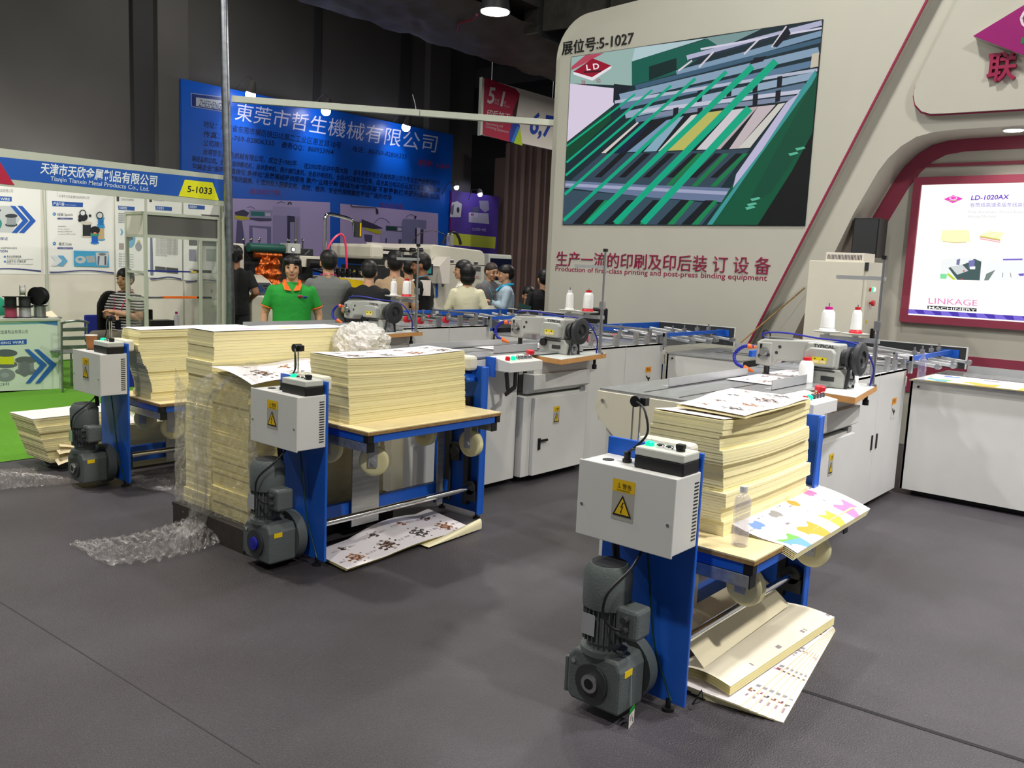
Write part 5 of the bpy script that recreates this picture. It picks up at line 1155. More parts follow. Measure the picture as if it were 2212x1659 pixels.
def p4(pc):
    pc.poly([(1318, 540), (1630, 572), (1634, 1262), (1320, 1240)], WH); pc.rect(1338, 540, 1362, 566, (80, 60, 66)); pc.text('天津市天欣金属制品', (1378, 556), (1470, 560), -14, (120, 124, 130)); head(pc, 1392, 600, '企业简介')
    for k in range(14): pc.text('公司位于天津市专业生产各种金属丝产品质量可靠', (1396, 872+k*13.4), (1594 if k < 13 else 1500, 878+k*13.4), -9, (120, 116, 116))
    pc.poly([(1394, 1140), (1488, 1150), (1488, 1196), (1394, 1186)], (90, 92, 92)); pc.poly([(1494, 1150), (1598, 1160), (1598, 1206), (1494, 1198)], (76, 76, 76)); wave(pc, 1350, 1630, 1240); pc.poly([(1350, 880), (1366, 880), (1376, 1220), (1352, 1220)], (120, 130, 160))
def p5(pc):
    pc.poly([(1645, 572), (1975, 606), (1985, 1290), (1648, 1265)], WH); head(pc, 1686, 588, '设备图片')
    pc.poly([(1800, 676), (1960, 682), (1965, 705), (1810, 690)], (110, 104, 100)); pc.poly([(1694, 880), (1970, 890), (1970, 965), (1694, 955)], (110, 112, 112)); pc.poly([(1694, 990), (1760, 992), (1760, 1100), (1694, 1092)], (150, 150, 170)); pc.poly([(1766, 980), (1814, 980), (1814, 1110), (1766, 1100)], (90, 92, 100)); pc.poly([(1850, 985), (1970, 990), (1970, 1100), (1850, 1095)], (170, 176, 172))
    for k in range(3): pc.text('拉丝机 退火炉 收线机', (1696, 1172+k*16), (1816, 1176+k*16), -10, (140, 138, 138))
    wave(pc, 1664, 1980, 1265)
for lb, fn in (('narrow white poster with a round blue wire picture on the booth side wall', p3), ('white poster full of small type above two grey photos on the booth side wall', p4), ('white poster with rows of grey machine photos next to the pipe', p5)):
    poster(lb, 'X', 6.10, (6.10, {p3: 12.5, p4: 11.5, p5: 10.5}[fn], 1.3), (0, 1, 0), (-1, 0, 0), fn, fx)
lamp('booth_spot', 'SPOT', (4.4, 10.6, 2.9), 60, size=.1, aim=(4.4, 13, 1.5), angle=120); lamp('booth_spot', 'SPOT', (3.0, 10.6, 2.9), 40, size=.1, aim=(3.2, 13, 1.5), angle=120)
# glazed showcase
t = thing('display_cabinet', 'tall glazed showcase with aluminium frame next to the galvanised pipe', 'display cabinet', (5.58, 10.3, 0))
x0, x1, ya, yb, zt_ = 5.10, 6.06, 10.06, 10.52, 2.10
for x in (x0, x1):
    for y in (ya, yb): MB().box(x-.018, x+.018, y-.018, y+.018, 0, zt_).build('post', 'alu_frame', t)
for z in (zt_-.03, 1.80, .62, .04):
    MB().box(x0, x1, ya-.017, ya+.017, z, z+.035).build('rail', 'alu_frame', t)
    MB().box(x0-.017, x0+.017, ya, yb, z, z+.035).box(x1-.017, x1+.017, ya, yb, z, z+.035).build('side_rail', 'alu_frame', t)
for z in (1.40, 1.075): MB().box(x0-.015, x0+.015, ya, yb, z-.03, z).build('shelf_rail', 'alu_frame', t)
MB().box(x0+.02, x1-.02, ya-.006, ya+.006, 1.83, zt_-.03).build('header_panel', 'wall_grey', t)
MB().box(x0-.006, x0+.006, ya+.02, yb-.02, 1.83, zt_-.03).build('header_panel', 'booth_white', t)
for nm, b in (('glass_pane', (x0-.003, x0+.003, ya+.02, yb-.02, .65, 1.80)), ('glass_pane', (x1-.003, x1+.003, ya+.02, yb-.02, .65, 1.80)), ('glass_door', (x1-.24, x1-.02, ya-.01, ya-.004, .65, 1.80))): MB().box(*b).build(nm, 'glass', t)
MB().box(x1-.27, x1-.235, ya-.02, ya+.0, .65, 1.80).build('door_stile', 'alu_frame', t)
MB().box(x0, x1, ya, yb, .08, .62).build('base_cupboard', 'booth_white', t)
sh_ = []
for z in (1.395, 1.07): MB().box(x0+.01, x1-.01, ya+.01, yb-.01, z-.008, z).build('glass_shelf', 'glass', t)
def box_thing(nm, label, cat, m, x0, x1, y0, y1, z0, z1, group=None, bevel=.003):
    return tag(MB().box(x0, x1, y0, y1, z0, z1).build(nm, m, loc=((x0+x1)/2, (y0+y1)/2, z0), bevel=bevel), label, cat, group)
box_thing('sample_case', 'long orange sample box lying on the lower showcase shelf', 'box', 'orange', 5.36, 5.80, 10.12, 10.22, 1.071, 1.098)
box_thing('sample_case', 'grey sample box beside the orange one on the lower showcase shelf', 'box', 'galvanised', 5.13, 5.35, 10.12, 10.22, 1.071, 1.092)
box_thing('sample_case', 'black sample box beside the orange one on the lower showcase shelf', 'box', 'black', 5.82, 6.00, 10.12, 10.22, 1.071, 1.092)
box_thing('sample_case', 'dark blue sample strip lying along the upper showcase shelf', 'box', 'cloth_navy', 5.14, 5.70, 10.10, 10.16, 1.396, 1.414)
box_thing('sample_case', 'yellow sample piece on the upper showcase shelf', 'box', 'yellow', 5.71, 5.78, 10.10, 10.16, 1.396, 1.412)
box_thing('sample_case', 'dark wire sample heap on the upper showcase shelf', 'box', 'dark_grey', 5.82, 6.00, 10.12, 10.25, 1.396, 1.43)
box_thing('monitor_box', 'low black box behind the showcase glass', 'box', 'black', 5.20, 5.50, 10.14, 10.30, .621, .80)
bottle('purple-capped water bottle beside the black box in the showcase', 5.56, 10.2, .622, .28, .035, 'purple_red')
# counter with its printed front, wire spools on it
t = thing('counter', 'white booth counter with wire spool print on the front', 'counter', (3.4, 10.7, 0))
MB().box(2.4, 4.235, 10.44, 10.95, .03, .80).build('body', 'booth_white', t); MB().box(2.38, 4.25, 10.42, 10.97, .80, .825).build('top', 'alu_frame', t)
MB().box(4.225, 4.26, 10.425, 10.46, 0, .82).build('corner_post', 'alu_frame', t); MB().box(2.4, 4.2, 10.46, 10.9, 0, .03).build('plinth', 'black', t)
pc = Pic((0, 10.438, 0), (1, 0, 0), (0, 0, 1), (0, -1, 0), pm('Y', 10.438, 0, 650, .2713, fy))
pc.poly([(-500, 160), (478, 150), (472, 700), (-500, 740)], (208, 222, 204)); pc.poly([(150, 172), (478, 160), (478, 200), (330, 180)], (70, 130, 180)); pc.poly([(-100, 182), (300, 170), (340, 182), (0, 190)], (130, 190, 200))
pc.text('天津市天欣金属制品有限公司', (-130, 262), (222, 256), -24, (96, 104, 110)); pc.poly([(-120, 322), (212, 304), (212, 345), (-120, 358)], (36, 86, 172)); pc.text('STITCHING WIRE', (-110, 350), (192, 338), -22, (226, 236, 246), off=.01)
spool(pc, 45, 415, 150, 90, (96, 104, 108), (206, 214, 30), (88, 96, 98)); spool(pc, 205, 470, 140, 90, (110, 116, 120), (130, 136, 140), (96, 102, 104)); pc.disc(40, 590, 80, (130, 138, 140), 50); pc.disc(38, 590, 34, (150, 160, 160), 20); pc.disc(195, 540, 44, (110, 116, 120), 60); pc.text('NCHI', (-60, 680), (70, 668), -22, (90, 120, 120))
for d in (192, 268): pc.poly([(d, 386), (d+36, 384), (d+182, 508), (d+48, 655), (d+8, 658), (d+124, 512)], (44, 100, 176))
pc.build('front_print', 'print', t)
def wire_spool(label, x, y, z, r, h, c, flat=True, rim='black', ax=None):
    t = thing('wire_spool', label, 'spool', (x, y, z), 'wire spools on the booth counter')
    d = Vector((0, 0, 1)) if flat else Vector(ax); p0 = Vector((x, y, z if flat else z+r)); p0 = p0 if flat else p0-d*h/2
    for f in (0, .94): MB().cyl(p0+d*h*f, p0+d*h*(f+.06), r, n=22).build('flange', rim, t, smooth=True)
    MB().rev(p0+d*h*.06, p0+d*h*.94, [(0, r*.74), (1, r*.74)], 22).build('wire', c, t, smooth=True); return t
wire_spool('copper red spool at the bottom left of the counter pile', 3.80, 10.62, .8255, .082, .125, 'maroon'); wire_spool('black spool stacked on the red spool', 3.80, 10.62, .951, .082, .115, 'black')
wire_spool('white spool under the dark green one on the counter', 3.95, 10.62, .8255, .082, .125, 'alu'); wire_spool('dark olive spool stacked on the white spool', 3.95, 10.62, .951, .082, .115, 'dark_grey')
wire_spool('bright steel wire spool at the right end of the counter', 4.11, 10.62, .8255, .085, .14, 'steel')
wire_spool('upright spool of steel wire standing on the right-hand spool', 4.10, 10.62, .966, .105, .09, 'chrome', False, 'black', (.8, .6, 0))
wire_spool('small grey spool standing upright on the olive spool', 3.93, 10.62, 1.067, .065, .055, 'grey_plastic', False, 'wall_grey', (.95, -.3, 0))
# glass table with leaflets, slatted metal chair, blue chair
t = thing('side_table', 'round glass table with leaflets behind the counter end', 'table', (4.5, 11.68, 0))
MB().cyl((4.5, 11.68, .735), (4.5, 11.68, .75), .27, n=30).build('table_top', 'galvanised', t, smooth=True); MB().cyl((4.5, 11.68, .02), (4.5, 11.68, .735), .025, n=12).build('column', 'steel', t, smooth=True); MB().cyl((4.5, 11.68, 0), (4.5, 11.68, .02), .2, n=24).build('foot', 'steel', t, smooth=True)
tag(printed('leaflet', lambda u, v: (4.42+.26*u, 11.53+.2*v, .755+.07*u*v), 8, 6, lambda u, v: (232, 218, 190), None, (4.5, 11.6, .755)), 'cream leaflets curling on the round glass table', 'leaflet')
t = thing('metal_chair', 'slat-backed metal chair beside the counter', 'chair', (4.45, 10.25, 0))
a = at(133, 690, 'Y', 10.1); b = at(188, 686, 'Y', 10.1); 
for s_, x in ((0, a.x), (1, b.x)): MB().tube(curve_pts([(x, 10.12, 0), (x, 10.12, .45), (x, 10.10, .80)]), .012, 8).build('back_post', 'galvanised', t, smooth=True); MB().cyl((x, 10.55, 0), (x, 10.55, .45), .012, n=8).build('leg', 'galvanised', t, smooth=True)
MB().tube(curve_pts([(a.x, 10.12, .79), (a.x+.05, 10.06, .815), ((a.x+b.x)/2, 10.03, .825), (b.x-.05, 10.06, .815), (b.x+.03, 10.14, .79)]), .014, 8).build('top_rail', 'galvanised', t, smooth=True)
for z in (.70, .60, .50): MB().box(a.x, b.x, 10.095, 10.105, z, z+.045).build('slat', 'galvanised', t, bevel=.003)
for i in range(5): MB().box(a.x, b.x, 10.13+.09*i, 10.19+.09*i, .445, .455).build('seat_slat', 'galvanised', t)
t = thing('blue_chair', 'blue plastic chair behind the slat-backed chair', 'chair', (5.3, 11.6, 0))
MB().box(5.00, 5.36, 11.50, 11.54, .42, .78).build('backrest', 'cloth_navy', t, bevel=.02); MB().box(5.00, 5.40, 11.10, 11.50, .41, .44).build('seat', 'cloth_navy', t, bevel=.01)
for x in (5.03, 5.37):
    for y in (11.13, 11.47): MB().cyl((x, y, 0), (x, y, .41), .013, n=8).build('leg', 'steel', t, smooth=True)
p = at(268, 838, 'Z', 0); box_thing('blue_crate', 'low blue crate on the green carpet behind the far-left stack', 'crate', 'cloth_navy', p.x-.2, p.x+.35, p.y, p.y+.35, 0.005, .22)
# ---- galvanised pipe and the beam from it to the stand wall
t = thing('steel_pipe', 'tall galvanised round pipe standing before the booth corner', 'pipe', (6.12, 9.84, 0))
MB().cyl((6.12, 9.84, .01), (6.0, 9.84, 4.9), .052, n=24).build('pipe', 'galvanised', t, smooth=True); MB().cyl((6.12, 9.84, 0), (6.12, 9.84, .012), .16, n=24).build('foot_plate', 'galvanised', t)
p = at(505, 556, 'Y', 9.80); MB().box(p.x-.012, p.x+.03, 9.76, 9.80, p.z-.05, p.z+.05).build('clip', 'black', t)
a = at(502, 214, 'Y', 9.84); b = at(1182, 265, 'X', 8.88); b = a+(b-a)*1.05
t = thing('truss_beam', 'pale square beam running from the pipe to the stand wall', 'beam', a)
MB().obox((a+b)/2, b-a, (0, 0, 1), (b-a).length, .075, .075).build('beam', 'alu_frame', t)
m_ = a.lerp(b, .56); MB().obox(m_, b-a, (0, 0, 1), .012, .08, .08).build('joint', 'galvanised', t)
tag(MB().tube([at(899, 240, 'Y', 8.4), at(896, 222, 'Y', 8.4), at(891, 204, 'Y', 8.4)], .004, 5).build('wire_end', 'alu', loc=at(899, 240, 'Y', 8.4)), 'loose wire end sticking up from the pale beam', 'wire')
# ================================================================== blue banner of the machine maker
YB = 16.0
t = thing('banner', 'huge blue company banner on the rear wall', 'banner', (12, YB, 0))
c = [at(391, 172, 'Y', YB), at(979, 290, 'Y', YB)]; bx0, bx1, bt_ = c[0].x, c[1].x, (c[0].z+c[1].z)/2
MB().box(bx0, bx1, YB, YB+.06, .3, bt_).build('board', 'blue_paint', t)
pc = Pic((0, YB-.004, 0), (1, 0, 0), (0, 0, 1), (0, -1, 0), None)
pc.rect(bx0, .3, bx1, bt_, (8, 88, 196)); pc.mp = pm('Y', YB-.004, 370, 150, .2848, fy)
pc.text('東莞市哲生機械有限公司', (482, 372), (2006, 622), -106, (214, 216, 240), off=.0)
DK = (8, 26, 74)
for s, a, b, h in (('地址：广东省东莞市横沥镇田坑第二工业区惠宜路10号', (240, 432), (1285, 598), -40), ('电话：86-769-82806335', (1375, 618), (1783, 680), -36), ('传真：86-769-82806335', (240, 508), (780, 578), -38), ('商务QQ：860933964', (835, 590), (1228, 646), -38), ('公司简介：', (240, 575), (420, 595), -36),
        ('台湾哲生(东莞)机械有限公司，成立于1985年', (240, 640), (950, 732), -36), ('在2000年进驻中国大陆', (1005, 745), (1338, 790), -34), ('至今东莞市哲生机械有限公司为专业生产经营印后包', (1380, 796), (2038, 884), -33),
        ('装设备的公司。主要有自动模切机，自动烫金机，两片接糊盒机，全自动裱纸机，全自动糊盒机为主导，结合其他相关纸品加工设备，为印刷', (155, 690), (2036, 934), -33), ('包装企业“系列化 自动化 多样化”发展竭诚提供服务 秉承“业精于勤 精诚为本”的宗旨 不断更新技术提升品质 以品', (155, 748), (2034, 984), -33), ('质优良的设备 便捷周到的服务，使您的投入获得实用，高效，经济，安全的保障赢取更加广阔的市场', (155, 808), (1668, 990), -33)):
    pc.text(s, a, b, h, DK, off=.012)
pc.text('展位号：5-1034', (1870, 722), (2100, 756), -36, (176, 40, 70), off=.012); pc.text('自动模切机', (596, 940), (830, 958), -36, (120, 50, 110)); pc.text('自动烫金机', (1578, 1046), (1760, 1062), -34, (120, 50, 110))
pc.poly([(146, 178), (388, 208), (388, 322), (148, 282)], (150, 160, 190)); pc.poly([(152, 184), (384, 213), (384, 316), (153, 278)], (26, 50, 120)); pc.poly([(186, 212), (380, 236), (380, 306), (186, 276)], (172, 178, 186)); pc.poly([(156, 205), (182, 208), (182, 276), (156, 270)], (16, 40, 110)); pc.text('ZHESHENG', (206, 276), (372, 303), -52, (40, 60, 110), shear=.0)
pc.mp = pm('Y', YB-.004, 480, 430, .1748, fy)
MV = (176, 160, 206)
pc.poly([(120, -10), (1330, 40), (1330, 720), (120, 720)], MV)
pc.poly([(1455, 55), (2665, 178), (2665, 760), (1455, 720)], MV)
GA, GB, GD = (150, 140, 186), (120, 116, 156), (52, 46, 80)
for q, c_ in (([(620, 90), (960, 100), (960, 560), (620, 560)], (146, 136, 182)), ([(620, 90), (960, 100), (960, 215), (800, 210), (620, 200)], (160, 150, 196)), ([(800, 205), (895, 215), (895, 560), (800, 560)], (50, 44, 78)), ([(835, 285), (890, 285), (890, 560), (835, 560)], (146, 138, 176)), ([(918, 240), (930, 240), (926, 550), (914, 550)], (150, 140, 60)),
        ([(330, 130), (620, 140), (600, 240), (330, 230)], (140, 140, 176)), ([(350, 150), (520, 160), (520, 215), (350, 208)], (34, 110, 110)), ([(530, 170), (596, 172), (592, 214), (530, 212)], (190, 180, 214)), ([(330, 230), (610, 240), (600, 270), (460, 275), (330, 250)], (70, 64, 100)), ([(150, 200), (330, 225), (340, 245), (250, 262), (150, 240)], (190, 180, 30)), ([(150, 160), (260, 130), (330, 170), (300, 215), (160, 200)], (60, 56, 84)), ([(330, 325), (600, 340), (600, 560), (330, 540)], (110, 104, 150)), ([(370, 350), (550, 370), (550, 560), (375, 560)], (172, 158, 204)), ([(180, 260), (240, 270), (280, 560), (160, 560)], (90, 84, 120))): pc.poly(q, c_)
pc.stroke([(670, 55), (720, 30), (770, 45)], 6, GD); pc.stroke([(810, 70), (815, 45), (840, 40), (852, 68)], 14, (40, 30, 60)); pc.stroke([(300, 105), (350, 92), (400, 120)], 5, GD)
pc.mp = pm('Y', YB-.004, 780, 430, .1808, fy)
for q, c_ in (([(500, 235), (775, 255), (770, 360), (700, 350), (640, 560), (480, 560), (480, 280)], (120, 120, 160)), ([(640, 350), (660, 350), (655, 560), (635, 560)], (50, 40, 66)), ([(660, 340), (705, 345), (700, 560), (660, 560)], (186, 176, 206)), ([(705, 360), (740, 362), (735, 560), (700, 560)], (70, 60, 90)), ([(290, 315), (490, 330), (480, 390), (290, 375)], (90, 90, 130)), ([(295, 325), (420, 332), (418, 378), (295, 372)], (36, 66, 66)), ([(430, 340), (478, 343), (476, 380), (430, 378)], (186, 180, 206)), ([(0, 240), (130, 290), (260, 350), (120, 360), (0, 330)], (60, 54, 80)), ([(40, 340), (280, 385), (280, 415), (180, 415), (40, 365)], (180, 176, 40)), ([(230, 380), (480, 395), (480, 560), (230, 560)], (160, 150, 196)), ([(285, 470), (300, 465), (300, 530), (285, 520)], (60, 50, 80)), ([(440, 480), (475, 480), (475, 540), (440, 530)], (70, 66, 100)), ([(30, 420), (130, 430), (120, 520), (40, 500)], (80, 76, 110))): pc.poly(q, c_)
pc.stroke([(-130, 60), (-120, 90), (170, 105), (185, 130)], 14, (90, 84, 110)); pc.stroke([(182, 120), (188, 180)], 26, (60, 40, 60)); pc.stroke([(140, 300), (190, 240), (240, 225), (300, 250), (335, 290)], 5, (60, 56, 84)); pc.stroke([(525, 225), (560, 190), (600, 185), (640, 210)], 5, (60, 56, 84)); pc.stroke([(636, 238), (648, 200)], 16, (40, 36, 50))
pc.build('print', 'print_gloss', t)
for px, py in ((541, 205), (704, 240), (877, 275)):
    p = at(px, py, 'Y', 15.55)
    l = thing('banner_spotlight', {541: 'left of the three lit spotlights along the blue banner top, next to the pipe', 704: 'middle one of the three lit spotlights along the blue banner top', 877: 'right of the three lit spotlights along the blue banner top'}[px], 'spotlight', p)
    MB().ball(p, .10, 18).build('bulb', 'glow_spot', l, smooth=True)
    MB().rev(p+Vector((0, -.02, .05)), p+Vector((0, -.10, .26)), [(0, .09), (.5, .085), (1, .04)], 18).build('shade', 'wall_grey', l, smooth=True)
    MB().tube(curve_pts([p+Vector((0, -.08, .24)), p+Vector((0, .1, .36)), p+Vector((0, .45, .16))]), .010, 8).build('arm', 'wall_dark', l)
    lamp('banner_spot', 'SPOT', p+Vector((0, -.12, -.02)), 75, (.82, .92, 1), size=.05, aim=(p.x, YB, p.z-.75), angle=72, blend=.9)
# purple banner beside it
t = thing('banner', 'purple machine banner with a yellow-green band right of the blue banner', 'banner', (17, 15.95, 0))
a = at(973, 411, 'Y', 15.94); b = at(1076, 414, 'Y', 15.94); MB().box(a.x+.02, b.x, 15.90, 15.95, .3, a.z).build('board', 'purple_red', t)
pc = Pic((0, 15.897, 0), (1, 0, 0), (0, 0, 1), (0, -1, 0), None); pc.rect(a.x+.02, .3, b.x, a.z, (84, 60, 150)); pc.mp = pm('Y', 15.897, 780, 430, .1808, fy)
pc.poly([(1060, 400), (1610, 455), (1600, 592), (1060, 545)], (198, 206, 70)); pc.poly([(1085, 40), (1150, 25), (1205, 60), (1190, 215), (1060, 215)], (206, 206, 214)); pc.poly([(1070, 90), (1110, 60), (1100, 190), (1070, 180)], (110, 106, 130)); pc.disc(1158, 130, 16, (50, 50, 60), 36)
pc.poly([(1410, 20), (1520, 20), (1530, 130), (1480, 160), (1420, 110)], (150, 146, 166)); pc.poly([(1285, 160), (1520, 170), (1530, 300), (1285, 275)], (182, 176, 190)); pc.poly([(1330, 100), (1400, 90), (1410, 170), (1330, 160)], (90, 90, 120)); pc.poly([(1300, 160), (1400, 165), (1385, 215), (1300, 205)], (196, 190, 206)); pc.poly([(1330, 170), (1345, 170), (1345, 200), (1330, 200)], (206, 50, 60)); pc.poly([(1310, 172), (1328, 172), (1328, 198), (1310, 198)], (60, 90, 190))
pc.text('CCD闪切一体机', (1322, 372), (1490, 386), -30, (214, 206, 230)); pc.build('print', 'print', t)
for i, (px, py) in enumerate(((986, 405), (1037, 420))):
    p = at(px, py, 'Y', 15.5); l = thing('banner_spotlight', ('left' if i == 0 else 'right')+' of the two small spotlights over the purple banner', 'spotlight', p)
    MB().ball(p, .06, 14).build('bulb', 'glow_spot', l, smooth=True); MB().rev(p+Vector((0, 0, .02)), p+Vector((0, .05, .14)), [(0, .075), (.6, .07), (1, .03)], 16).build('shade', 'wall_grey', l, smooth=True); MB().tube([p+Vector((0, .05, .13)), p+Vector((0, .30, .12)), p+Vector((0, .415 if i else .50, -.16))], .01, 6).build('arm', 'wall_dark', l)
lamp('banner_spot', 'SPOT', (17.2, 15.2, 4.1), 30, (.7, .72, 1), size=.05, aim=(17.2, 16, 3.2), angle=80)
# hanging hall sign
t = thing('hanging_sign', 'red and white hall sign hanging beyond the pale beam', 'sign', (14.2, 12, 4.7))
a = at(1043, 168, 'Y', 12); b = at(1041, 291, 'Y', 12); xr = a.x+2.6
MB().box(a.x, xr, 12.0, 12.06, b.z, a.z).build('panel', 'booth_white', t); MB().box(a.x-.02, a.x, 11.99, 12.07, b.z-.02, a.z+.01).build('edge', 'alu_frame', t)
for x in (a.x+.3, xr-.3): MB().cyl((x, 12.03, a.z), (x, 12.03, 8.9), .008, n=6).build('hanging_wire', 'steel', t)
pc = Pic((0, 11.997, 0), (1, 0, 0), (0, 0, 1), (0, -1, 0), pm('Y', 11.997, 1000, 0, .205, fy))
pc.poly([(228, 815), (555, 935), (600, 990), (530, 1170), (520, 1220), (485, 1495), (208, 1418)], (186, 24, 66)); pc.poly([(598, 1000), (545, 1320), (520, 1240), (525, 1170)], (60, 20, 30)); pc.poly([(520, 1220), (580, 1250), (600, 1330), (530, 1500), (482, 1492)], (40, 60, 170)); pc.poly([(570, 1330), (600, 1335), (535, 1505), (505, 1498)], (40, 130, 220)); pc.poly([(602, 1338), (626, 1535), (535, 1508)], (186, 214, 40))
pc.text('5', (254, 1082), (324, 1092), -175, (222, 212, 216), off=.02); pc.text('1', (392, 1114), (416, 1119), -160, (222, 212, 216), off=.02); pc.text('号馆', (330, 1066), (378, 1076), -26, (206, 180, 190)); pc.text('HALL', (328, 1094), (378, 1108), -24, (206, 180, 190)); pc.text('层', (428, 1092), (450, 1096), -26, (206, 180, 190)); pc.text('FLOOR', (430, 1126), (488, 1142), -24, (206, 180, 190))
pc.text('印后加工', (244, 1226), (488, 1270), -66, (226, 216, 220), off=.015); pc.text('Post-printing and', (238, 1312), (416, 1344), -30, (216, 190, 200)); pc.text('Converting Equipments', (234, 1342), (474, 1404), -30, (216, 190, 200)); pc.text('6,7', (694, 1398), (930, 1446), -230, (30, 70, 180), off=.02)
pc.build('print', 'print', t)
lamp('sign_wash', 'SPOT', (14, 9.5, 6.6), 60, size=.2, aim=(14.2, 12, 4.7), angle=60)
# passage beyond: tan louvred wall, brown curtain
o = MB().box(18.3, 18.6, 14.5, 16.3, 0, 4.6).build('wall_passage', 'curtain'); o['kind'] = 'structure'
g = MB()
def cur(u, v): y = 12.6+2.0*u; return (16.75+.05*math.sin(u*52)+.02*math.sin(u*23), y, 4.7*v)
tag(g.grid(cur, 120, 2).build('curtain', 'curtain', loc=(16.75, 13.6, 0), smooth=True), 'tall brown pleated curtain beyond the visitors', 'curtain')
MB().box(18.28, 18.3, 15.2, 15.9, 2.7, 3.5).build('louvre', 'duct_wrap', None, (18.28, 15.5, 2.7))['kind'] = 'structure'
# ================================================================== the machine maker's machines, seen past the visitors
YM = 10.9
def A(px, py, Y=YM): return at(px, py, 'Y', Y)
t = thing('foil_stamping_machine', 'cream foil stamping machine with hanging copper foil behind the woman in green', 'machine', (7.6, 11.3, 0))
a, b = A(500, 525), A(532, 575)
MB().box(a.x-.3, A(528, 540).x, YM, YM+.9, .02, a.z).build('end_housing', 'cream_metal', t, bevel=.02)
x0, x1 = A(528, 540).x, A(690, 540).x
MB().box(x0, x1, YM+.15, YM+.9, 1.30, 1.78).build('roll_frame', 'dark_grey', t, bevel=.01)
MB().box(x0, x1, YM+.25, YM+1.0, .02, 1.30).build('base_housing', 'cream_metal', t, bevel=.01)
MB().cyl((x0+.10, YM+.06, A(580, 536).z), (A(617, 536).x, YM+.06, A(580, 536).z), .065, n=24).build('green_roller', 'green_roll', t, smooth=True)
MB().cyl((A(548, 550).x, YM-.02, A(548, 550).z), (A(605, 553).x, YM-.02, A(605, 553).z), .04, n=18).build('foil_roll', 'copper', t, smooth=True)
c = MB(); p0, p1 = A(578, 552), A(578, 614)
def foil(u, v):
    w = .11+.12*min(1, v*1.6); return (p0.x+(u-.5)*2*w-.03*v, YM-.06+.03*math.sin(u*11+v*4)+.02*math.sin(v*17), p0.z+(p1.z-p0.z)*v)
crumple(c, lambda u, v: (foil(u, v), (0, -1, 0)), 26, 30, .02, 12, 8); c.build('hanging_foil', 'copper', t, smooth=True)
for px in (552, 568, 586, 648, 664, 680):
    z = A(px, 521 if px < 600 else 523).z; x = A(px, 520).x; k = MB().ball((x, YM+.3, z+.02), .026, 12).build('knob_ball', 'chrome', t, smooth=True); MB().cyl((x, YM+.3, z-.14), (x, YM+.3, z), .008, n=8).build('stem', 'dark_grey', k)
for px in (650, 668): a = A(px, 545); MB().obox((a.x, YM+.05, a.z), (1, 0, .8), (0, 1, 0), .10, .014, .014).build('lever', 'chrome', t)
a, b = A(618, 525), A(645, 548); sb = MB().box(a.x, b.x, YM-.05, YM+.15, b.z, a.z).build('sensor_unit', 'grey_plastic', t, bevel=.006)
p = A(633, 539, YM-.05); MB().cyl((p.x, YM-.06, p.z), (p.x, YM-.05, p.z), .028, n=18).build('dial_face', 'glow_pilot', sb); 
MB().rev((p.x, YM-.055, p.z), (p.x, YM-.048, p.z), [(0, .040), (1, .040)], 18).build('dial_ring', 'black', sb)

a, b = A(645, 552), A(690, 578); MB().box(a.x, b.x, YM-.04, YM+.1, b.z, a.z).build('side_cover', 'cream_metal', t, bevel=.01)
a = A(668, 569); MB().cyl((a.x-.08, YM-.07, a.z), (a.x+.14, YM-.07, a.z), .07, n=20).build('motor', 'black', t, smooth=True)
# sloped console on its pedestal
a, b = A(536, 640, YM-.5), A(584, 617, YM-.5); xl, xr = a.x-.02, A(600, 640, YM-.5).x
z0, z1 = a.z, b.z+.02
MB().prism([(YM-.62, .02), (YM-.1, .02), (YM-.1, z1+.12), (YM-.3, z1+.04), (YM-.62, z0)], 'X', xl, xr).build('console_pedestal', 'cream_metal', t, bevel=.01)
n_ = Vector((0, -(z1+.04-z0), .32)).normalized(); vv = Vector((0, .32, z1+.04-z0)).normalized()
pc = Pic(Vector((xl+.03, YM-.62, z0))+n_*.003+vv*.03, (1, 0, 0), vv, n_); W_ = xr-xl-.06
pc.rect(0, 0, W_, .30, (74, 80, 86)); pc.rect(W_*.08, .10, W_*.28, .24, (60, 70, 255)); pc.rect(W_*.34, .08, W_*.58, .24, (40, 66, 110)); 
for i in range(4): pc.rect(W_*(.64+.09*i), .12, W_*(.70+.09*i), .17, (30, 32, 36))
pc.rect(W_*.66, .20, W_*.9, .235, (34, 36, 40)); pc.build('control_face', 'print_gloss', t)
lamp('console_screen', 'AREA', Vector((xl+.15, YM-.55, z0+.15))+n_*.05, .3, (.3, .3, 1), size=.08, aim=Vector((xl+.15, YM-.55, z0+.15))+n_)
# feeder bed in the middle with steel gantry and pink hose
t = thing('sheet_feeder', 'black and white sheet feeder with yellow guards among the visitors', 'machine', (8.6, 11.3, 0))
a, b = A(706, 560), A(800, 580)
MB().box(a.x, b.x, YM, YM+1.0, 1.30, 1.36).build('white_bed', 'booth_white', t); MB().box(a.x, b.x, YM+.1, YM+.9, .02, 1.22).build('base', 'dark_grey', t)
MB().prism([(a.x, 1.38), (b.x, 1.30), (b.x, 1.12), (a.x, 1.16)], 'Y', YM-.04, YM-.02).build('yellow_guard', 'yellow', t)
pc = Pic((A(758, 588).x, YM-.042, A(758, 588).z), (1, 0, 0), (0, 0, 1), (0, -1, 0)); pc.poly([(0, 0), (.06, 0), (.03, .055)], (40, 34, 10)); pc.poly([(.012, .007), (.048, .007), (.03, .042)], (226, 190, 20)); pc.build('warning_sign', 'print', t)
for i in range(8):
    x = a.x+.05+i*.10; bb = MB().obox((x, YM+.45, 1.46-.006*i), (.12, 1, .10), (0, 0, 1), .9, .03, .028)
    bb.box(x-.02, x+.02, YM+.02, YM+.07, 1.36, 1.50); bb.build('press_rail', 'black', t)
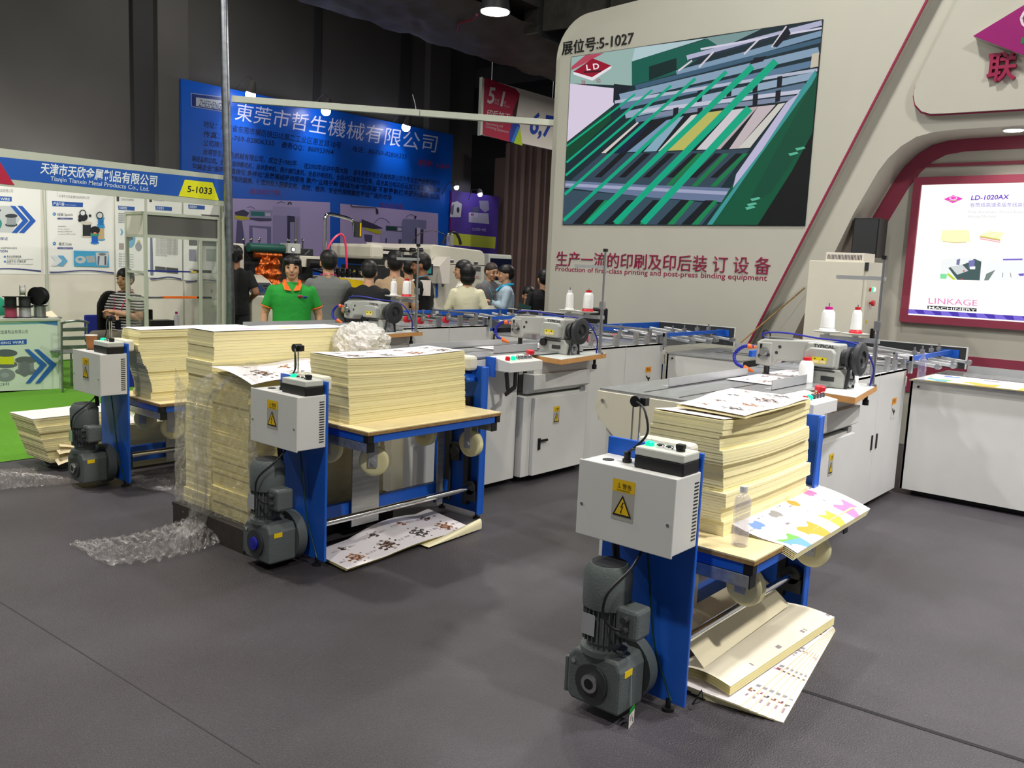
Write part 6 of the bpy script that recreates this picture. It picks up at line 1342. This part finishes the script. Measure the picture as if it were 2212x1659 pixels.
for i in range(5): MB().cyl((a.x+.1+i*.2, YM-.01, 1.44), (a.x+.1+i*.2, YM+.9, 1.50), .014, n=8).build('chrome_rail', 'chrome', t, smooth=True)
t = thing('steel_gantry', 'bent stainless pipe arch carrying a small monitor above the feeder', 'pipe', A(702, 540, YM+.3))
Y1 = YM+.5
MB().tube(curve_pts([at(701, 545, 'Y', Y1), at(702, 490, 'Y', Y1), at(703, 470, 'Y', Y1), at(709, 463, 'Y', Y1), at(725, 465, 'Y', Y1), at(752, 472, 'Y', Y1), at(762, 478, 'Y', Y1), at(765, 488, 'Y', Y1), at(765, 500, 'Y', Y1)], 6), .030, 12).build('pipe', 'chrome', t, smooth=True)
MB().tube([at(701, 545, 'Y', Y1), at(700, 575, 'Y', Y1), Vector((at(700, 575, 'Y', Y1).x, Y1, .5))], .030, 12).build('lower_pipe', 'chrome', t, smooth=True)
a = at(769, 497, 'Y', Y1); MB().box(a.x-.06, a.x+.08, Y1-.06, Y1-.01, a.z-.12, a.z+.14).build('monitor_case', 'dark_grey', t, bevel=.01); MB().box(a.x+.03, a.x+.06, Y1-.065, Y1-.06, a.z-.10, a.z+.12).build('side_strip', 'yellow', t)
tag(MB().tube(curve_pts([A(705, 545), A(716, 522), A(730, 508), A(739, 507), A(745, 520), A(748, 548), A(749, 580)], 8), .017, 8).build('pink_hose', 'pink_hose', loc=A(705, 545), smooth=True), 'bright pink hose arching over the feeder', 'hose')
# big cream press
t = thing('press_machine', 'big cream rounded press with a side touch screen and bottles on top', 'machine', (10.6, 11.6, 0))
a, b = A(931, 527), A(1048, 690); xl, xr, zt_ = A(931, 540).x, A(1048, 560).x, 1.97
pr_ = [(xl, .02), (xl, zt_-.10)]+[(xl+.1-.1*math.cos(math.radians(k)), zt_-.1+.1*math.sin(math.radians(k))) for k in range(10, 91, 20)]+[(xr-.15+.15*math.sin(math.radians(k)), zt_-.20+.15*math.cos(math.radians(k))) for k in range(0, 91, 18)]+[(xr, .02)]
MB().prism(pr_, 'Y', YM, YM+1.4).build('main_housing', 'cream_metal', t, bevel=.02)
z = A(990, 571).z; MB().box(xl, xr, YM-.004, YM+.002, z-.006, z+.004).build('panel_joint', 'dark_grey', t)
for px, py, w, h in ((975, 564, .11, .045), (1028, 568, .10, .045), (957, 609, .05, .16)):
    p = A(px, py); MB().box(p.x-w/2, p.x+w/2, YM-.010, YM, p.z-h/2, p.z+h/2).build('recess_handle', 'galvanised', t, bevel=.004)
p = A(1032, 583); pc = Pic((p.x-.08, YM-.006, p.z-.16), (1, 0, 0), (0, 0, 1), (0, -1, 0)); pc.rect(0, 0, .17, .24, (196, 194, 188)); pc.rect(.01, .13, .15, .22, (84, 84, 84)); pc.rect(.02, .02, .05, .04, (190, 60, 60)); pc.rect(.07, .02, .10, .04, (190, 60, 60)); pc.build('gauge_panel', 'print', t)
# left unit: feed head, sloped screen arm
a, b = A(804, 527), A(830, 552); MB().box(a.x, b.x, YM, YM+1.1, A(804, 560).z, a.z).build('feed_head', 'cream_metal', t, bevel=.05)
MB().box(b.x, xl, YM+.35, YM+.45, A(880, 534).z-.02, A(880, 534).z+.05).box(b.x, xl, YM+.2, YM+.26, A(880, 548).z-.02, A(880, 548).z+.03).build('white_rail', 'booth_white', t)
MB().box(b.x, xl, YM+.5, YM+1.0, A(880, 575).z, A(880, 540).z).build('roller_block', 'dark_grey', t)
for px in (878, 900, 916): p = A(px, 540); MB().cyl((p.x, YM+.15, p.z), (p.x+.1, YM+.15, p.z), .035, n=14).build('feed_knob', 'black', t, smooth=True)
MB().box(b.x, xl, YM+.3, YM+1.1, .02, A(880, 577).z).build('lower_body', 'dark_grey', t)
a = A(833, 570); MB().cyl((a.x-.05, YM-.1, a.z), (a.x+.12, YM-.1, a.z+.01), .07, n=20).build('white_roll', 'booth_white', t, smooth=True)
p = A(945, 554); q = A(922, 574); MB().prism([(q.x, q.z), (p.x-.06, p.z), (p.x+.02, p.z), (p.x+.02, q.z-.30), (q.x+.10, q.z-.30), (q.x+.02, q.z-.02)], 'Y', YM-.30, YM-.02).build('screen_arm', 'booth_white', t, bevel=.006)
p = A(925, 583, YM-.3); pc = Pic((p.x-.07, YM-.303, p.z-.09), (1, 0, 0), (0, 0, 1), (0, -1, 0)); pc.rect(0, 0, .18, .19, (40, 42, 48)); pc.rect(.02, .03, .14, .17, (60, 150, 146)); pc.build('touch_screen', 'print_gloss', t)
p = A(943, 625); MB().box(p.x-.02, p.x+.02, YM-.02, YM, p.z-.14, p.z+.14).build('blue_strip', 'blue_paint', t)
for px, gl in ((968, 'left'), (976, 'right')):
    p = A(px, 527, YM+.25); bottle('%s of the two blue-labelled water bottles on the cream press' % gl, p.x, YM+.25, zt_+.001, .225, .036)
tag(MB().tube(curve_pts([A(957, 526, YM+.5), A(963, 512, YM+.5), A(975, 502, YM+.5), A(985, 504, YM+.5), A(992, 516, YM+.5), A(995, 528, YM+.5)], 6), .028, 10).build('cable_bundle', 'black', loc=A(957, 526, YM+.5), smooth=True), 'black cable bundle arching over the cream press', 'cable')
tag(MB().tube(curve_pts([A(890, 527, YM+.6), A(905, 506, YM+.6), A(935, 498, YM+.6), A(962, 507, YM+.6)], 6), .008, 6).build('thin_cable', 'black', loc=A(890, 527, YM+.6)), 'thin black cable looping from feeder to cream press', 'cable')
# grey kiosk with a dark screen
p, q = at(1060, 548, 'Y', 12.2), at(1104, 690, 'Y', 12.2)
t = thing('kiosk_monitor', 'grey kiosk with a dark screen before the brown curtain', 'kiosk', ((p.x+q.x)/2, 12.4, 0))
MB().box(p.x, q.x, 12.25, 12.55, .02, p.z).build('case', 'grey_plastic', t, bevel=.03); MB().box(p.x+.05, q.x-.02, 12.24, 12.25, p.z-.55, p.z-.09).build('screen', 'screen_dark', t)

# ================================================================== people
def remeshed(g, voxel, smooth_it=4, cut=None):
    me = bpy.data.meshes.new('tmp'); me.from_pydata(g.v, [], g.f)
    o = link(bpy.data.objects.new('tmp', me)); r = o.modifiers.new('r', 'REMESH'); r.mode = 'VOXEL'; r.voxel_size = voxel
    s_ = o.modifiers.new('s', 'SMOOTH'); s_.iterations = smooth_it; s_.factor = .5
    dg = bpy.context.evaluated_depsgraph_get(); m2 = bpy.data.meshes.new_from_object(o.evaluated_get(dg)); bpy.data.objects.remove(o); bpy.data.meshes.remove(me)
    bm = bmesh.new(); bm.from_mesh(m2)
    for co_, no_ in (cut or []): bmesh.ops.bisect_plane(bm, geom=bm.verts[:]+bm.edges[:]+bm.faces[:], plane_co=co_, plane_no=no_, clear_outer=True)
    h = MB(); h.v = [v.co.copy() for v in bm.verts]; bm.verts.index_update(); h.f = [tuple(v.index for v in f.verts) for f in bm.faces]; bm.free(); bpy.data.meshes.remove(m2)
    return h
def person(label, x, y, face, H=1.70, shirt='cloth_grey', trousers='cloth_trouser', sleeve='short', wide=1., arms=('hang', 'hang'), skin='skin', hair='short', hairmat='hair', look=0, nod=0, sit=None, collar=None, lanyard=None, lean=0., glasses=False, trim=None, belly=0.):
    fa = math.radians(face); f = Vector((math.cos(fa), math.sin(fa), 0)); l = Vector((-math.sin(fa), math.cos(fa), 0)); dz = -(.5-sit)*H if sit else 0
    def T(a, b, c, up=True):
        z = c*H+(dz if up else 0); sh = lean*max(0, c-.5)*H if up else 0
        return Vector((x, y, z))+f*(a*H+sh)+l*(b*H)
    t = thing('person', label, 'person', (x, y, 0))
    hy, hn = math.radians(look), math.radians(nod); HS = 1.08
    def TH(a, b, c):   # head frame turned about the neck
        a0, b0, c0 = a-.01, b, c-.87
        a1, c1 = a0*math.cos(hn)+c0*math.sin(hn), -a0*math.sin(hn)+c0*math.cos(hn)
        a2, b2 = a1*math.cos(hy)-b0*math.sin(hy), a1*math.sin(hy)+b0*math.cos(hy)
        return T(a2*HS+.012, b2*HS, c1*HS+.858)
    hf = (TH(1, 0, .9)-TH(0, 0, .9)).normalized(); hl = (TH(0, 1, .9)-TH(0, 0, .9)).normalized(); hu = hf.cross(hl)
    VZ = Vector((0, 0, 1))
    def ell(g, c, r, F=f, L=l, U=VZ, n=18):
        k = len(g.v); g.ball((0, 0, 0), 1, n)
        for i in range(k, len(g.v)): p = g.v[i]; g.v[i] = c+(F*(p.x*r[0])+L*(p.y*r[1])+U*(p.z*r[2]))*(H*(HS if U is not VZ else 1))
    def cap(g, a, b, r0, r1, ends=(1, 1)):
        g.cyl(a, b, r0*H, r1*H, n=14)
        if ends[0]: g.ball(a, r0*H, 12)
        if ends[1]: g.ball(b, r1*H, 12)
    W = wide; POSE = {'hang': ((-.015, .142*W, .64), (.03, .150*W, .49)), 'work': ((.02, .140*W, .655), (.16, .05, .64)), 'cross': ((.04, .140*W, .655), (.130, .025, .690)), 'cross2': ((.04, .140*W, .65), (.118, .02, .655)),
            'bent': ((-.02, .15*W, .655), (.11, .12*W, .60)), 'hip': ((-.05, .17*W, .66), (.02, .12*W, .57)), 'knee': ((.02, .15*W, .64), (.15, .10, .55)), 'desk': ((.05, .14*W, .66), (.19, .10, .62))}
    arm = []
    for s_, p in ((1, arms[0]), (-1, arms[1])):
        e, w_ = POSE[p]; arm.append((T(.0, s_*.100*W, .785), T(e[0], s_*e[1], e[2]), T(w_[0], s_*w_[1], w_[2]), s_))
    if sit: hips = [(T(0, s_*.052, .50), T(.235, s_*.075, .515), Vector((x, y, .05*H))+f*(.25*H)+l*(s_*.08*H), s_) for s_ in (1, -1)]
    else: hips = [(T(0, s_*.052*W, .49), T(.005, s_*.058, .27), T(-.012, s_*.062, .05), s_) for s_ in (1, -1)]
    def loft(g, secs):
        n = 28; vs = []
        for (z, d, w) in secs:
            for i in range(n):
                an = 2*math.pi*i/n; c_, s2 = math.cos(an), math.sin(an); e = .82
                vs.append(T(math.copysign(abs(c_)**e, c_)*d+.004, math.copysign(abs(s2)**e, s2)*w, z))
        m = len(secs); g.add(vs, [(j*n+i, j*n+(i+1) % n, (j+1)*n+(i+1) % n, (j+1)*n+i) for j in range(m-1) for i in range(n)]+[tuple(range(n))[::-1], tuple(range((m-1)*n, m*n))])
    bl_ = belly
    BODY = [(.47, .055, .085*W), (.52, .073, .098*W), (.57, .066+bl_, .090*W), (.62, .060+bl_, .083*W), (.68, .064, .091*W), (.74, .068, .100*W), (.785, .058, .102*W), (.81, .044, .075*W), (.835, .032, .042)]
    COAT = [(.475, .083, .107*W), (.53, .085, .108*W), (.59, .079+bl_, .101*W), (.65, .076+bl_*.6, .101*W), (.71, .078, .107*W), (.755, .074, .112*W), (.79, .062, .108*W), (.815, .049, .080*W), (.838, .038, .048)]
    def torso(g, k): loft(g, BODY if k == 1 else COAT)
    g = MB(); torso(g, 1)
    cap(g, T(-.008, 0, .79), TH(.002, 0, .885), .040, .034)
    ell(g, TH(.008, 0, .938), (.058, .0455, .062), hf, hl, hu, 24); ell(g, TH(.026, 0, .905), (.038, .036, .036), hf, hl, hu); ell(g, TH(.045, 0, .880), (.016, .02, .014), hf, hl, hu)
    ell(g, TH(.070, 0, .916), (.011, .009, .010), hf, hl, hu, 12); cap(g, TH(.062, 0, .938), TH(.072, 0, .918), .005, .007)
    for s_ in (1, -1): ell(g, TH(.004, s_*.047, .922), (.012, .006, .019), hf, hl, hu, 12); ell(g, TH(.044, s_*.022, .912), (.018, .014, .014), hf, hl, hu, 12)
    for S_, E, Wr, s_ in arm:
        cap(g, S_, E, .034, .026); cap(g, E, Wr, .025, .017)
        d = (Wr-E).normalized(); sd = d.cross(Vector((0, 0, 1))); sd = (l*s_ if sd.length < .3 else sd).normalized(); up_ = sd.cross(d)
        pm_ = Wr+d*(.030*H); k = len(g.v); ell(g, pm_, (.034, .021, .012), d, sd, up_, 12)
        for i, (o_, L_) in enumerate(((-.017, .030), (-.006, .036), (.006, .034), (.016, .026))):
            b0 = Wr+d*(.052*H)+sd*(o_*H); b1 = b0+d*(L_*.55*H)-up_*(.006*H); b2 = b1+d*(L_*.45*H)-up_*(.014*H); cap(g, b0, b1, .0062, .0058); cap(g, b1, b2, .0058, .005)
        cap(g, Wr+d*(.018*H)+sd*(.016*H*-s_), Wr+d*(.044*H)+sd*(.032*H*-s_)-up_*(.008*H), .0075, .006)
    for a, k_, an, s_ in hips: cap(g, a, k_, .052, .036); cap(g, k_, an, .036, .024); cap(g, an, an+f*(.10*H)-Vector((0, 0, .022*H)), .024, .020)
    remeshed(g, .0085, 3).build('body', skin, t, smooth=True)
    # clothes
    g = MB(); torso(g, 1.10)
    for S_, E, Wr, s_ in arm:
        if sleeve == 'short': cap(g, S_, S_.lerp(E, .72), .035, .038, (1, 0))
        else: cap(g, S_, E, .035, .032); cap(g, E, E.lerp(Wr, .95), .031, .024, (1, 0))
    hem = T(0, 0, .49); remeshed(g, .011, 3, [(hem, (0, 0, -1))]).build('shirt', shirt, t, smooth=True)
    g = MB(); ell(g, T(0, 0, .515), (.078, .103*W, .06))
    for a, k_, an, s_ in hips: cap(g, a, k_, .059, .044); cap(g, k_, an, .043, .034, (1, 0))
    remeshed(g, .014, 3).build('trousers', trousers, t, smooth=True)
    for a, k_, an, s_ in hips:
        g = MB(); cap(g, an-Vector((0, 0, .018*H)), an+f*(.105*H)-Vector((0, 0, .022*H)), .030, .026); g.v = [Vector((p.x, p.y, max(p.z, .004))) for p in g.v]; g.build('shoe', 'black', t, smooth=True)
    # hair, eyes, mouth
    g = MB(); tn = 1.0 if hair != 'thin' else .94
    ell(g, TH(.0, 0, .958), (.064*tn, .053*tn, .052*tn), hf, hl, hu, 22); ell(g, TH(-.018, 0, .937), (.046, .050*tn, .052), hf, hl, hu, 18)
    if hair == 'bob': ell(g, TH(-.014, 0, .905), (.050, .054, .05), hf, hl, hu); ell(g, TH(.0, 0, .955), (.069, .060, .06), hf, hl, hu)
    if hair == 'tied':
        ell(g, TH(-.055, 0, .925), (.022, .026, .024), hf, hl, hu)
        for s_ in (1, -1): ell(g, TH(.040, s_*.030, .972), (.028, .024, .020), hf, hl, hu, 12); ell(g, TH(.02, s_*.047, .935), (.020, .008, .034), hf, hl, hu, 12)
    if hair == 'full': ell(g, TH(.012, 0, .985), (.056, .048, .034), hf, hl, hu)
    remeshed(g, .008, 2).build('hair', hairmat, t, smooth=True)
    for s_ in (1, -1):
        g = MB(); ell(g, TH(.0605, s_*.0205, .935), (.004, .0085, .0036), hf, hl, hu, 10); g.build('eye', 'black', t, smooth=True)
        g = MB(); ell(g, TH(.061, s_*.021, .950), (.004, .013, .0028), hf, hl, hu, 10); g.build('eyebrow', hairmat, t, smooth=True)
    g = MB(); ell(g, TH(.0605, 0, .893), (.005, .015, .005), hf, hl, hu, 10); g.build('mouth', 'lip', t, smooth=True)
    if glasses:
        g = MB()
        for s_ in (1, -1):
            c_ = TH(.070, s_*.023, .934); g.tube([c_+hl*(.018*H*math.cos(a*.6283))+hu*(.014*H*math.sin(a*.6283)) for a in range(11)], .0028, 5); g.tube([TH(.068, s_*.041, .936), TH(.0, s_*.052, .936)], .0025, 5)
        g.tube([TH(.071, .006, .936), TH(.071, -.006, .936)], .0028, 5); g.build('glasses', 'black', t)
    if collar:
        g = MB()
        for s_ in (1, -1):
            P0, P1, P2, P3 = T(-.020, s_*.040, .852), T(.040, s_*.036, .838), T(.074, s_*.006, .785), T(.072, s_*.046, .790)
            g.add([P0, P1, P3, P2, P0+l*(s_*.03)-Vector((0, 0, .03)), P1+l*(s_*.04)-Vector((0, 0, .02)), P3+f*.012, P2+f*.012], [(0, 1, 2, 3), (4, 5, 6, 7), (0, 1, 5, 4), (1, 2, 6, 5), (2, 3, 7, 6), (3, 0, 4, 7)])
        g.tube([T(-.010+.046*math.sin(a), .046*math.cos(a), .842) for a in [math.pi*k/12-.0+math.pi for k in range(13)]], .012*H, 8)
        g.build('collar', collar, t, smooth=True)
    if trim:
        g = MB(); ell(g, T(.082, .048, .752), (.004, .016, .009)); g.build('chest_badge', 'crimson', t, smooth=True); g = MB(); ell(g, T(.081, .078, .748), (.004, .014, .007)); g.build('chest_badge', 'cloth_navy', t, smooth=True)
        g = MB()
        for S_, E, Wr, s_ in arm:
            d = (E-S_).normalized(); e_ = S_.lerp(E, .71); g.rev(e_-d*.007, e_+d*.007, [(0, .0405*H), (.5, .042*H), (1, .0405*H)], 20, caps=False)
        g.build('sleeve_trim', trim, t, smooth=True)
    if lanyard:
        g = MB()
        for s_ in (1, -1): g.tube(curve_pts([T(-.046, s_*.008, .85), T(-.02, s_*.046, .845), T(.035, s_*.055, .82), T(.083, s_*.04, .74), T(.082+belly, s_*.006, .64)], 6), .005, 6)
        g.build('lanyard', lanyard, t)
        g = MB(); c_ = T(.090+belly, 0, .60); g.obox(c_, (0, 0, 1), f, .12, .085, .006); g.build('badge', 'screen_dark', t)
    return t
def spot(px, r):
    d = RT*((px-W_PX/2)/F_PX)-UP*((600-H_PX/2)/F_PX)+fw; d.z = 0; d.normalize(); return d.x*r, d.y*r
PEOPLE = [
 dict(label='person in black with back turned, half hidden by the galvanised pipe', at=(508, 12.05), face=62, H=1.76, shirt='cloth_black', arms=('bent', 'bent'), skin='skin_tan'),
 dict(label='woman in green polo shirt with orange collar facing the camera', at=(631, 9.3), face=236, H=1.66, shirt='cloth_green', wide=1.16, hair='tied', collar='cloth_orange', trim='cloth_orange', belly=.006, look=-4),
 dict(label='person in grey shirt with pink lanyard seen from behind', at=(709, 10.1), face=55, H=1.735, shirt='cloth_grey', wide=1.12, lanyard='lanyard_pink', arms=('work', 'work'), look=8),
 dict(label='person in black shirt seen from behind, next to the beige shirt', at=(797, 9.9), face=50, H=1.64, shirt='cloth_black', wide=1.14, arms=('work', 'work'), nod=10),
 dict(label='person in beige polo shirt seen from behind', at=(853, 10.4), face=48, H=1.755, shirt='cloth_beige', arms=('hang', 'hang'), hair='full'),
 dict(label='person in black and white striped shirt behind the beige shirt', at=(883, 11.6), face=60, H=1.70, shirt='cloth_breton', arms=('work', 'work'), trousers='cloth_jeans'),
 dict(label='person in black T-shirt with blue lanyard looking left, holding white paper', at=(914, 11.0), face=118, H=1.755, shirt='cloth_black', wide=1.05, lanyard='lanyard_blue', skin='skin_tan', hair='full', look=14, nod=8, arms=('work', 'hang')),
 dict(label='person in white T-shirt looking left behind the cream shirt', at=(1002, 11.6), face=126, H=1.70, shirt='cloth_white', wide=1.12, arms=('hip', 'hip'), look=10),
 dict(label='person with bobbed black hair in a cream shirt, seen from behind', at=(1010, 11.0), face=44, H=1.645, shirt='cloth_cream', sleeve='long', hair='bob', arms=('bent', 'bent'), wide=1.0),
 dict(label='balding person in grey shirt with blue lanyard looking down', at=(1057, 12.9), face=262, H=1.69, shirt='cloth_slate', sleeve='long', lanyard='lanyard_blue', hair='thin', hairmat='hair_thin', nod=14, wide=1.1),
 dict(label='person in pale blue shirt with crossed arms turned left', at=(1094, 12.1), face=140, H=1.665, shirt='cloth_sky', sleeve='long', arms=('cross', 'cross2'), collar='lanyard_blue', look=6),
 dict(label='seated person in glasses and black jacket by the stand wall', at=(1143, 12.9), face=235, H=1.74, shirt='cloth_black', sleeve='long', arms=('knee', 'knee'), glasses=True, sit=.285, look=-6),
 dict(label='person in navy and black partly hidden behind the stand wall edge', at=(1176, 11.95), face=60, H=1.62, shirt='cloth_black', sleeve='long', wide=1.1),
 dict(label='seated person in striped shirt with crossed arms in the wire booth', at=(272, 11.95), face=203, H=1.72, shirt='cloth_striped', trousers='trouser_grey', arms=('cross', 'cross2'), sit=.318, lanyard='lanyard_pink', look=10, wide=1.08),
 dict(label='person in teal shirt at the left end of the booth counter', at=(-30, 12.1), face=300, H=1.66, shirt='cloth_teal', arms=('desk', 'desk'), sit=.29, wide=1.1),
]
for d in PEOPLE:
    d = dict(d); px, r = d.pop('at'); x, y = spot(px, r); d['px'] = (x, y); d.pop('px'); person(d.pop('label'), x, y, d.pop('face'), **d)
# what they sit on and carry
def stool(nm, label, px, r, face, seat_z, back=True, m='black'):
    x, y = spot(px, r); fa = math.radians(face); f = Vector((math.cos(fa), math.sin(fa), 0)); l = Vector((-f.y, f.x, 0)); o = Vector((x, y, 0))-f*.02
    t = thing(nm, label, 'chair', (x, y, 0)); MB().obox(o+Vector((0, 0, seat_z-.02)), f, (0, 0, 1), .40, .40, .03).build('seat', m, t, bevel=.01)
    for a in (-.17, .17):
        for b in (-.17, .17): MB().cyl(o+f*a+l*b, o+f*a+l*b+Vector((0, 0, seat_z-.035)), .012, n=8).build('leg', 'steel', t, smooth=True)
    if back:
        MB().obox(o-f*.215+Vector((0, 0, seat_z+.30)), l, (0, 0, 1), .40, .02, .28).build('backrest', m, t, bevel=.01)
        for b in (-.17, .17): MB().cyl(o-f*.20+l*b+Vector((0, 0, seat_z-.03)), o-f*.22+l*b+Vector((0, 0, seat_z+.40)), .012, n=8).build('back_post', 'steel', t, smooth=True)
    return o, f, l
o, f, l = stool('folding_chair', 'dark chair under the seated person in the striped shirt', 272, 11.95, 203, .46)
t = thing('jacket', 'black jacket with a white stripe hung over the striped person\'s chair', 'jacket', o-f*.23+Vector((0, 0, .4)))
g = MB(); cc = at(240, 655, 'Y', o.y+.15)
crumple(g, lambda u, v: ((cc.x-.17+.34*u, cc.y+.10*math.sin(u*3.1), .62+.50*v*(1-.25*(u-.6)**2*4)), (0, -1, 0)), 16, 16, .02, 5, 3); g.build('cloth', 'cloth_black', t, solid=.03, smooth=True)
MB().tube(curve_pts([(cc.x+.03, cc.y-.035, .70), (cc.x+.05, cc.y-.03, .85), (cc.x+.09, cc.y-.03, .98)], 4), .006, 6).build('stripe', 'booth_white', t)
stool('stool', 'low stool under the seated person in glasses', 1143, 12.9, 235, .42, False)
stool('stool', 'stool under the teal-shirted person at the counter', -30, 12.1, 300, .40, False)
x, y = spot(921, 10.82); p = at(919, 622, 'Y', y)
tag(MB().obox((p.x, p.y, p.z), (0, 0, 1), (-.64, -.77, 0), .19, .13, .004).build('paper_sheet', 'booth_white', loc=(p.x, p.y, p.z-.1)), 'white paper held by the person in the black T-shirt', 'paper sheet')
x, y = spot(1068, 11.95); p = at(1065, 672, 'Y', y); t = thing('shopping_bag', 'white carrier bag with dark handles held by the person in pale blue', 'bag', (p.x, p.y, p.z-.12))
MB().obox(p, (0, 0, 1), (-.64, -.77, 0), .15, .17, .05).build('bag_body', 'booth_white', t, bevel=.004)
lv = Vector((.77, -.64, 0))
for s_ in (-.02, .02): MB().tube(curve_pts([p+lv*-.04+Vector((0, 0, .075)), p+lv*-.02+Vector((s_, 0, .22)), p+lv*.02+Vector((s_, 0, .22)), p+lv*.04+Vector((0, 0, .075))], 5), .006, 6).build('handle', 'cloth_slate', t)
pc = Pic(p+Vector((-.64, -.77, 0))*.027+lv*-.03+Vector((0, 0, -.03)), lv, (0, 0, 1), (-.64, -.77, 0)); pc.disc(.0, .02, .022, (80, 50, 70)); pc.rect(.03, .0, .085, .014, (120, 110, 116)); pc.rect(.03, .022, .085, .036, (120, 110, 116)); pc.build('bag_print', 'print', t)
# green-handled thing beside the seated person
x, y = spot(1152, 10.9); p = at(1133, 662, 'Y', y); tag(MB().obox(p, (.77, -.64, -.25), (0, 0, 1), .16, .05, .05).build('glue_bottle', 'teal_hose', loc=p, smooth=True), 'dark green bottle lying on the far line by the seated person', 'bottle')
